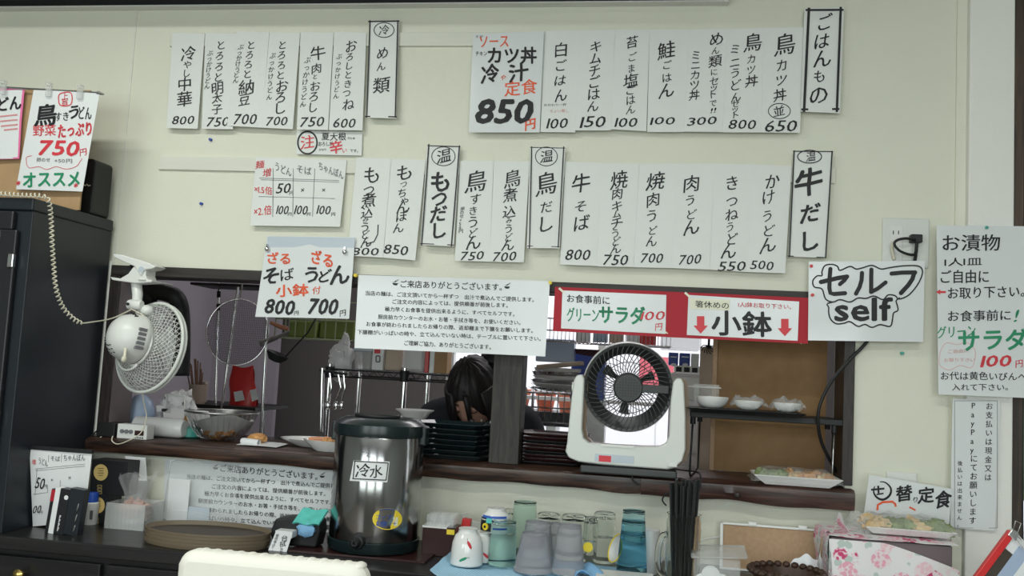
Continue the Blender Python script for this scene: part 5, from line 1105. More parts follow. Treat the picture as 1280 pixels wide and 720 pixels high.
mb = MB().tube([(-1.75, .62, 1.6), (-.8, .62, 1.6)], .006, 8)
for x in (-1.7, -.85): mb.tube([(x, .62, 1.6), (x, .62, 2.7)], .006, 8)
mb.tube([(.0, .5, 1.62), (.5, .5, 1.62)], .006, 8).tube([(.2, .5, 1.62), (.2, .5, 2.7)], .006, 8)
mb.build('hanging_rail', 'chrome', smooth=True, label='chrome hanging rails fixed to the kitchen ceiling above the opening', cat='rail')
# chrome hanging poles at left
for n, (pa, pb, y0, y1, Y, lab) in enumerate(((274, 268, 352, 545, 1.15, 'chrome pole with black joints left of the round strainer'), (300, 277, 352, 510, 1.0, 'thin chrome pole crossing behind the round strainer'), (337, 327, 352, 530, 1.0, 'chrome pole at the right side of round strainer'))):
    t = thing('chrome_pole', lab, 'pole', at(pb, y1, Y)); A_, B_ = at(pa, y0-14, Y), at(pb, y1, Y); B_ = Vector((B_.x, Y, 0.0)) if n else B_+(B_-A_)*(B_.z/(A_.z-B_.z)); t.location.z = 0; ORG[t.name] = Vector(t.location); MB().tube([A_, at(pb, y1, Y), B_] if n else [A_, B_], .0055, 10).build('pole', 'chrome', t, world=True, smooth=True)
    if n == 0:
        for y in (368, 384): MB().tube([at(pa-(y-352)/193*6, y-4, Y), at(pa-(y-352)/193*6-.2, y+4, Y)], .0085, 10).build('joint', 'blackpl', t, world=True, smooth=True)
MB().box(at(262, 358, 1.15).x, at(345, 358, 1.15).x, .98, 1.18, at(300, 362, 1.15).z, at(300, 359, 1.15).z).build('hanging_shelf', 'blackpl', label='black thin shelf at the top of the chrome poles', cat='shelf')
# lower shelf with red bag etc.
zsh = at(300, 506, 1.15).z
MB().box(at(225, 505, 1.15).x, at(338, 505, 1.15).x, 1.0, 1.35, zsh-.015, zsh).build('kitchen_shelf', 'blackpl', label='black kitchen shelf behind the strainer bowl', cat='shelf')
for px in (240, 330): MB().tube([(at(px, 505, 1.2).x, 1.2, 0), (at(px, 505, 1.2).x, 1.2, zsh-.015)], .012, 8).build('shelf_leg', 'chrome', bpy.data.objects['kitchen_shelf'], world=True, smooth=True)
hp = at(306, 458, 1.12).z-zsh
def rp(u, v): a_ = 2*math.pi*u; w_ = .062*(1-.25*v*v)+.004*math.sin(v*9+u*5); th = .032*(1-v**2.5)+.003; return Vector((at(306, 485, 1.12).x+w_*math.cos(a_)-.02*v, 1.12+th*math.sin(a_), zsh+hp*v+.006*math.cos(a_*2)*v))
MB().sheet(rp, 28, 10, (0, 0, .0005)).build('red_packet', 'red', smooth=True, label='red food packet leaning on the kitchen shelf below the round strainer', cat='packet')
i = Ink(lambda x, y, e: at(x, y, 1.085-e), 0, 0, 1, False); i.p([(292, 490), (303, 488), (306, 500), (294, 502)], 'W'); i.p([(312, 488), (320, 486), (323, 499), (315, 502)], 'W'); i.build(bpy.data.objects['red_packet'])
MB(Matrix.Translation((at(250, 490, 1.15).x, 1.15, zsh)) @ RZ(10)).box(-.02, .026, -.02, .02, 0, .09).build('paper_box', 'card_l', bev=.002, label='pale upright box on the kitchen shelf left of the red packet', cat='box')
t = thing('utensil_cup', 'pale cup holding brown wooden chopsticks beside the clip fan', 'cup', (at(248, 480, 1.05).x, 1.05, zsh))
MB().lathe([(.032, 0), (.038, .08), (.036, .08), (.03, .004), (.002, .004)], 20).build('cup', 'card_l', t, smooth=True)
for k in range(12):
    a = random.uniform(-.02, .02); b = random.uniform(-.02, .02); x = t.location.x
    MB().tube([(x+a, 1.05+b, zsh+.005), (x+a*2.2-.02, 1.05+b*1.8, zsh+.16+jit(.03))], [.0035, .0028], 5).build('cooking_chopstick', 'wood', smooth=True, label='brown wooden cooking chopstick standing in the pale cup beside the clip fan', cat='chopstick', group='wooden chopsticks in the pale cup')
MB().ball(at(288, 520, 1.1), .05, .04, .02, 14, 8, .4).build('dark_bundle', 'blackpl', smooth=True, label='dark bundle on the kitchen counter behind the strainer bowl', cat='bundle')
# dark hose / pipe at top-left inside the opening
MB().tube(spl([Vector((at(186, 366, .40).x, .40, 2.69)), at(186, 345, .40), at(190, 362, .40), at(206, 366, .40), at(220, 372, .40), at(226, 390, .42), at(227, 430, .42), at(226, 470, .42)], 6), .030, 14).build('black_hose', 'blackpl', smooth='all', label='thick black hose behind the clip fan inside the kitchen', cat='hose')
# utensils hanging left of the jug
t = thing('utensil_rail', 'chrome upright holder of ladles and spoons left of the jug top', 'rail', at(402, 530, .6))
MB().tube([at(403, 460, .6), at(401, 540, .6)], .008, 10).build('upright', 'chrome', t, world=True, smooth=True)
MB().tube([at(400, 463, .6), at(434, 468, .6)], .005, 8).build('crossbar', 'blackpl', t, world=True, smooth=True)
for k, px in enumerate((413, 423, 430)):
    o = MB().tube([at(px-1, 464, .6), at(px+1+k % 2*2, 485, .6), at(px-3, 500, .6)], [.003, .004, .003], 8).ball(at(px-3.5, 507, .6), .010, .006, .018, 12, 8); o.build('hanging_spoon', 'chrome', smooth=True, label='%s chrome spoon hanging left of the water jug top' % ['leftmost', 'middle', 'rightmost'][k], cat='spoon', group='spoons hanging left of the jug')
# white bowl on top of trays at back
c = at(518, 524, .28); MB(Matrix.Translation((at(518, 522, .28).x, .28, at(518, 525, .28).z))).lathe([(.030, 0), (.034, .001), (.048, .022), (.060, .030), (.062, .033), (.058, .033), (.044, .024), (.03, .006), (.002, .005)], 32).build('white_bowl', 'white', smooth=True, label='white wide-rimmed bowl behind the water jug lid', cat='bowl')
zb_ = at(518, 525, .28).z
MB().box(-1.9, .15, .262, .56, .86, L0-.02).build('kitchen_worktop', 'steel', label='steel kitchen worktop behind the serving ledge', cat='worktop')
MB().box(at(500, 530, .28).x, at(536, 530, .28).x, .262, .34, L0-.02, zb_).build('dish_box', 'blackpl', bev=.002, label='black box under the white wide-rimmed bowl', cat='box')
MB(Matrix.Translation((at(600, 535, .30).x, .30, L0-.02))).lathe([(.028, 0), (.034, at(600, 525, .3).z-L0+.02), (.0325, at(600, 525, .3).z-L0+.02), (.026, .004), (.002, .004)], 22).build('clear_tumbler', 'glass', smooth=True, label='clear glass standing behind the black trays beside the post', cat='glass')
# ---- view to the bright right-hand side: rack with pans, baskets, boxes
t = thing('worktable', 'metal kitchen table beyond the post carrying pans and baskets', 'table', (-.25, 1.5, 0)); zt_ = .86
MB().box(-.80, .10, 1.2, 1.75, zt_-.03, zt_).build('tabletop', 'steel', t, world=True, bev=.003)
for x in (-.77, .07):
    for y in (1.23, 1.72): MB().tube([(x, y, 0), (x, y, zt_-.03)], .018, 8).build('leg', 'chrome', t, world=True, smooth=True)
# wire rack holding stack of pans
Y = 1.25; zr = at(690, 492, Y).z
t = thing('dish_rack', 'chrome wire rack with stacked steel plates seen between post and fan', 'rack', (at(690, 500, Y).x, Y+.1, zt_))
xa, xb = at(657, 500, Y).x, at(722, 500, Y).x; mb = MB()
for x in (xa, xb):
    for y in (Y, Y+.25): mb.tube([(x, y, zt_), (x, y, zr+.02)], .005, 6)
for i in range(9): x = xa+(xb-xa)*i/8; mb.tube([(x, Y, zr-.12), (x, Y, zr), (x, Y+.25, zr)], .0025, 5)
for z in (zr, zr-.06, zr-.12): mb.tube([(xa, Y, z), (xb, Y, z)], .0035, 5)
mb.build('wires', 'wire', t, world=True, smooth='all')
for k in range(6):
    MB(Matrix.Translation((at(693+2*(k % 2), 470, Y+.05).x, Y+.12, zr+.004+k*.017))).lathe([(.075, 0), (.10, .004), (.118-.003*k, .018), (.116-.003*k, .0195), (.098, .006), (.002, .003)], 32).build('steel_plate', 'whitegl' if k % 2 else 'chrome', smooth=True, label='round plate in the pile between post and circulator fan, %s' % ['bottom', 'second from bottom', 'third from bottom', 'third from top', 'second from top', 'topmost'][k], cat='plate', group='plates piled on the dish rack')
MB(Matrix.Translation((at(700, 448, Y).x, Y+.08, zr+.13)) @ RY(-8)).box(-.10, .09, -.08, .08, -.018, .0).build('paper_pile', 'card_l', bev=.004, label='grey brown paper pile on top of the stacked plates', cat='paper pile')
MB().box(at(668, 440, Y).x, at(716, 440, Y).x, Y+.05, Y+.15, zr+.132, at(690, 423, Y).z).build('white_carton', 'ltblue', bev=.004, label='pale blue white carton beneath the hanging notice, right of the post', cat='carton')
MB().box(at(715, 440, 1.45).x, at(757, 440, 1.45).x, 1.45, 1.6, at(740, 500, 1.45).z, at(735, 443, 1.45).z).build('blue_crate', 'blue', bev=.003, label='dark blue box behind the circulator fan head at left', cat='box')
MB().box(at(715, 500, 1.47).x, at(757, 500, 1.47).x, 1.47, 1.6, zt_, at(740, 500, 1.45).z).build('crate_base', 'white', label='white box under the dark blue box behind the fan', cat='box')
MB().sheet(lambda u, v: Vector((at(672, 440, 1.3).x+.26*u, 1.34+.06*v, at(700, 432, 1.3).z-.012-.03*v*u)), 8, 4, (0, 0, .003)).build('striped_cloth', 'darkred_stripe', smooth=True, label='dark red striped cloth over the boxes behind the fan top', cat='cloth')
# long wire basket under the red signs
t = thing('wire_basket', 'long chrome wire basket running behind the red signs', 'basket', at(745, 425, 1.2)); a = at(672, 424, 1.2); b = at(838, 430, 1.2); mb = MB()
for i in range(34): x = a.x+(b.x-a.x)*i/33; mb.tube([(x, 1.2, a.z+.09), (x, 1.2, a.z-.005), (x, 1.36, a.z-.005)], .0016, 4)
for z in (a.z+.09, a.z+.04, a.z-.005): mb.tube([(a.x, 1.2, z), (b.x, 1.2, z)], .003, 5)
mb.tube([(a.x, 1.2, a.z-.005), (a.x, 1.36, a.z-.005), (b.x, 1.36, a.z-.005), (b.x, 1.2, a.z-.005)], .003, 5)
mb.build('wires', 'chrome', t, world=True, smooth='all')
MB().box(at(800, 425, 1.25).x, at(820, 425, 1.25).x, 1.23, 1.3, a.z, at(810, 415, 1.25).z).build('red_box', 'red', label='dark red box in the long wire basket behind the right red sign', cat='box')
for k, px in enumerate((720, 742, 762, 783)): MB().box(at(px, 425, 1.25).x, at(px+17, 425, 1.25).x, 1.23, 1.32, a.z, at(px, 414, 1.25).z+.01*(k % 2)).build('basket_packet', ('paper_b', 'ltblue', 'card_l', 'paper_b')[k], bev=.004, label='%s packet in the long wire basket above the fan' % ('first white', 'pale blue', 'brown', 'second white')[k], cat='packet', group='packets in the long wire basket')
# white basket, blue cartons, storage column, cardboard at right
Y = .75
MB().box(at(826, 425, Y).x, at(877, 425, Y).x, Y, Y+.2, at(850, 437, Y).z, at(850, 410, Y).z).build('white_basket', 'acryl2', bev=.008, label='translucent white plastic basket behind the right red sign', cat='basket')
Yc = .95
zq = at(850, 466, Yc).z
t = thing('drawer_column', 'white plastic drawer column right of the circulator fan in the kitchen', 'drawers', (at(855, 500, Yc).x, Yc+.15, 0)); xa, xb = at(838, 500, Yc).x, at(878, 500, Yc).x
MB().box(xa, xb, Yc, Yc+.35, 0, zq).build('body', 'outw', t, world=True, bev=.004)
for k in range(5):
    MB().box(xa+.006, xb-.006, Yc-.012, Yc, zq-.10-.2*k, zq-.012-.2*k if k else zq-.012).build('drawer', 'whitegl', t, world=True, bev=.004)
for k, (p0, p1) in enumerate(((836, 848), (850, 863))):
    o = MB().box(at(p0, 450, Yc).x, at(p1, 450, Yc).x, Yc+.02, Yc+.12, zq+.028, at(850, 441, Yc).z).build('blue_carton', 'blue', bev=.001, label='%s blue and white carton on the drawer column' % ('left', 'right')[k], cat='carton', group='blue cartons on the drawer column')
    ii = Ink(lambda x, y, e: at(x, y, Yc+.02-e), 0, 0, 1, False); ii.e((p0+p1)/2, 456, 3.6, 2, 'W'); ii.l([(p0+2, 446), (p1-2, 446.5)], 1.4, 'W'); ii.build(o)
MB().box(at(865, 450, Yc).x, at(874, 450, Yc).x, Yc+.02, Yc+.1, zq+.028, at(868, 442, Yc).z).build('white_carton', 'paper_b', label='narrow white carton right of the blue cartons', cat='carton')
t = thing('black_tray_rack', 'black compartment tray below the blue cartons', 'tray', (at(857, 462, Yc).x, Yc+.06, zq)); MB().box(at(843, 462, Yc).x, at(875, 462, Yc).x, Yc, Yc+.14, zq+.001, zq+.027).build('tray', 'white', t, world=True)
for k in range(3): MB().box(at(845+k*10, 462, Yc).x, at(852+k*10, 462, Yc).x, Yc-.002, Yc+.01, zq+.004, zq+.022).build('compartment', 'blackpl', t, world=True)
Yd = .55; MB().box(at(874, 500, Yd).x, at(897, 500, Yd).x, Yd, Yd+.05, .0, at(885, 434, Yd).z).build('cardboard_sheet', 'card_l', bev=.003, label='pale brown cardboard standing left of the brown fibreboard panel', cat='cardboard')
c = at(886, 432, .5); mb = MB(frame(c, (0, -1, 0)))
for k in range(9): a_ = R(180+k*22); mb.tube([(0, 0, 0), (.018*math.cos(a_), .018*math.sin(a_), .004), (.028*math.cos(a_+.3), .028*math.sin(a_+.3), 0)], .0018, 5)
mb.tube([(0, 0, 0), (0, .26, 0)], .004, 6); mb.build('wire_whisk', 'blackpl', smooth='all', label='black wire whisk head hanging below the right red sign', cat='whisk')
# outside beyond the kitchen window: stall with orange buckets
MB().box(-3.5, 3.0, 6.0, 6.2, -.05, 2.6).build('neighbour_wall', 'outw', label='pale wall of the building outside the kitchen window', cat='wall')
for k in range(4):
    x = at(650+k*30, 500, 3.5).x; z = at(655, 512, 3.5).z
    MB(Matrix.Translation((x, 3.5+.1*(k % 2), z))).lathe([(.05, 0), (.075, .13), (.078, .135), (.07, .135), (.045, .006), (.002, .006)], 20).build('orange_bucket', 'orange', smooth=True, label='orange bucket on the outdoor bench seen through the kitchen window, %s' % ['leftmost', 'second from left', 'third from left', 'rightmost'][k], cat='bucket', group='orange buckets outside')
z = at(655, 512, 3.5).z
t = thing('outdoor_bench', 'dark outdoor bench carrying orange buckets behind the kitchen window', 'bench', (at(740, 520, 3.5).x, 3.5, -.05)); xa = at(630, 500, 3.5).x; xb = at(755, 500, 3.5).x
MB().box(xa, xb, 3.35, 3.75, z-.09, z).build('top', 'black', t, world=True)
for x in (xa+.05, (xa+xb)/2, xb-.05): MB().box(x-.03, x+.03, 3.4, 3.7, -.05, z-.09).build('leg', 'white', t, world=True)

MB().box(at(800, 440, 4.5).x, at(846, 440, 4.5).x, 4.5, 4.54, at(820, 486, 4.5).z, at(820, 446, 4.5).z).build('red_banner', mat('pink_red_banner', (.75, .16, .20), .6), label='pinkish red banner outside seen through the circulator fan', cat='banner')
MB().box(at(822, 440, 4.5).x, at(824, 440, 4.5).x, 4.54, 4.56, -.05, at(820, 440, 4.5).z).build('pole', 'white', bpy.data.objects['red_banner'], world=True)
# ---- the cook
t = thing('person', 'dark-haired person in black clothes bending head down behind the black trays', 'person', (at(590, 500, .75).x, .86, 0))
hc = at(592, 492, .75); hx, hy, hz_ = 0, hc.y-.86-.0, hc.z
hy = -.10
def skin_mesh(name, verts, edges, rad, mt, parent, sub=2, root=0):
    me = bpy.data.meshes.new(name); me.from_pydata(verts, edges, []); o = bpy.data.objects.new(name, me); COL.objects.link(o)
    m = o.modifiers.new('skin', 'SKIN'); m.use_smooth_shade = True
    for i, r_ in enumerate(rad): me.skin_vertices[0].data[i].radius = (r_, r_) if not isinstance(r_, tuple) else r_
    me.skin_vertices[0].data[root].use_root = True
    s_ = o.modifiers.new('sub', 'SUBSURF'); s_.levels = sub; s_.render_levels = sub; me.materials.append(K[mt]); o.parent = parent; ORG[o.name] = ORG[parent.name]; return o
H = hz_
V = [(0, .10, .90), (0, .09, 1.00), (0, .06, H-.06), (0, .03, H-.005), (0, -.03, H+.0), (0, -.06, H+.01),
     (-.17, .06, H-.06), (-.23, .02, H-.20), (-.17, -.14, .90), (.17, .06, H-.06), (.23, .02, H-.20), (.17, -.14, .90),
     (-.09, .10, .80), (-.10, .06, .45), (-.10, .08, .06), (-.10, -.06, .03), (.09, .10, .80), (.10, .06, .45), (.10, .08, .06), (.10, -.06, .03),
     (-.14, -.20, .88), (.14, -.20, .88)]
E_ = [(0, 1), (1, 2), (2, 3), (3, 4), (4, 5), (2, 6), (6, 7), (7, 8), (8, 20), (2, 9), (9, 10), (10, 11), (11, 21), (0, 12), (12, 13), (13, 14), (14, 15), (0, 16), (16, 17), (17, 18), (18, 19)]
rad = [(.13, .09), (.11, .08), (.08, .05), .045, .045, .04, .035, .034, .030, .035, .034, .030, .085, .055, .04, .035, .085, .055, .04, .035, (.036, .018), (.036, .018)]
body = skin_mesh('body', V, E_, rad, 'skin', t)
# fingers, each its own chain rooted in the palm
for s in (-1, 1):
    for k in range(5):
        if k < 4: x = s*.14+(k-1.5)*.019; a = [(x, -.215, .88), (x, -.25-.004*(k in (1, 2)), .883), (x, -.275-.006*(k in (1, 2)), .872)]
        else: x = s*.14-s*.03; a = [(x, -.20, .88), (x-s*.02, -.225, .882), (x-s*.026, -.245, .877)]
        skin_mesh('finger', a, [(0, 1), (1, 2)], [.009, .0085, .007], 'skin', body, 1)
# clothing
Vs = [V[i] for i in (0, 1, 2, 6, 7, 8, 9, 10, 11, 12, 16)]
sh = skin_mesh('shirt', [(0, .10, .84)]+Vs[1:9], [(0, 1), (1, 2), (2, 3), (3, 4), (4, 5), (2, 6), (6, 7), (7, 8)], [(.165, .125), (.15, .115), (.135, .095), .07, .056, .045, .07, .056, .045], 'shirt', t)
skin_mesh('trousers', [(0, .10, .86), V[12], V[13], V[14], V[16], V[17], V[18]], [(0, 1), (1, 2), (2, 3), (0, 4), (4, 5), (5, 6)], [(.16, .12), .095, .07, .055, .095, .07, .055], 'shirt', t)
# head: sculpted ellipsoid tilted forward
MHd = Matrix.Translation((.008, -.10, H-.004)) @ RX(36) @ RY(-8) @ RZ(-10) @ Matrix.Scale(1.12, 4)     # face looks toward -y and down
def headpt(d):
    x, y, z = d
    w = .074*(1-.16*max(0, -z)**1.5); p = Vector((x*w, y*.095, z*.115))
    if y < 0:
        f_ = -y; p.y -= .018*math.exp(-(x/.16)**2)*math.exp(-((z+.12)/.16)**2)*f_       # nose
        p.y += .010*(math.exp(-((abs(x)-.42)/.16)**2))*math.exp(-((z-.05)/.12)**2)*f_     # eye sockets
        p.y -= .005*math.exp(-(x/.5)**2)*math.exp(-((z-.24)/.12)**2)*f_                   # brow
        p.y -= .006*math.exp(-(x/.28)**2)*math.exp(-((z+.46)/.09)**2)*f_                  # lips
        p.y -= .008*math.exp(-(x/.3)**2)*math.exp(-((z+.8)/.16)**2)*f_                    # chin
    return p
vs = []; fs = []; nu, nv = 48, 36
for j in range(nv+1):
    th = math.pi*j/nv
    for k in range(nu): a = 2*math.pi*k/nu; vs.append(headpt((math.sin(th)*math.cos(a), math.sin(th)*math.sin(a), math.cos(th))))
for j in range(nv):
    for k in range(nu): fs.append((j*nu+k, (j+1)*nu+k, (j+1)*nu+(k+1) % nu, j*nu+(k+1) % nu))
hd = MB(MHd).add(vs, fs).build('head', 'skin', t, smooth='all')
for s in (-1, 1):
    MB(MHd @ Matrix.Translation((s*.030, -.082, .006))).ball((0, 0, 0), .014, .010, .010, 14, 8).build('eyelid', 'skin', hd, smooth='all')
    MB(MHd).tube([(s*.018, -.092, .001), (s*.030, -.094, -.003), (s*.042, -.088, .001)], .0012, 5).build('eyelashes', 'ink', hd)
    MB(MHd).tube([(s*.014, -.093, .026), (s*.030, -.093, .030), (s*.046, -.083, .026)], .0022, 5).build('eyebrow', 'hair', hd)
    MB(MHd @ Matrix.Translation((s*.074, .005, -.012))).ball((0, 0, 0), .007, .018, .030, 12, 8).build('ear', 'skin', hd, smooth='all')
MB(MHd).tube([(-.022, -.088, -.053), (-.008, -.096, -.051), (0, -.097, -.053), (.008, -.096, -.051), (.022, -.088, -.053)], [.002, .004, .004, .004, .002], 8).build('mouth', 'lips', hd, smooth='all', label='closed lips')
# hair: cap with parted fringe, side locks and a bun
vs = []; fs = []; nu, nv = 56, 30
for j in range(nv+1):
    th = math.pi*j/nv*.70
    for k in range(nu):
        a = 2*math.pi*k/nu; d = Vector((math.sin(th)*math.cos(a), math.sin(th)*math.sin(a), math.cos(th)))
        p = headpt(d)*1.0; front = max(0, -math.sin(a))
        lim = .70-.30*front**3
        g_ = 1.17+.03*math.sin(a*17+th*2)+.02*noise.noise(d*6)
        th2 = th*(1-.46*front**2.5); d2 = Vector((math.sin(th2)*math.cos(a), math.sin(th2)*math.sin(a), math.cos(th2)))
        p = Vector((d2.x*.074, d2.y*.095, d2.z*.115))*g_; p.z += .004; vs.append(p)
for j in range(nv):
    for k in range(nu): fs.append((j*nu+k, (j+1)*nu+k, (j+1)*nu+(k+1) % nu, j*nu+(k+1) % nu))
hr = MB(MHd).add(vs, fs).build('hair', 'hair', t, smooth='all')
for k in range(34):
    s = -1 if k % 2 else 1; q = (k//2)/16; a = R(-90+s*(14+q*86)); zz = .06-.02*q
    b0 = Vector((.078*math.cos(a), .100*math.sin(a), zz+.01)); b1 = Vector((.088*math.cos(a), .112*math.sin(a), -.02)); b2 = Vector((.086*math.cos(a)+s*.004, .108*math.sin(a), -.085-.03*q+jit(.012)))
    if b1.x > -.030 and q < .50 and k % 7: continue
    if q < .28: b2 = Vector((b1.x*1.15, b1.y*1.01, -.04+jit(.02)))
    MB(MHd).tube([b0, b1, b2], [.010, .0085, .0015], 6).build('hair_lock', 'hair', hr, smooth='all')
MB(MHd @ Matrix.Translation((.045, .095, .075))).ball((0, 0, 0), .042, .036, .034, 22, 14, .35, 14, 3).build('hair_bun', 'hair', hr, smooth='all')
# ================================================================== ON THE COUNTER
CZ = .75
def lat(name, prof, mt, parent, n=32, **k): return MB(k.pop('m', None)).lathe(prof, n, k.pop('loop', False), sy=k.pop('sy', 1)).build(name, mt, parent, smooth=True, **k)
# ---- insulated water jug
JX, JY, JR = at(470.5, 620, -.192).x, -.192, .1185
t = thing('water_jug', 'large stainless steel insulated water jug with black lid on the counter', 'water jug', (JX, JY, CZ+.006))
hJ = at(478, 548, -.30).z-CZ-.006; hT = at(475, 522, -.25).z-CZ-.006
lat('base', [(JR*.95, 0), (JR*1.0, .004), (JR*1.02, .012), (JR*1.02, .030), (JR*.98, .033)], 'darkgreen', t, 48)
lat('body', [(JR*.99, .033), (JR*1.0, .036), (JR*1.0, hJ-.002), (JR*.99, hJ)], 'steel', t, 64)
lid = lat('lid', [(JR*.99, hJ), (JR*1.03, hJ+.002), (JR*1.04, hJ+.012), (JR*1.02, hJ+.030), (JR*.94, hT-.012), (JR*.82, hT-.003), (JR*.55, hT), (.002, hT)], 'darkgreen', t, 48)
MB().tube([(JR*.5*math.cos(R(a)), -.02+JR*.45*math.sin(R(a)), hT+.003) for a in range(200, 345, 8)], .006, 8).build('lid_handle', 'blackpl', lid, smooth='all')
for s in (-1, 1): MB().box(s*JR*1.03-.008, s*JR*1.03+.008, -.02, .02, hJ-.02, hJ+.03).build('side_handle', 'darkgreen', t, bev=.004)
ka = math.atan2(at(449, 675, -.30).x-JX, JR); kz = at(449, 676, -.30).z-CZ-.006
mb = MB(Matrix.Rotation(ka, 4, 'Z') @ T((0, -JR, kz)) @ RX(90)); kn = mb.lathe([(.019, -.002), (.020, .006), (.018, .012), (.013, .014), (.012, .022), (.009, .026), (.004, .026), (.003, .020)], 24).build('tap_plug', 'blackpl', t, smooth=True)
def cyl(x, y, e):
    d = ray(x, y); o = CAM; rr = JR+e; a = d.x**2+d.y**2; b = 2*(d.x*(o.x-JX)+d.y*(o.y-JY)); c_ = (o.x-JX)**2+(o.y-JY)**2-rr*rr
    q = (-b-math.sqrt(max(0, b*b-4*a*c_)))/(2*a); return o+d*q
JC = (390, 500, 3.2737)
def sheet_on(surf, q, nu, name, mt, lab, parent, e=.0004):
    a, b, c, d = [Vector(p) for p in q]; vs = []; fs = []
    for j in range(nu+1):
        for i in range(nu+1):
            u, v = i/nu, j/nu; p = (a*(1-u)+b*u)*(1-v)+(d*(1-u)+c*u)*v; vs.append(surf(p.x, p.y, e))
    for j in range(nu):
        for i in range(nu): k = j*(nu+1)+i; fs.append((k, k+1, k+nu+2, k+nu+1))
    return MB().add(vs, fs).build(name, mt, parent, world=True, label=lab, smooth='all')
lb = sheet_on(cyl, ((442, 575.5), (487, 577), (484, 603), (437, 601)), 10, 'paper_label', 'paper_b', 'white paper label', t)
i = Ink(cyl, *JC); i.ch('冷', 208, 288, 62, 'k', 1); i.ch('水', 262, 292, 58, 'k', 1)
for a, b in (((172, 250), (312, 258)), ((165, 322), (304, 328)), ((175, 250), (168, 322)), ((312, 258), (303, 328))): i.l([(a[0]+(b[0]-a[0])*k/8, a[1]+(b[1]-a[1])*k/8) for k in range(9)], 4)
i.build(lb, .0007)
i = Ink(cyl, *JC, hand=False)
i.p([(308+61*math.cos(R(a)), 487+44*math.sin(R(a))) for a in range(0, 360, 10)], 'Y'); i.p([(308+60*math.cos(R(a)), 487+43*math.sin(R(a))) for a in range(232, 310, 6)], 'D')
i.h('コップ', 262, 478, 326, 481, 20, 'b'); i.h('2個', 262, 506, 306, 507, 22, 'b'); i.h('+', 330, 505, 345, 505, 10, 'b'); i.p([(332, 480), (352, 480), (350, 515), (334, 515)], 'C')
i.h('2', 222, 222, 234, 222, 14, 'g'); i.l([(200, 210), (215, 212)], 2, 'g'); i.l([(220, 232), (242, 233)], 2, 'g'); i.build(t, .0006)
MB(T((JX-.02, JY, CZ))).box(-.17, .19, -.085-.03, .12, 0, .006).build('lacquer_mat', 'tray_r', label='thin dark red lacquer tray under the water jug', cat='tray', bev=.001)
# ---- round brown trays in a stack
cy = -.292; cx = at(259, 668, cy).x
for k in range(4):
    lab = ['bottom', 'second from bottom', 'second from top', 'topmost'][k]
    t = thing('serving_tray', 'oval brown serving tray in the stack on the counter, %s' % lab, 'tray', (cx+.002*(k % 2), cy, CZ+k*.0085), group='stacked oval brown trays')
    r_ = .170
    lat('rim', [(r_*.93, 0), (r_*.97, .001), (r_, .012), (r_*.997, .0155), (r_*.985, .0155), (r_*.955, .004)], 'tray_b', t, 64, loop=True, sy=.58); lat('tray_bottom', [(r_*.955, .001), (r_*.955, .0045)], 'tray_i', t, 64, sy=.58)
# ---- clear acrylic holder and box with sachets
t = thing('acrylic_stand', 'clear acrylic menu stand in front of the printed notice', 'stand', at(255, 665, -.08))
a = at(212, 575, -.036); b = at(299, 584, -.036)
MB().box(a.x, b.x, -.036, -.034, CZ, a.z).build('back_panel', 'acryl', t, world=True, bev=.0008)
MB().box(a.x-.01, b.x-.002, -.050, -.048, CZ, at(200, 636, -.05).z).build('front_panel', 'acryl', t, world=True, bev=.0008)
MB().tube([at(205, 640, -.036), at(210, 600, -.036), at(215, 577, -.036), at(222, 575, -.036), at(297, 582, -.036)], .0018, 6).build('edge', 'acryl2', t, world=True, smooth='all')
MB().box(a.x+.02, a.x+.14, -.042, -.041, CZ+.003, at(250, 634, -.04).z).build('grey_card', 'band', t, world=True, label='grey printed card')
MB().box(a.x+.01, a.x+.075, -.046, -.045, CZ+.003, at(240, 600, -.045).z).build('white_card', 'paper_b', t, world=True, label='white blank card')
t = thing('sachet_box', 'clear plastic box holding a bag of pink sachets beside the black boxes', 'box', (at(165, 655, -.17).x, -.16, CZ))
s = mpp(165, 640, -.17); hx = 26*s
mb = MB()
for b_ in ((-hx, hx, -.05, -.048, 0, .07), (-hx, hx, .048, .05, 0, .07), (-hx, -hx+.002, -.05, .05, 0, .07), (hx-.002, hx, -.05, .05, 0, .07), (-hx, hx, -.05, .05, 0, .002)): mb.box(*b_)
for k in range(9): mb.box(-hx+k*.012, -hx+k*.012+.0015, -.0515, -.05, 0, .06)
mb.build('box', 'acryl2', t)
MB().ball((0, -.004, .045), .046, .036, .030, 22, 12, .6, 16, 2).build('sachets', 'meat', t, smooth=True); MB().ball((0, -.01, .02), .03, .025, .014, 14, 8, .3, 9, 3).build('white_sachets', 'tissue', t, smooth=True)
def bagf(u, v):
    a_ = 2*math.pi*u; r_ = .052-.02*math.sin(v*2.6)+.012*noise.noise(Vector((math.cos(a_)*2, math.sin(a_)*2, v*3)))+.014*max(0, v-.72)*3; return Vector((r_*math.cos(a_), r_*.8*math.sin(a_), .02+.125*v+.01*math.sin(a_*3)*v))
MB().sheet(bagf, 36, 12, (.0004, 0, 0)).build('bag', 'film', t, smooth=True)
# white sachet with drawing behind
o, sf = paper('paper_sachet', 'narrow white paper sachet with small black drawing leaning on the wall', 'sachet', ((156.5, 570), (182, 572), (184, 603), (159, 601)), -.05, 'paper_b')
i = Ink(sf, *CK); i.p([(672, 188), (688, 190), (686, 202), (672, 200)]); i.l([(658, 212), (672, 222), (690, 212), (698, 226)], 5); i.l([(668, 205), (678, 215), (682, 228)], 4); i.build(o)
MB().box(at(159, 602, -.05).x, at(184, 602, -.05).x, -.053, -.0485, CZ, at(170, 600, -.05).z).build('sachet_holder', 'acryl2', label='cloudy plastic holder under the narrow white sachet', cat='holder')
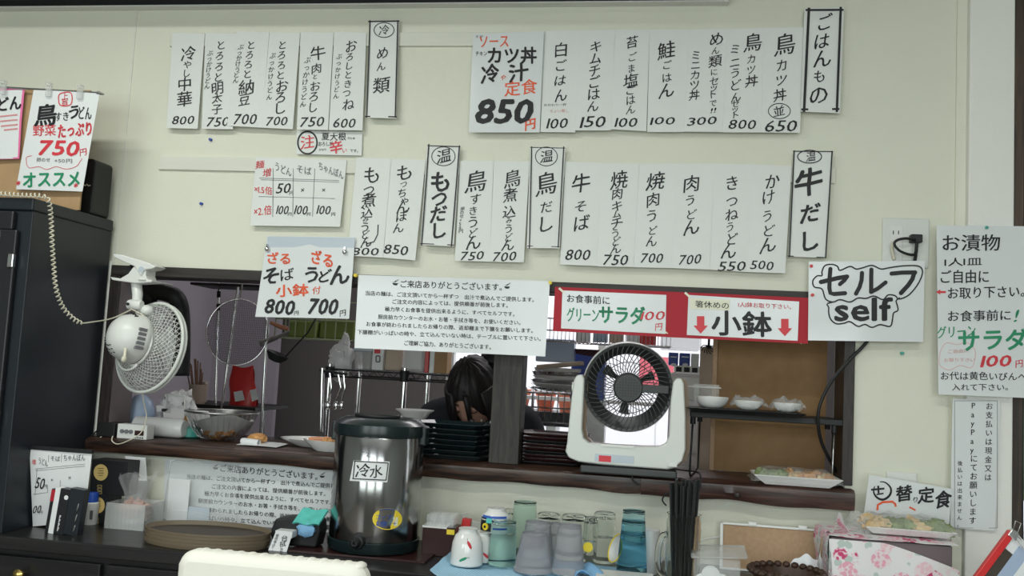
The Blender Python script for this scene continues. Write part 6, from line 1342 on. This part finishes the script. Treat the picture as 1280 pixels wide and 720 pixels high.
# black gift boxes with gold labels
for k, (x0, x1, zt, zb, Y, gx, gy, lab) in enumerate(((113, 159, 575, 617, -.16, 126, 590.5, 'black box with round gold label, the upper one behind the glue bottle'), (113, 139.5, 617.5, 658, -.16, 122, 631.5, 'black box with round gold label, the lower one behind the glue bottle'))):
    a = at(x0, 600, Y); b = at(x1, 600, Y); z0_ = CZ if k else at(125, 618, Y).z+.0005; z1_ = at(128, zt, Y).z if not k else at(125, 618, Y).z
    t = thing('black_box', lab, 'box', ((a.x+b.x)/2, Y+.03, z0_), group='black boxes with gold labels')
    MB().box(-(b.x-a.x)/2, (b.x-a.x)/2, -.03, .03, 0, z1_-z0_).build('box', 'black', t, bev=.001)
    i = Ink(lambda x, y, e, Y=Y: at(x, y, Y-e), 0, 0, 1, False); i.e(gx, gy, 9, 10.3, 'L')
    for q in range(4): i.l([(gx-4+q % 2, gy-5+q*2.9), (gx+4-q % 2, gy-5+q*2.9)], .5, 'k')
    for q in range(3): i.rect(gx-4, gy+16+q*4, gx+1, gy+18.6+q*4, .5, 'L')
    i.build(t)
# glue bottle
c = onz(108, 656, CZ); t = thing('glue_bottle', 'small white bottle with blue cap in front of the black boxes', 'bottle', (c.x, c.y+.016, CZ)); s = mpp(108, 640, c.y)
lat('body', [(8.6*s, 0), (9*s, .002), (9*s, 26*s), (7.5*s, 27.5*s)], 'white', t, 26); lat('cap', [(7.6*s, 27.5*s), (7.6*s, 37*s), (6.8*s, 39*s), (.001, 39.4*s)], 'bluecap', t, 24, label='blue cap')
MB(RZ(-18)).box(-4*s, 1*s, -9.2*s, -8.8*s, 5*s, 22*s).build('label', 'ink_b', t, label='dark blue label'); MB().box(4*s, 7*s, -8.4*s, -6.5*s, 7*s, 18*s).build('label', 'ink_g', t)
# books / card boxes standing
bx = [(57, 62, 'redcard', 'thin box with red top standing at left of the row'), (61, 68, 'paper_b', 'white thin book standing second in the row'), (68, 80, 'black', 'black box with white lettering standing in the row on the counter'), (80, 98, 'cabside', 'dark pen box standing at right of the row beside the glue bottle')]
for k, (p0, p1, mt, lab) in enumerate(bx):
    c0 = onz(p0, 657, CZ); Y = -.335; a = at(p0, 650, Y); b = at(p1, 650, Y); zt = at(p0, 610 if k != 1 else 609, Y).z
    t = thing('standing_box', lab, 'box', ((a.x+b.x)/2, Y, CZ), group='thin boxes and books standing on the counter', rot=(0, R(5), 0)); w_ = (b.x-a.x)/2
    MB().box(-w_, w_-.0006, 0, .026, 0, zt-CZ).build('cover', mt if k else 'black', t, bev=.0008)
    if k == 0: MB().box(-w_-.0003, w_-.0009, -.0006, .02, (zt-CZ)*.72, (zt-CZ)*.98).build('red_patch', 'redcard', t, label='red patch')
    if k == 2:
        for q in range(12): MB().box(-.004, -.002+.0012*(q % 3), -.0008, 0, .008+q*.0035, .0105+q*.0035).build('spine_mark', 'paper_b', t)
        MB(T((.006, -.0002, (zt-CZ)*.82)) @ RX(90)).lathe([(.006, 0), (.006, .0008)], 16).build('round_mark', 'paper_b', t)
    if k == 3:
        for q in range(3): MB(T((w_*.45, -.001, .018+q*.028)) @ RY(8)).ball((0, 0, 0), .0022, .0012, .011, 10, 8).build('pen_picture', 'wire', t, smooth=True, label='printed silver pen picture')
# ---- wipes pouch with label and cloth
c = onz(370, 697, CZ+.006); t = thing('cloth_pouch', 'black pouch holding a folded teal cloth on the tray left of the jug', 'pouch', (at(370, 690, -.26).x, -.235, CZ+.0065))
s = mpp(370, 680, -.27)
MB().prism([(-30*s, 0), (26*s, 0), (30*s, 20*s), (28*s, 34*s), (-6*s, 36*s), (-30*s, 32*s), (-36*s, 14*s)], -.03, .03).build('pouch', 'blackpl', t, bev=.006)
MB().sheet(lambda u, v: Vector(((-4+34*u+3*v)*s, -.045+.05*v, (30+15*v+1.2*math.sin(u*9))*s)), 14, 6, (0, .006, -.004)).build('cloth', 'teal', t, smooth=True, label='folded teal cloth')
MB().ball((13*s, -.036, 22*s), 12*s, .010, 9*s, 14, 10, .4, 12, 5).build('blue_cloth', 'bluecl', t, smooth=True, label='pale blue cloth fold')
o, sf = paper('hanging_label', 'white handwritten paper label hanging down in front of the pouch', 'label', ((345, 664), (366, 665.5), (354, 703), (330, 701)), -.30, 'paper_b', .015)
i = Ink(sf, *CM); i.ch('台', 700, 508, 38, 'k', 1); i.ch('拭', 690, 540, 36, 'k', 1); i.ch('き', 683, 572, 22); i.ch('で', 680, 592, 18); i.v('使用後は', 660, 492, 640, 545, 18); i.v('テーブル', 635, 560, 622, 612, 16); i.v('の上に', 615, 545, 603, 615, 15); i.build(o)
MB().box(at(345, 664, -.296).x, at(366, 665, -.296).x, -.2995, -.26, at(355, 672, -.3).z, at(355, 664, -.3).z).build('label_clip', 'paper_b', o, world=True)
# ---- small lidded black case with clear tray
t = thing('condiment_case', 'small dark red black case with clear compartments beside the jug', 'case', (at(547, 700, -.20).x, -.17, CZ)); s = mpp(547, 690, -.20)
MB().box(-21*s, 21*s, -.035, .035, 0, 36*s-.0).build('case', 'tray_r', t, bev=.002)
mb = MB()
for k in range(4): x = (-17+k*11.5)*s; mb.box(x, x+.0012, -.03, .03, 36*s, 50*s)
for y in (-.03, 0, .029): mb.box(-17*s, 17.5*s, y, y+.0012, 36*s, 50*s)
mb.build('clear_dividers', 'acryl', t); MB().box(10*s, 20*s, -.036, -.0345, 28*s, 34*s).build('label', 'yellow', t, label='yellow sticker')
MB().box(-21.5*s, 10*s, -.0365, .03, 34.5*s, 36.5*s).build('rim', 'whitegl', t)
# ---- blue striped cloth tray and cups
def clf(u, v): return Vector((-.50+.46*u, -.43+.27*v, CZ+.0035+.004*math.sin(u*20)*v*(1-v)+.004*noise.noise(Vector((u*9, v*5, 1)))+(0 if u > .04 else (.04-u)*.3)))
MB().sheet(clf, 40, 14, (0, 0, -.002)).build('striped_cloth', 'clothstripe', smooth=True, label='light blue striped cloth spread under the cups', cat='cloth')
Z0 = CZ+.009
def cup(name, lab, cat, pl, pr, top, rt, rb, Y, mt, grp, style='tumbler', ptop=None, z0=None):
    """inverted or upright cup: pixel extents give its width and height at depth Y"""
    z_ = Z0 if z0 is None else z0; pc = (pl+pr)/2; s = mpp(pc, 680, Y); Rr = (pr-pl)/2*s; x = at(pc, 690, Y).x; h_ = at(pc+(0 if ptop is None else ptop), top, Y).z-z_
    t = thing(name, lab, cat, (x, Y, z_), group=grp); return t, Rr, h_
G1 = 'cups and glasses drying on the striped cloth'
def vase(lab, pl, pr, top, Y, marks):
    t, r_, h_ = cup('ceramic_cup', lab, 'cup', pl, pr, top, 0, 0, Y, 'whitegl', G1)
    lat('body', [(r_*.93, 0), (r_, .003), (r_*.99, h_*.35), (r_*.93, h_*.62), (r_*.78, h_*.80), (r_*.60, h_*.88), (r_*.57, h_*.97), (r_*.60, h_), (r_*.54, h_), (.001, h_*.99)], 'whitegl', t, 36)
    for a, zz, col, rot in marks:
        m4 = RZ(a) @ T((0, -r_*.985, zz*h_)) @ RY(rot)
        MB(m4).ball((0, 0, 0), .0035, .0012, .011, 10, 8).build('chili_print', col, t, smooth=True, label='painted chili'); MB(m4).tube([(0, 0, .010), (.002, -.0002, .017)], .0008, 4).build('stem_print', 'ink_g', t)
    return t
vase('white cup with red and green chili prints, front left of the cups', 563.5, 604, 660, -.31, ((18, .62, 'ink_r', -28), (-2, .22, 'ink_gr', 62)))
vase('white cup with chili prints right behind the front left one', 585, 616, 664, -.255, ((38, .25, 'ink_r', -50),))
vase('white cup with chili prints third in line behind the green glass', 605, 636, 663, -.20, ((-5, .55, 'ink_r', -35), ))
# bird-eye blue cup standing on the cups
zz = at(618, 664, -.215).z
t, r_, h_ = cup('painted_cup', 'inverted blue and white cup with yellow round print stacked above chili cups', 'cup', 599, 636, 634.5, 0, 0, -.215, '', G1, z0=zz)
MB().lathe([(r_*.95, 0), (r_, .004), (r_*.98, h_*.55), (r_*.9, h_*.72), (r_*.7, h_*.84), (r_*.64, h_*.88), (r_*.64, h_), (r_*.56, h_), (.001, h_*.93)], 36).build('body', 'whitegl', t, smooth=True)
def arcband(a0, a1, z0_, z1_, mt, lab, nm='print_patch', rr=1.006):
    vs = []; fs = []
    for k in range(11):
        a = R(a0+(a1-a0)*k/10)
        for z_ in (z0_, (z0_+z1_)/2, z1_):
            q = z_/h_; ra = r_*(1 if q < .55 else 1-.13*(q-.55)/.17*.75) ; vs.append((ra*rr*math.sin(a), -ra*rr*math.cos(a), z_))
    for k in range(10):
        for j in range(2): fs.append((k*3+j, k*3+3+j, k*3+4+j, k*3+1+j))
    MB().add(vs, fs).build(nm, mt, t, smooth='all', label=lab)
arcband(-75, -5, .004, h_*.62, 'cabside', 'dark blue print'); arcband(-60, 60, h_*.62, h_*.72, 'ink_b', 'blue band'); arcband(-30, -6, h_*.42, h_*.62, 'teal', 'teal print', rr=1.012); arcband(10, 55, .01, h_*.25, 'ink_b', 'blue print')
MB(RZ(-32) @ T((0, -r_*1.0, h_*.26)) @ RX(90)).lathe([(.009, -.001), (.009, .0022)], 20).build('round_print', 'yellow', t, smooth=True, label='yellow round print'); MB(RZ(-32) @ T((0, -r_*1.0-.0024, h_*.26)) @ RX(90)).lathe([(.0035, 0), (.0035, .0012)], 14).build('round_print', 'ink', t, smooth=True, label='black centre of the round print')
# red pack behind
c = at(578, 668, -.12); t = thing('red_pack', 'small red packet with clip behind the white chili cup', 'packet', (c.x, -.11, CZ))
MB(RY(6)).box(-.012, .012, -.01, .01, 0, at(578, 648, -.12).z-CZ).build('packet', 'red', t, bev=.002); MB().tube([(.0, 0, at(578, 648, -.12).z-CZ), (-.008, 0, at(574, 643, -.12).z-CZ), (.01, 0, at(580, 641, -.12).z-CZ)], .0012, 5).build('clip', 'wire', t)
MB(RY(6)).box(.014, .06, -.002, .0, 0, at(590, 650, -.12).z-CZ).build('clear_label', 'acryl', t)
def tumbler(lab, pl, pr, tl, tr, top, Y, mt, wall=.0018, ring=True, z0=None, name='tumbler'):
    t, r_, h_ = cup(name, lab, 'glass', pl, pr, top, 0, 0, Y, mt, G1, ptop=((tl+tr)-(pl+pr))/2, z0=z0)
    rt = (tr-tl)/2*mpp(tl, top, Y)
    lat('body', [(r_-wall, 0), (r_, 0), (rt, h_-.001), (rt-.001, h_), (.0005, h_), (.0005, h_-.005), (rt-wall-.001, h_-.006)], mt, t, 36)
    if ring: lat('foot_rim', [(rt*.90, h_), (rt, h_), (rt*.99, h_+.0025), (rt*.92, h_+.0025)], mt, t, 32, loop=True)
    return t
tumbler('inverted pale green glass left of the grey tumblers', 610, 646, 620, 651, 653, -.27, 'glass_g')
tumbler('tall green glass with dark base standing highest among the cups', 636, 671, 641, 669, 628, -.185, 'glass_g', z0=Z0)
tumbler('front smoky grey tumbler inverted on the striped cloth', 643, 692, 651, 683, 667, -.315, 'glass_s')
tumbler('smoky grey tumbler behind the front one, slightly taller', 648, 694, 657, 688, 653, -.255, 'glass_s')
tumbler('right smoky grey tumbler inverted beside the yellow tag glass', 690, 732, 700, 729, 657, -.30, 'glass_s')
tumbler('pale frosted tumbler between the two grey ones at the back', 682, 708, 686, 702, 654, -.19, 'glass_s')
def mug(lab, pl, pr, top, Y, side=0):
    t, r_, h_ = cup('glass_mug', lab, 'glass', pl, pr, top, 0, 0, Y, 'glass', G1)
    lat('body', [(r_*.92-.003, 0), (r_*.92, 0), (r_*.98, h_*.5), (r_, h_*.85), (r_*.95, h_*.97), (r_*.8, h_), (.001, h_), (.001, h_-.01), (r_*.85, h_*.88), (r_*.93, h_*.5)], 'glass', t, 28)
    if side: MB().tube([(side*r_*.95, 0, h_*.2), (side*r_*1.5, 0, h_*.28), (side*r_*1.55, 0, h_*.7), (side*r_*.97, 0, h_*.8)], .004, 8).build('handle', 'glass', t, smooth='all')
mug('clear glass mug upside down behind the grey tumblers, left one', 669, 699, 641, -.13); mug('clear glass mug upside down behind the right grey tumbler', 700, 732, 643, -.14); mug('small clear glass just left of the tall green glass', 628, 642, 636, -.13)
mug('clear glass with oval yellow tag right of the grey tumblers', 728, 746, 646, -.20); mug('clear glass mug at the back left of the white yellow rimmed mug', 740, 768, 640, -.14, -1)
MB(T(at(735, 684, -.225)) @ RX(90)).lathe([(.0125, 0), (.0125, .001)], 24).build('yellow_tag', 'yellow', smooth=True, label='oval yellow tag on the clear glass beside the grey tumblers', cat='tag')
# white mug lying tilted
c = at(770, 685, -.24); t = thing('tilted_mug', 'white mug with yellow rim tipped against the teal glasses', 'mug', c, group=G1); Mt = frame(Vector((0, 0, 0)), (-.72, -.35, .30))
MB(Mt).lathe([(.001, -.065), (.024, -.062), (.030, -.05), (.037, 0), (.035, 0), (.028, -.048), (.001, -.058)], 32).build('body', 'whitegl', t, smooth=True)
MB(Mt).tube([(.036*math.cos(a), .036*math.sin(a), 0) for a in [2*math.pi*k/36 for k in range(36)]], .0018, 6, True).build('rim', 'yellow', t, smooth='all', label='yellow rim')
# teal nested glasses
for k, (top, z0_) in enumerate(((667, 0), (652, .012), (639, .026))):
    tumbler('teal glass nested in the stack beside the black chopsticks, %s' % ['bottom', 'middle', 'top'][k], 771+2*k, 810-2*k, 776.5+k, 808-k, top, -.26, 'glass_t', z0=Z0+z0_*.9, name='teal_tumbler')
# white handled mug behind
t, r_, h_ = cup('white_mug', 'white mug with round handle between teal glasses and chopstick jar', 'mug', 800, 824, 662, 0, 0, -.19, '', G1, z0=CZ)
lat('body', [(r_*.8, 0), (r_*.86, .003), (r_, h_), (r_*.94, h_), (r_*.8, .006), (.001, .006)], 'whitegl', t, 30); MB().tube([(r_*.9, -.01, h_*.85), (r_*1.5, -.012, h_*.75), (r_*1.6, -.012, h_*.45), (r_*.85, -.01, h_*.2)], .004, 8).build('handle', 'whitegl', t, smooth='all')
# white food tray and blue cloth fold
MB(T((at(781, 716, -.34).x, -.34, CZ+.008))).frustum((-.058, .058, -.03, .03, 0), (-.068, .068, -.038, .038, .016)).build('white_tray', 'white', bev=.002, label='white foam tray in front of the teal glasses', cat='tray')
def bf(u, v): return Vector((at(735, 712, -.33).x-.03+.075*u, -.36+.08*v, CZ+.012+.03*u*(1-u)*2+.008*math.sin(u*8+v*5)))
MB().sheet(bf, 16, 10, (0, 0, -.002)).build('blue_cloth', 'bluecl', smooth=True, label='bunched light blue cloth left of the white foam tray', cat='cloth')
# ---- glass mug full of black chopsticks
JM = (at(853, 700, -.30).x, -.30, CZ); t = thing('chopstick_mug', 'heavy clear glass mug holding black chopsticks', 'mug', JM); s = mpp(853, 690, -.30); rj = 21.5*s; hj = at(853, 642, -.30).z-CZ
lat('body', [(rj*.9, 0), (rj, .004), (rj, hj), (rj-.003, hj), (rj-.004, .012), (.001, .010)], 'glass', t, 36)
MB().tube(spl([Vector((-rj*.95, 0, .02)), Vector((-rj*1.32, -.01, .035)), Vector((-rj*1.42, -.012, hj*.45)), Vector((-rj*1.25, -.01, hj*.66)), Vector((-rj*.97, 0, hj*.7))], 5), .0075, 10).build('handle', 'glass', t, smooth='all')
for k in range(26):
    a = k*2.399; r_ = .0068*math.sqrt(k+.3)*.9; x, y = r_*math.cos(a), r_*math.sin(a)
    hh = (at(853, 603+jit(5), -.3).z-CZ)
    MB().tube([(JM[0]+x*.75, JM[1]+y*.75, CZ+.013), (JM[0]+x*1.18-.0, JM[1]+y*1.1, CZ+hh)], [.0022, .0036], 8).build('black_chopstick', 'stick', smooth=True, label='black chopstick standing in the heavy glass mug', cat='chopstick', group='black chopsticks in the glass mug')
for k in range(4): MB().tube([(JM[0]+.024+.003*k, JM[1]-.012+.008*k, CZ+.013), (JM[0]+.029+.003*k, JM[1]-.012+.008*k, CZ+hj-.004)], .0028, 6).build('pale_chopstick', 'cork2', smooth=True, label='pale wooden stick at the right side inside the heavy glass mug', cat='chopstick', group='pale sticks in the glass mug')
# ---- clear box with foam
t = thing('clear_box', 'clear plastic box with open flap holding white foam rounds', 'box', (at(895, 716, -.33).x, -.31, CZ)); s = mpp(895, 700, -.33); hb = at(890, 696, -.33).z-CZ
mb = MB(); w_ = 28*s
for b_ in ((-w_, w_, -.045, -.0435, 0, hb), (-w_, w_, .0435, .045, 0, hb+.004), (-w_, -w_+.0015, -.045, .045, 0, hb), (w_-.0015, w_, -.045, .045, 0, hb), (-w_, w_, -.045, .045, 0, .0015)): mb.box(*b_)
mb.build('box', 'acryl', t)
MB().sheet(lambda u, v: Vector((-w_-.006+(2*w_+.022)*u, -.05+.09*v, hb+.001+.012*v+.008*u)), 6, 4, (0, 0, .0012)).build('lid', 'acryl2', t, smooth=True)
MB().tube([(-w_-.006, -.05, hb), (w_+.014, -.05, hb+.008), (w_+.014, .04, hb+.02), (-w_-.006, .04, hb+.013)], .0018, 6, True).build('rim', 'acryl2', t, smooth='all')
for k, (x, z) in enumerate(((-.012, .035), (.012, .018), (-.03, .016))): MB(T((x, -.012, z)) @ RX(75)).lathe([(.018, 0), (.022, .003), (.022, .010), (.018, .013)], 22).build('foam_round', 'sponge', t, smooth=True)
# ---- leaning white framed cork board
a = at(902, 652, -.03); b = at(1062, 668, -.03); zt = a.z
t = thing('cork_board', 'brown cork board in white frame leaning on the wall under the ledge', 'board', ((a.x+b.x)/2, -.06, CZ), rot=(R(-12), 0, 0)); w_ = (b.x-a.x)/2; hgt = (zt-CZ)/math.cos(R(12))
MB().box(-w_, w_, .0, .005, .002, hgt-.004).build('cork', 'cork2', t)
for b_ in ((-w_-.004, w_+.004, -.004, .007, hgt-.006, hgt), (-w_-.004, -w_+.004, -.004, .007, 0, hgt), (w_-.004, w_+.004, -.004, .007, 0, hgt), (-w_, w_, -.004, .007, 0, .006)): MB().box(*b_).build('frame_bar', 'white', t, bev=.001)
for px in (940, 1003): x = at(px, 655, -.03).x-(a.x+b.x)/2; MB().box(x-.011, x+.011, -.006, .008, hgt-.004, hgt+.006).build('clip', 'white', t, bev=.001)
for px in (1025, 1034): MB(T(at(px, 659, -.05))).ball((0, 0, 0), .006, .004, .005, 10, 6).build('silver_clip', 'chrome', smooth=True, label='%s silver clip on the top edge of the framed cork board' % ('left' if px < 1030 else 'right'), cat='clip', group='silver clips on the cork board')
MB().tube(spl([at(870, 678, -.03), at(885, 673, -.03), at(903, 671, -.03)], 5), .0022, 6).build('white_cable', 'white', smooth='all', label='short white cord left of the framed cork board', cat='cord')
# wicker rim + tissue
t = thing('wicker_basket', 'dark brown wicker basket with scalloped rim at bottom right', 'basket', (at(985, 725, -.31).x, -.29, CZ)); w_ = at(1020, 720, -.31).x-at(935, 720, -.31).x; zb = at(975, 712, -.31).z-CZ
MB().lathe([(.055, 0), (.06, .002), (.085, zb-.008), (.080, zb-.008), (.055, .004), (.001, .004)], 36).build('bowl', 'basket', t, smooth=True)
for k in range(26): a_ = 2*math.pi*k/26; MB(T((.084*math.cos(a_), .084*math.sin(a_), zb-.006))).ball((0, 0, 0), .0098, .0098, .008, 10, 8).build('rim_scallop', 'basket', t, smooth=True)
def tf(u, v): return Vector((at(1010, 705, -.18).x-.04+.08*u, -.19+.03*v+.006*math.sin(u*7), CZ+.01+(.03+.022*math.sin(u*3.1)+.003*math.sin(u*16))*v*1.2))
MB().sheet(tf, 20, 8, (0, .0008, 0)).build('paper_napkin', 'tissue', smooth=True, label='crumpled pale blue white napkin behind the wicker rim', cat='napkin')
t = thing('glass_pot', 'clear glass vessel at the left edge of the floral cloth', 'glass', (at(1033, 715, -.25).x, -.24, CZ)); MB().lathe([(.016, 0), (.02, .004), (.02, .06), (.012, at(1033, 672, -.25).z-CZ), (.010, at(1033, 672, -.25).z-CZ), (.017, .058), (.001, .006)], 26).build('body', 'glass', t, smooth=True)
# ---- floral covered box with food tray on top
xa = at(1037, 680, -.26).x; xb = at(1200, 700, -.26).x; zt = at(1100, 655, -.22).z
t = thing('covered_box', 'box standing on the counter draped by the floral cloth', 'box', ((xa+xb)/2, -.16, CZ)); hw = (xb-xa)/2
bzt = at(1180, 668, -.17).z-CZ-.012
MB().box(-hw+.004, hw-.012, -.085, .085, 0, bzt-.004).build('box', mat('grey_mauve_lining', (.17, .13, .14), .6), t, bev=.003)
# drape: front apron with irregular lower edge at right, top sheet
c_loc = t.location
def dr(u, v):
    x = -hw+2*hw*u
    if v < .42: q = v/.42; return Vector((x+c_loc.x, c_loc.y+.09-.182*q, CZ+bzt+.001+.003*noise.noise(Vector((u*6, v*6, 1)))))
    q = (v-.42)/.58
    top_ = bzt-.052*max(0, (u-.42)/.58)**1.2*min(1, q*20)
    return Vector((x+c_loc.x, c_loc.y-.092-.006*math.sin(u*9)*q-.004*q-.006*max(0, u-.4)*min(1, q*20), CZ+top_*(1-q)+.004*q))
def dr_top(u, v): return dr(u, v*.4199)
def dr_front(u, v): return dr(u, .45+.55*v)
MB().sheet(dr_front, 30, 16, (0, .001, 0)).build('floral_cloth', 'floral', smooth=True, label='white cloth printed with pink roses draped over the box at right', cat='cloth')
MB().sheet(dr_top, 20, 8, (0, 0, -.001)).build('cloth_top', 'floral', bpy.data.objects['floral_cloth'], world=True, smooth=True)
def sd(u, v): return Vector((c_loc.x-hw-.001-.004*math.sin(v*7), c_loc.y+.09-.182*u, CZ+bzt*(1-v)+.004*v))
MB().sheet(sd, 12, 10, (.001, 0, 0)).build('side_flap', 'floral', bpy.data.objects['floral_cloth'], world=True, smooth=True)
def kn(u, v):
    a_ = at(1040, 664, -.22); return Vector((a_.x-.015+.055*u, a_.y+.0+.03*v, CZ+bzt+.002+.05*math.exp(-((u-.62)/.22)**2)*(1-v*.6)+.006*math.sin(u*15)))
MB().sheet(kn, 20, 8, (0, .0, -.001)).build('cloth_corner', 'floral', bpy.data.objects['floral_cloth'], world=True, smooth=True)
# food dish with wrap on top
xa_, xb_ = at(1076, 655, -.16).x, at(1188, 668, -.16).x; zq_ = CZ+bzt+.006
t = thing('wrapped_dish', 'white dish of noodles and vegetables under wrap on the floral cloth', 'dish', ((xa_+xb_)/2, -.15, zq_)); hw2 = (xb_-xa_)/2
MB().add([(-hw2*.8, -.05, 0), (hw2*.8, -.05, 0), (hw2*.8, .05, 0), (-hw2*.8, .05, 0), (-hw2, -.068, .016), (hw2, -.068, .016), (hw2, .068, .016), (-hw2, .068, .016), (-hw2*.97, -.064, .018), (hw2*.97, -.064, .018), (hw2*.97, .064, .018), (-hw2*.97, .064, .018), (-hw2*.78, -.046, .005), (hw2*.78, -.046, .005), (hw2*.78, .046, .005), (-hw2*.78, .046, .005)],
        [(0, 3, 2, 1)]+[(a*4+i, a*4+(i+1) % 4, a*4+4+(i+1) % 4, a*4+4+i) for a in range(3) for i in range(4)]+[(12, 13, 14, 15)]).build('dish', 'whitegl', t, bev=.001)
for k in range(14):
    x = -hw2*.78+hw2*1.56*(k % 7)/6; MB(T((x, (-.03 if k < 7 else .022)+jit(.008), .018)) @ RZ(jit(60))).ball((0, 0, 0), .024, .018, .013+.004*(k % 2), 12, 8, .8, 14, k).build('food_piece', ('noodle', 'noodle', 'veg', 'veg', 'noodle', 'veg', 'veg')[k % 7], t, smooth=True)
def fl2(u, v):
    a = (u-.5)*2; b = (v-.5)*2; r = max(abs(a), abs(b)); return Vector((a*(hw2+.010), b*.078, .040-.034*max(0, r-.66)/.34+.009*noise.noise(Vector((u*9, v*5, 7)))))
MB().sheet(fl2, 36, 16, (0, 0, .0004)).build('plastic_wrap', 'film', t, smooth=True)
MB(T((at(1070, 655, -.20).x, -.20, zq_-.003))).ball((0, 0, .02), .03, .02, .03, 18, 12, .6, 14, 7).build('clear_bag', 'film', smooth=True, label='crumpled clear bag at the left end of the wrapped noodle dish', cat='bag')
# ---- red clipboard with binder clip at lower right
c = at(1262, 700, -.5); t = thing('clipboard', 'red edged clipboard with photo held by silver binder clips at lower right', 'clipboard', c, rot=(R(-12), R(38), 0)); s = mpp(1262, 700, -.5)
MB().box(-14*s, 34*s, 0, .004, -60*s, 30*s).build('board', 'paper_b', t, bev=.001); MB().box(-22*s, -13*s, -.006, .008, -60*s, 30*s).build('spine', 'red', t, bev=.002, label='red spine')
MB().box(-12*s, -1*s, -.001, 0, -58*s, 8*s).build('photo', 'tray_i', t, label='dark food photo'); MB().box(-1*s, 14*s, -.001, 0, -58*s, 22*s).build('photo', 'ltblue', t, label='pale blue picture area')
cl = MB().prism([(-21*s, 22*s), (-10*s, 22*s), (-10*s, 33*s), (-21*s, 33*s)], -.010, .010).build('binder_clip', 'chrome', t, bev=.002)
MB().tube([(-19*s, -.009, 30*s), (-24*s, -.012, 42*s), (-17*s, -.012, 44*s), (-13*s, -.009, 31*s)], .0012, 6).tube([(-11*s, -.010, 25*s), (2*s, -.014, 20*s), (5*s, -.014, 26*s), (-11*s, -.010, 30*s)], .0012, 6).build('clip_handle', 'wire', cl, smooth='all')
MB(T((c.x, c.y+.03, .75))).box(-.04, .06, -.005, .09, -.034, .0).build('side_counter', 'blackwood', label='dark counter end carrying the clipboard at lower right', cat='counter')
# ---- chair in front
a = at(229, 700, -.95); b = at(463, 715, -.95); ztop = at(340, 694, -.95).z; cx = (a.x+b.x)/2; w_ = (b.x-a.x)/2
t = thing('dining_chair', 'chair with white padded vinyl back standing before the counter', 'chair', (cx, -1.15, 0))
pl_ = rrect(-w_, w_, ztop-.40, ztop, .03, 6)
MB().prism(pl_, .17, .225).build('backrest', 'chairw', t, bev=.018, smooth=True)
mb = MB()
for k in range(16): mb.ball((-w_+.004, .20, ztop-.03-.016*k), .009, .016, .009, 10, 6)
for k in range(28): mb.ball((-w_+.03+k*(2*w_-.05)/27, .20, ztop-.007+.0015*(k % 2)), .012, .02, .008, 10, 6)
mb.build('gathered_seam', 'chairw', t, smooth='all', kind='stuff')
MB().box(-w_, w_, -.22, .20, .43, .48).build('seat', 'chairw', t, bev=.015)
for x in (-w_+.02, w_-.02):
    MB().tube([(x, -.2, .43), (x, -.21, 0)], .012, 10).build('leg', 'chrome', t, smooth=True); MB().tube([(x, .20, ztop-.2), (x, .20, .43), (x, .22, 0)], .012, 10).build('leg', 'chrome', t, smooth=True)
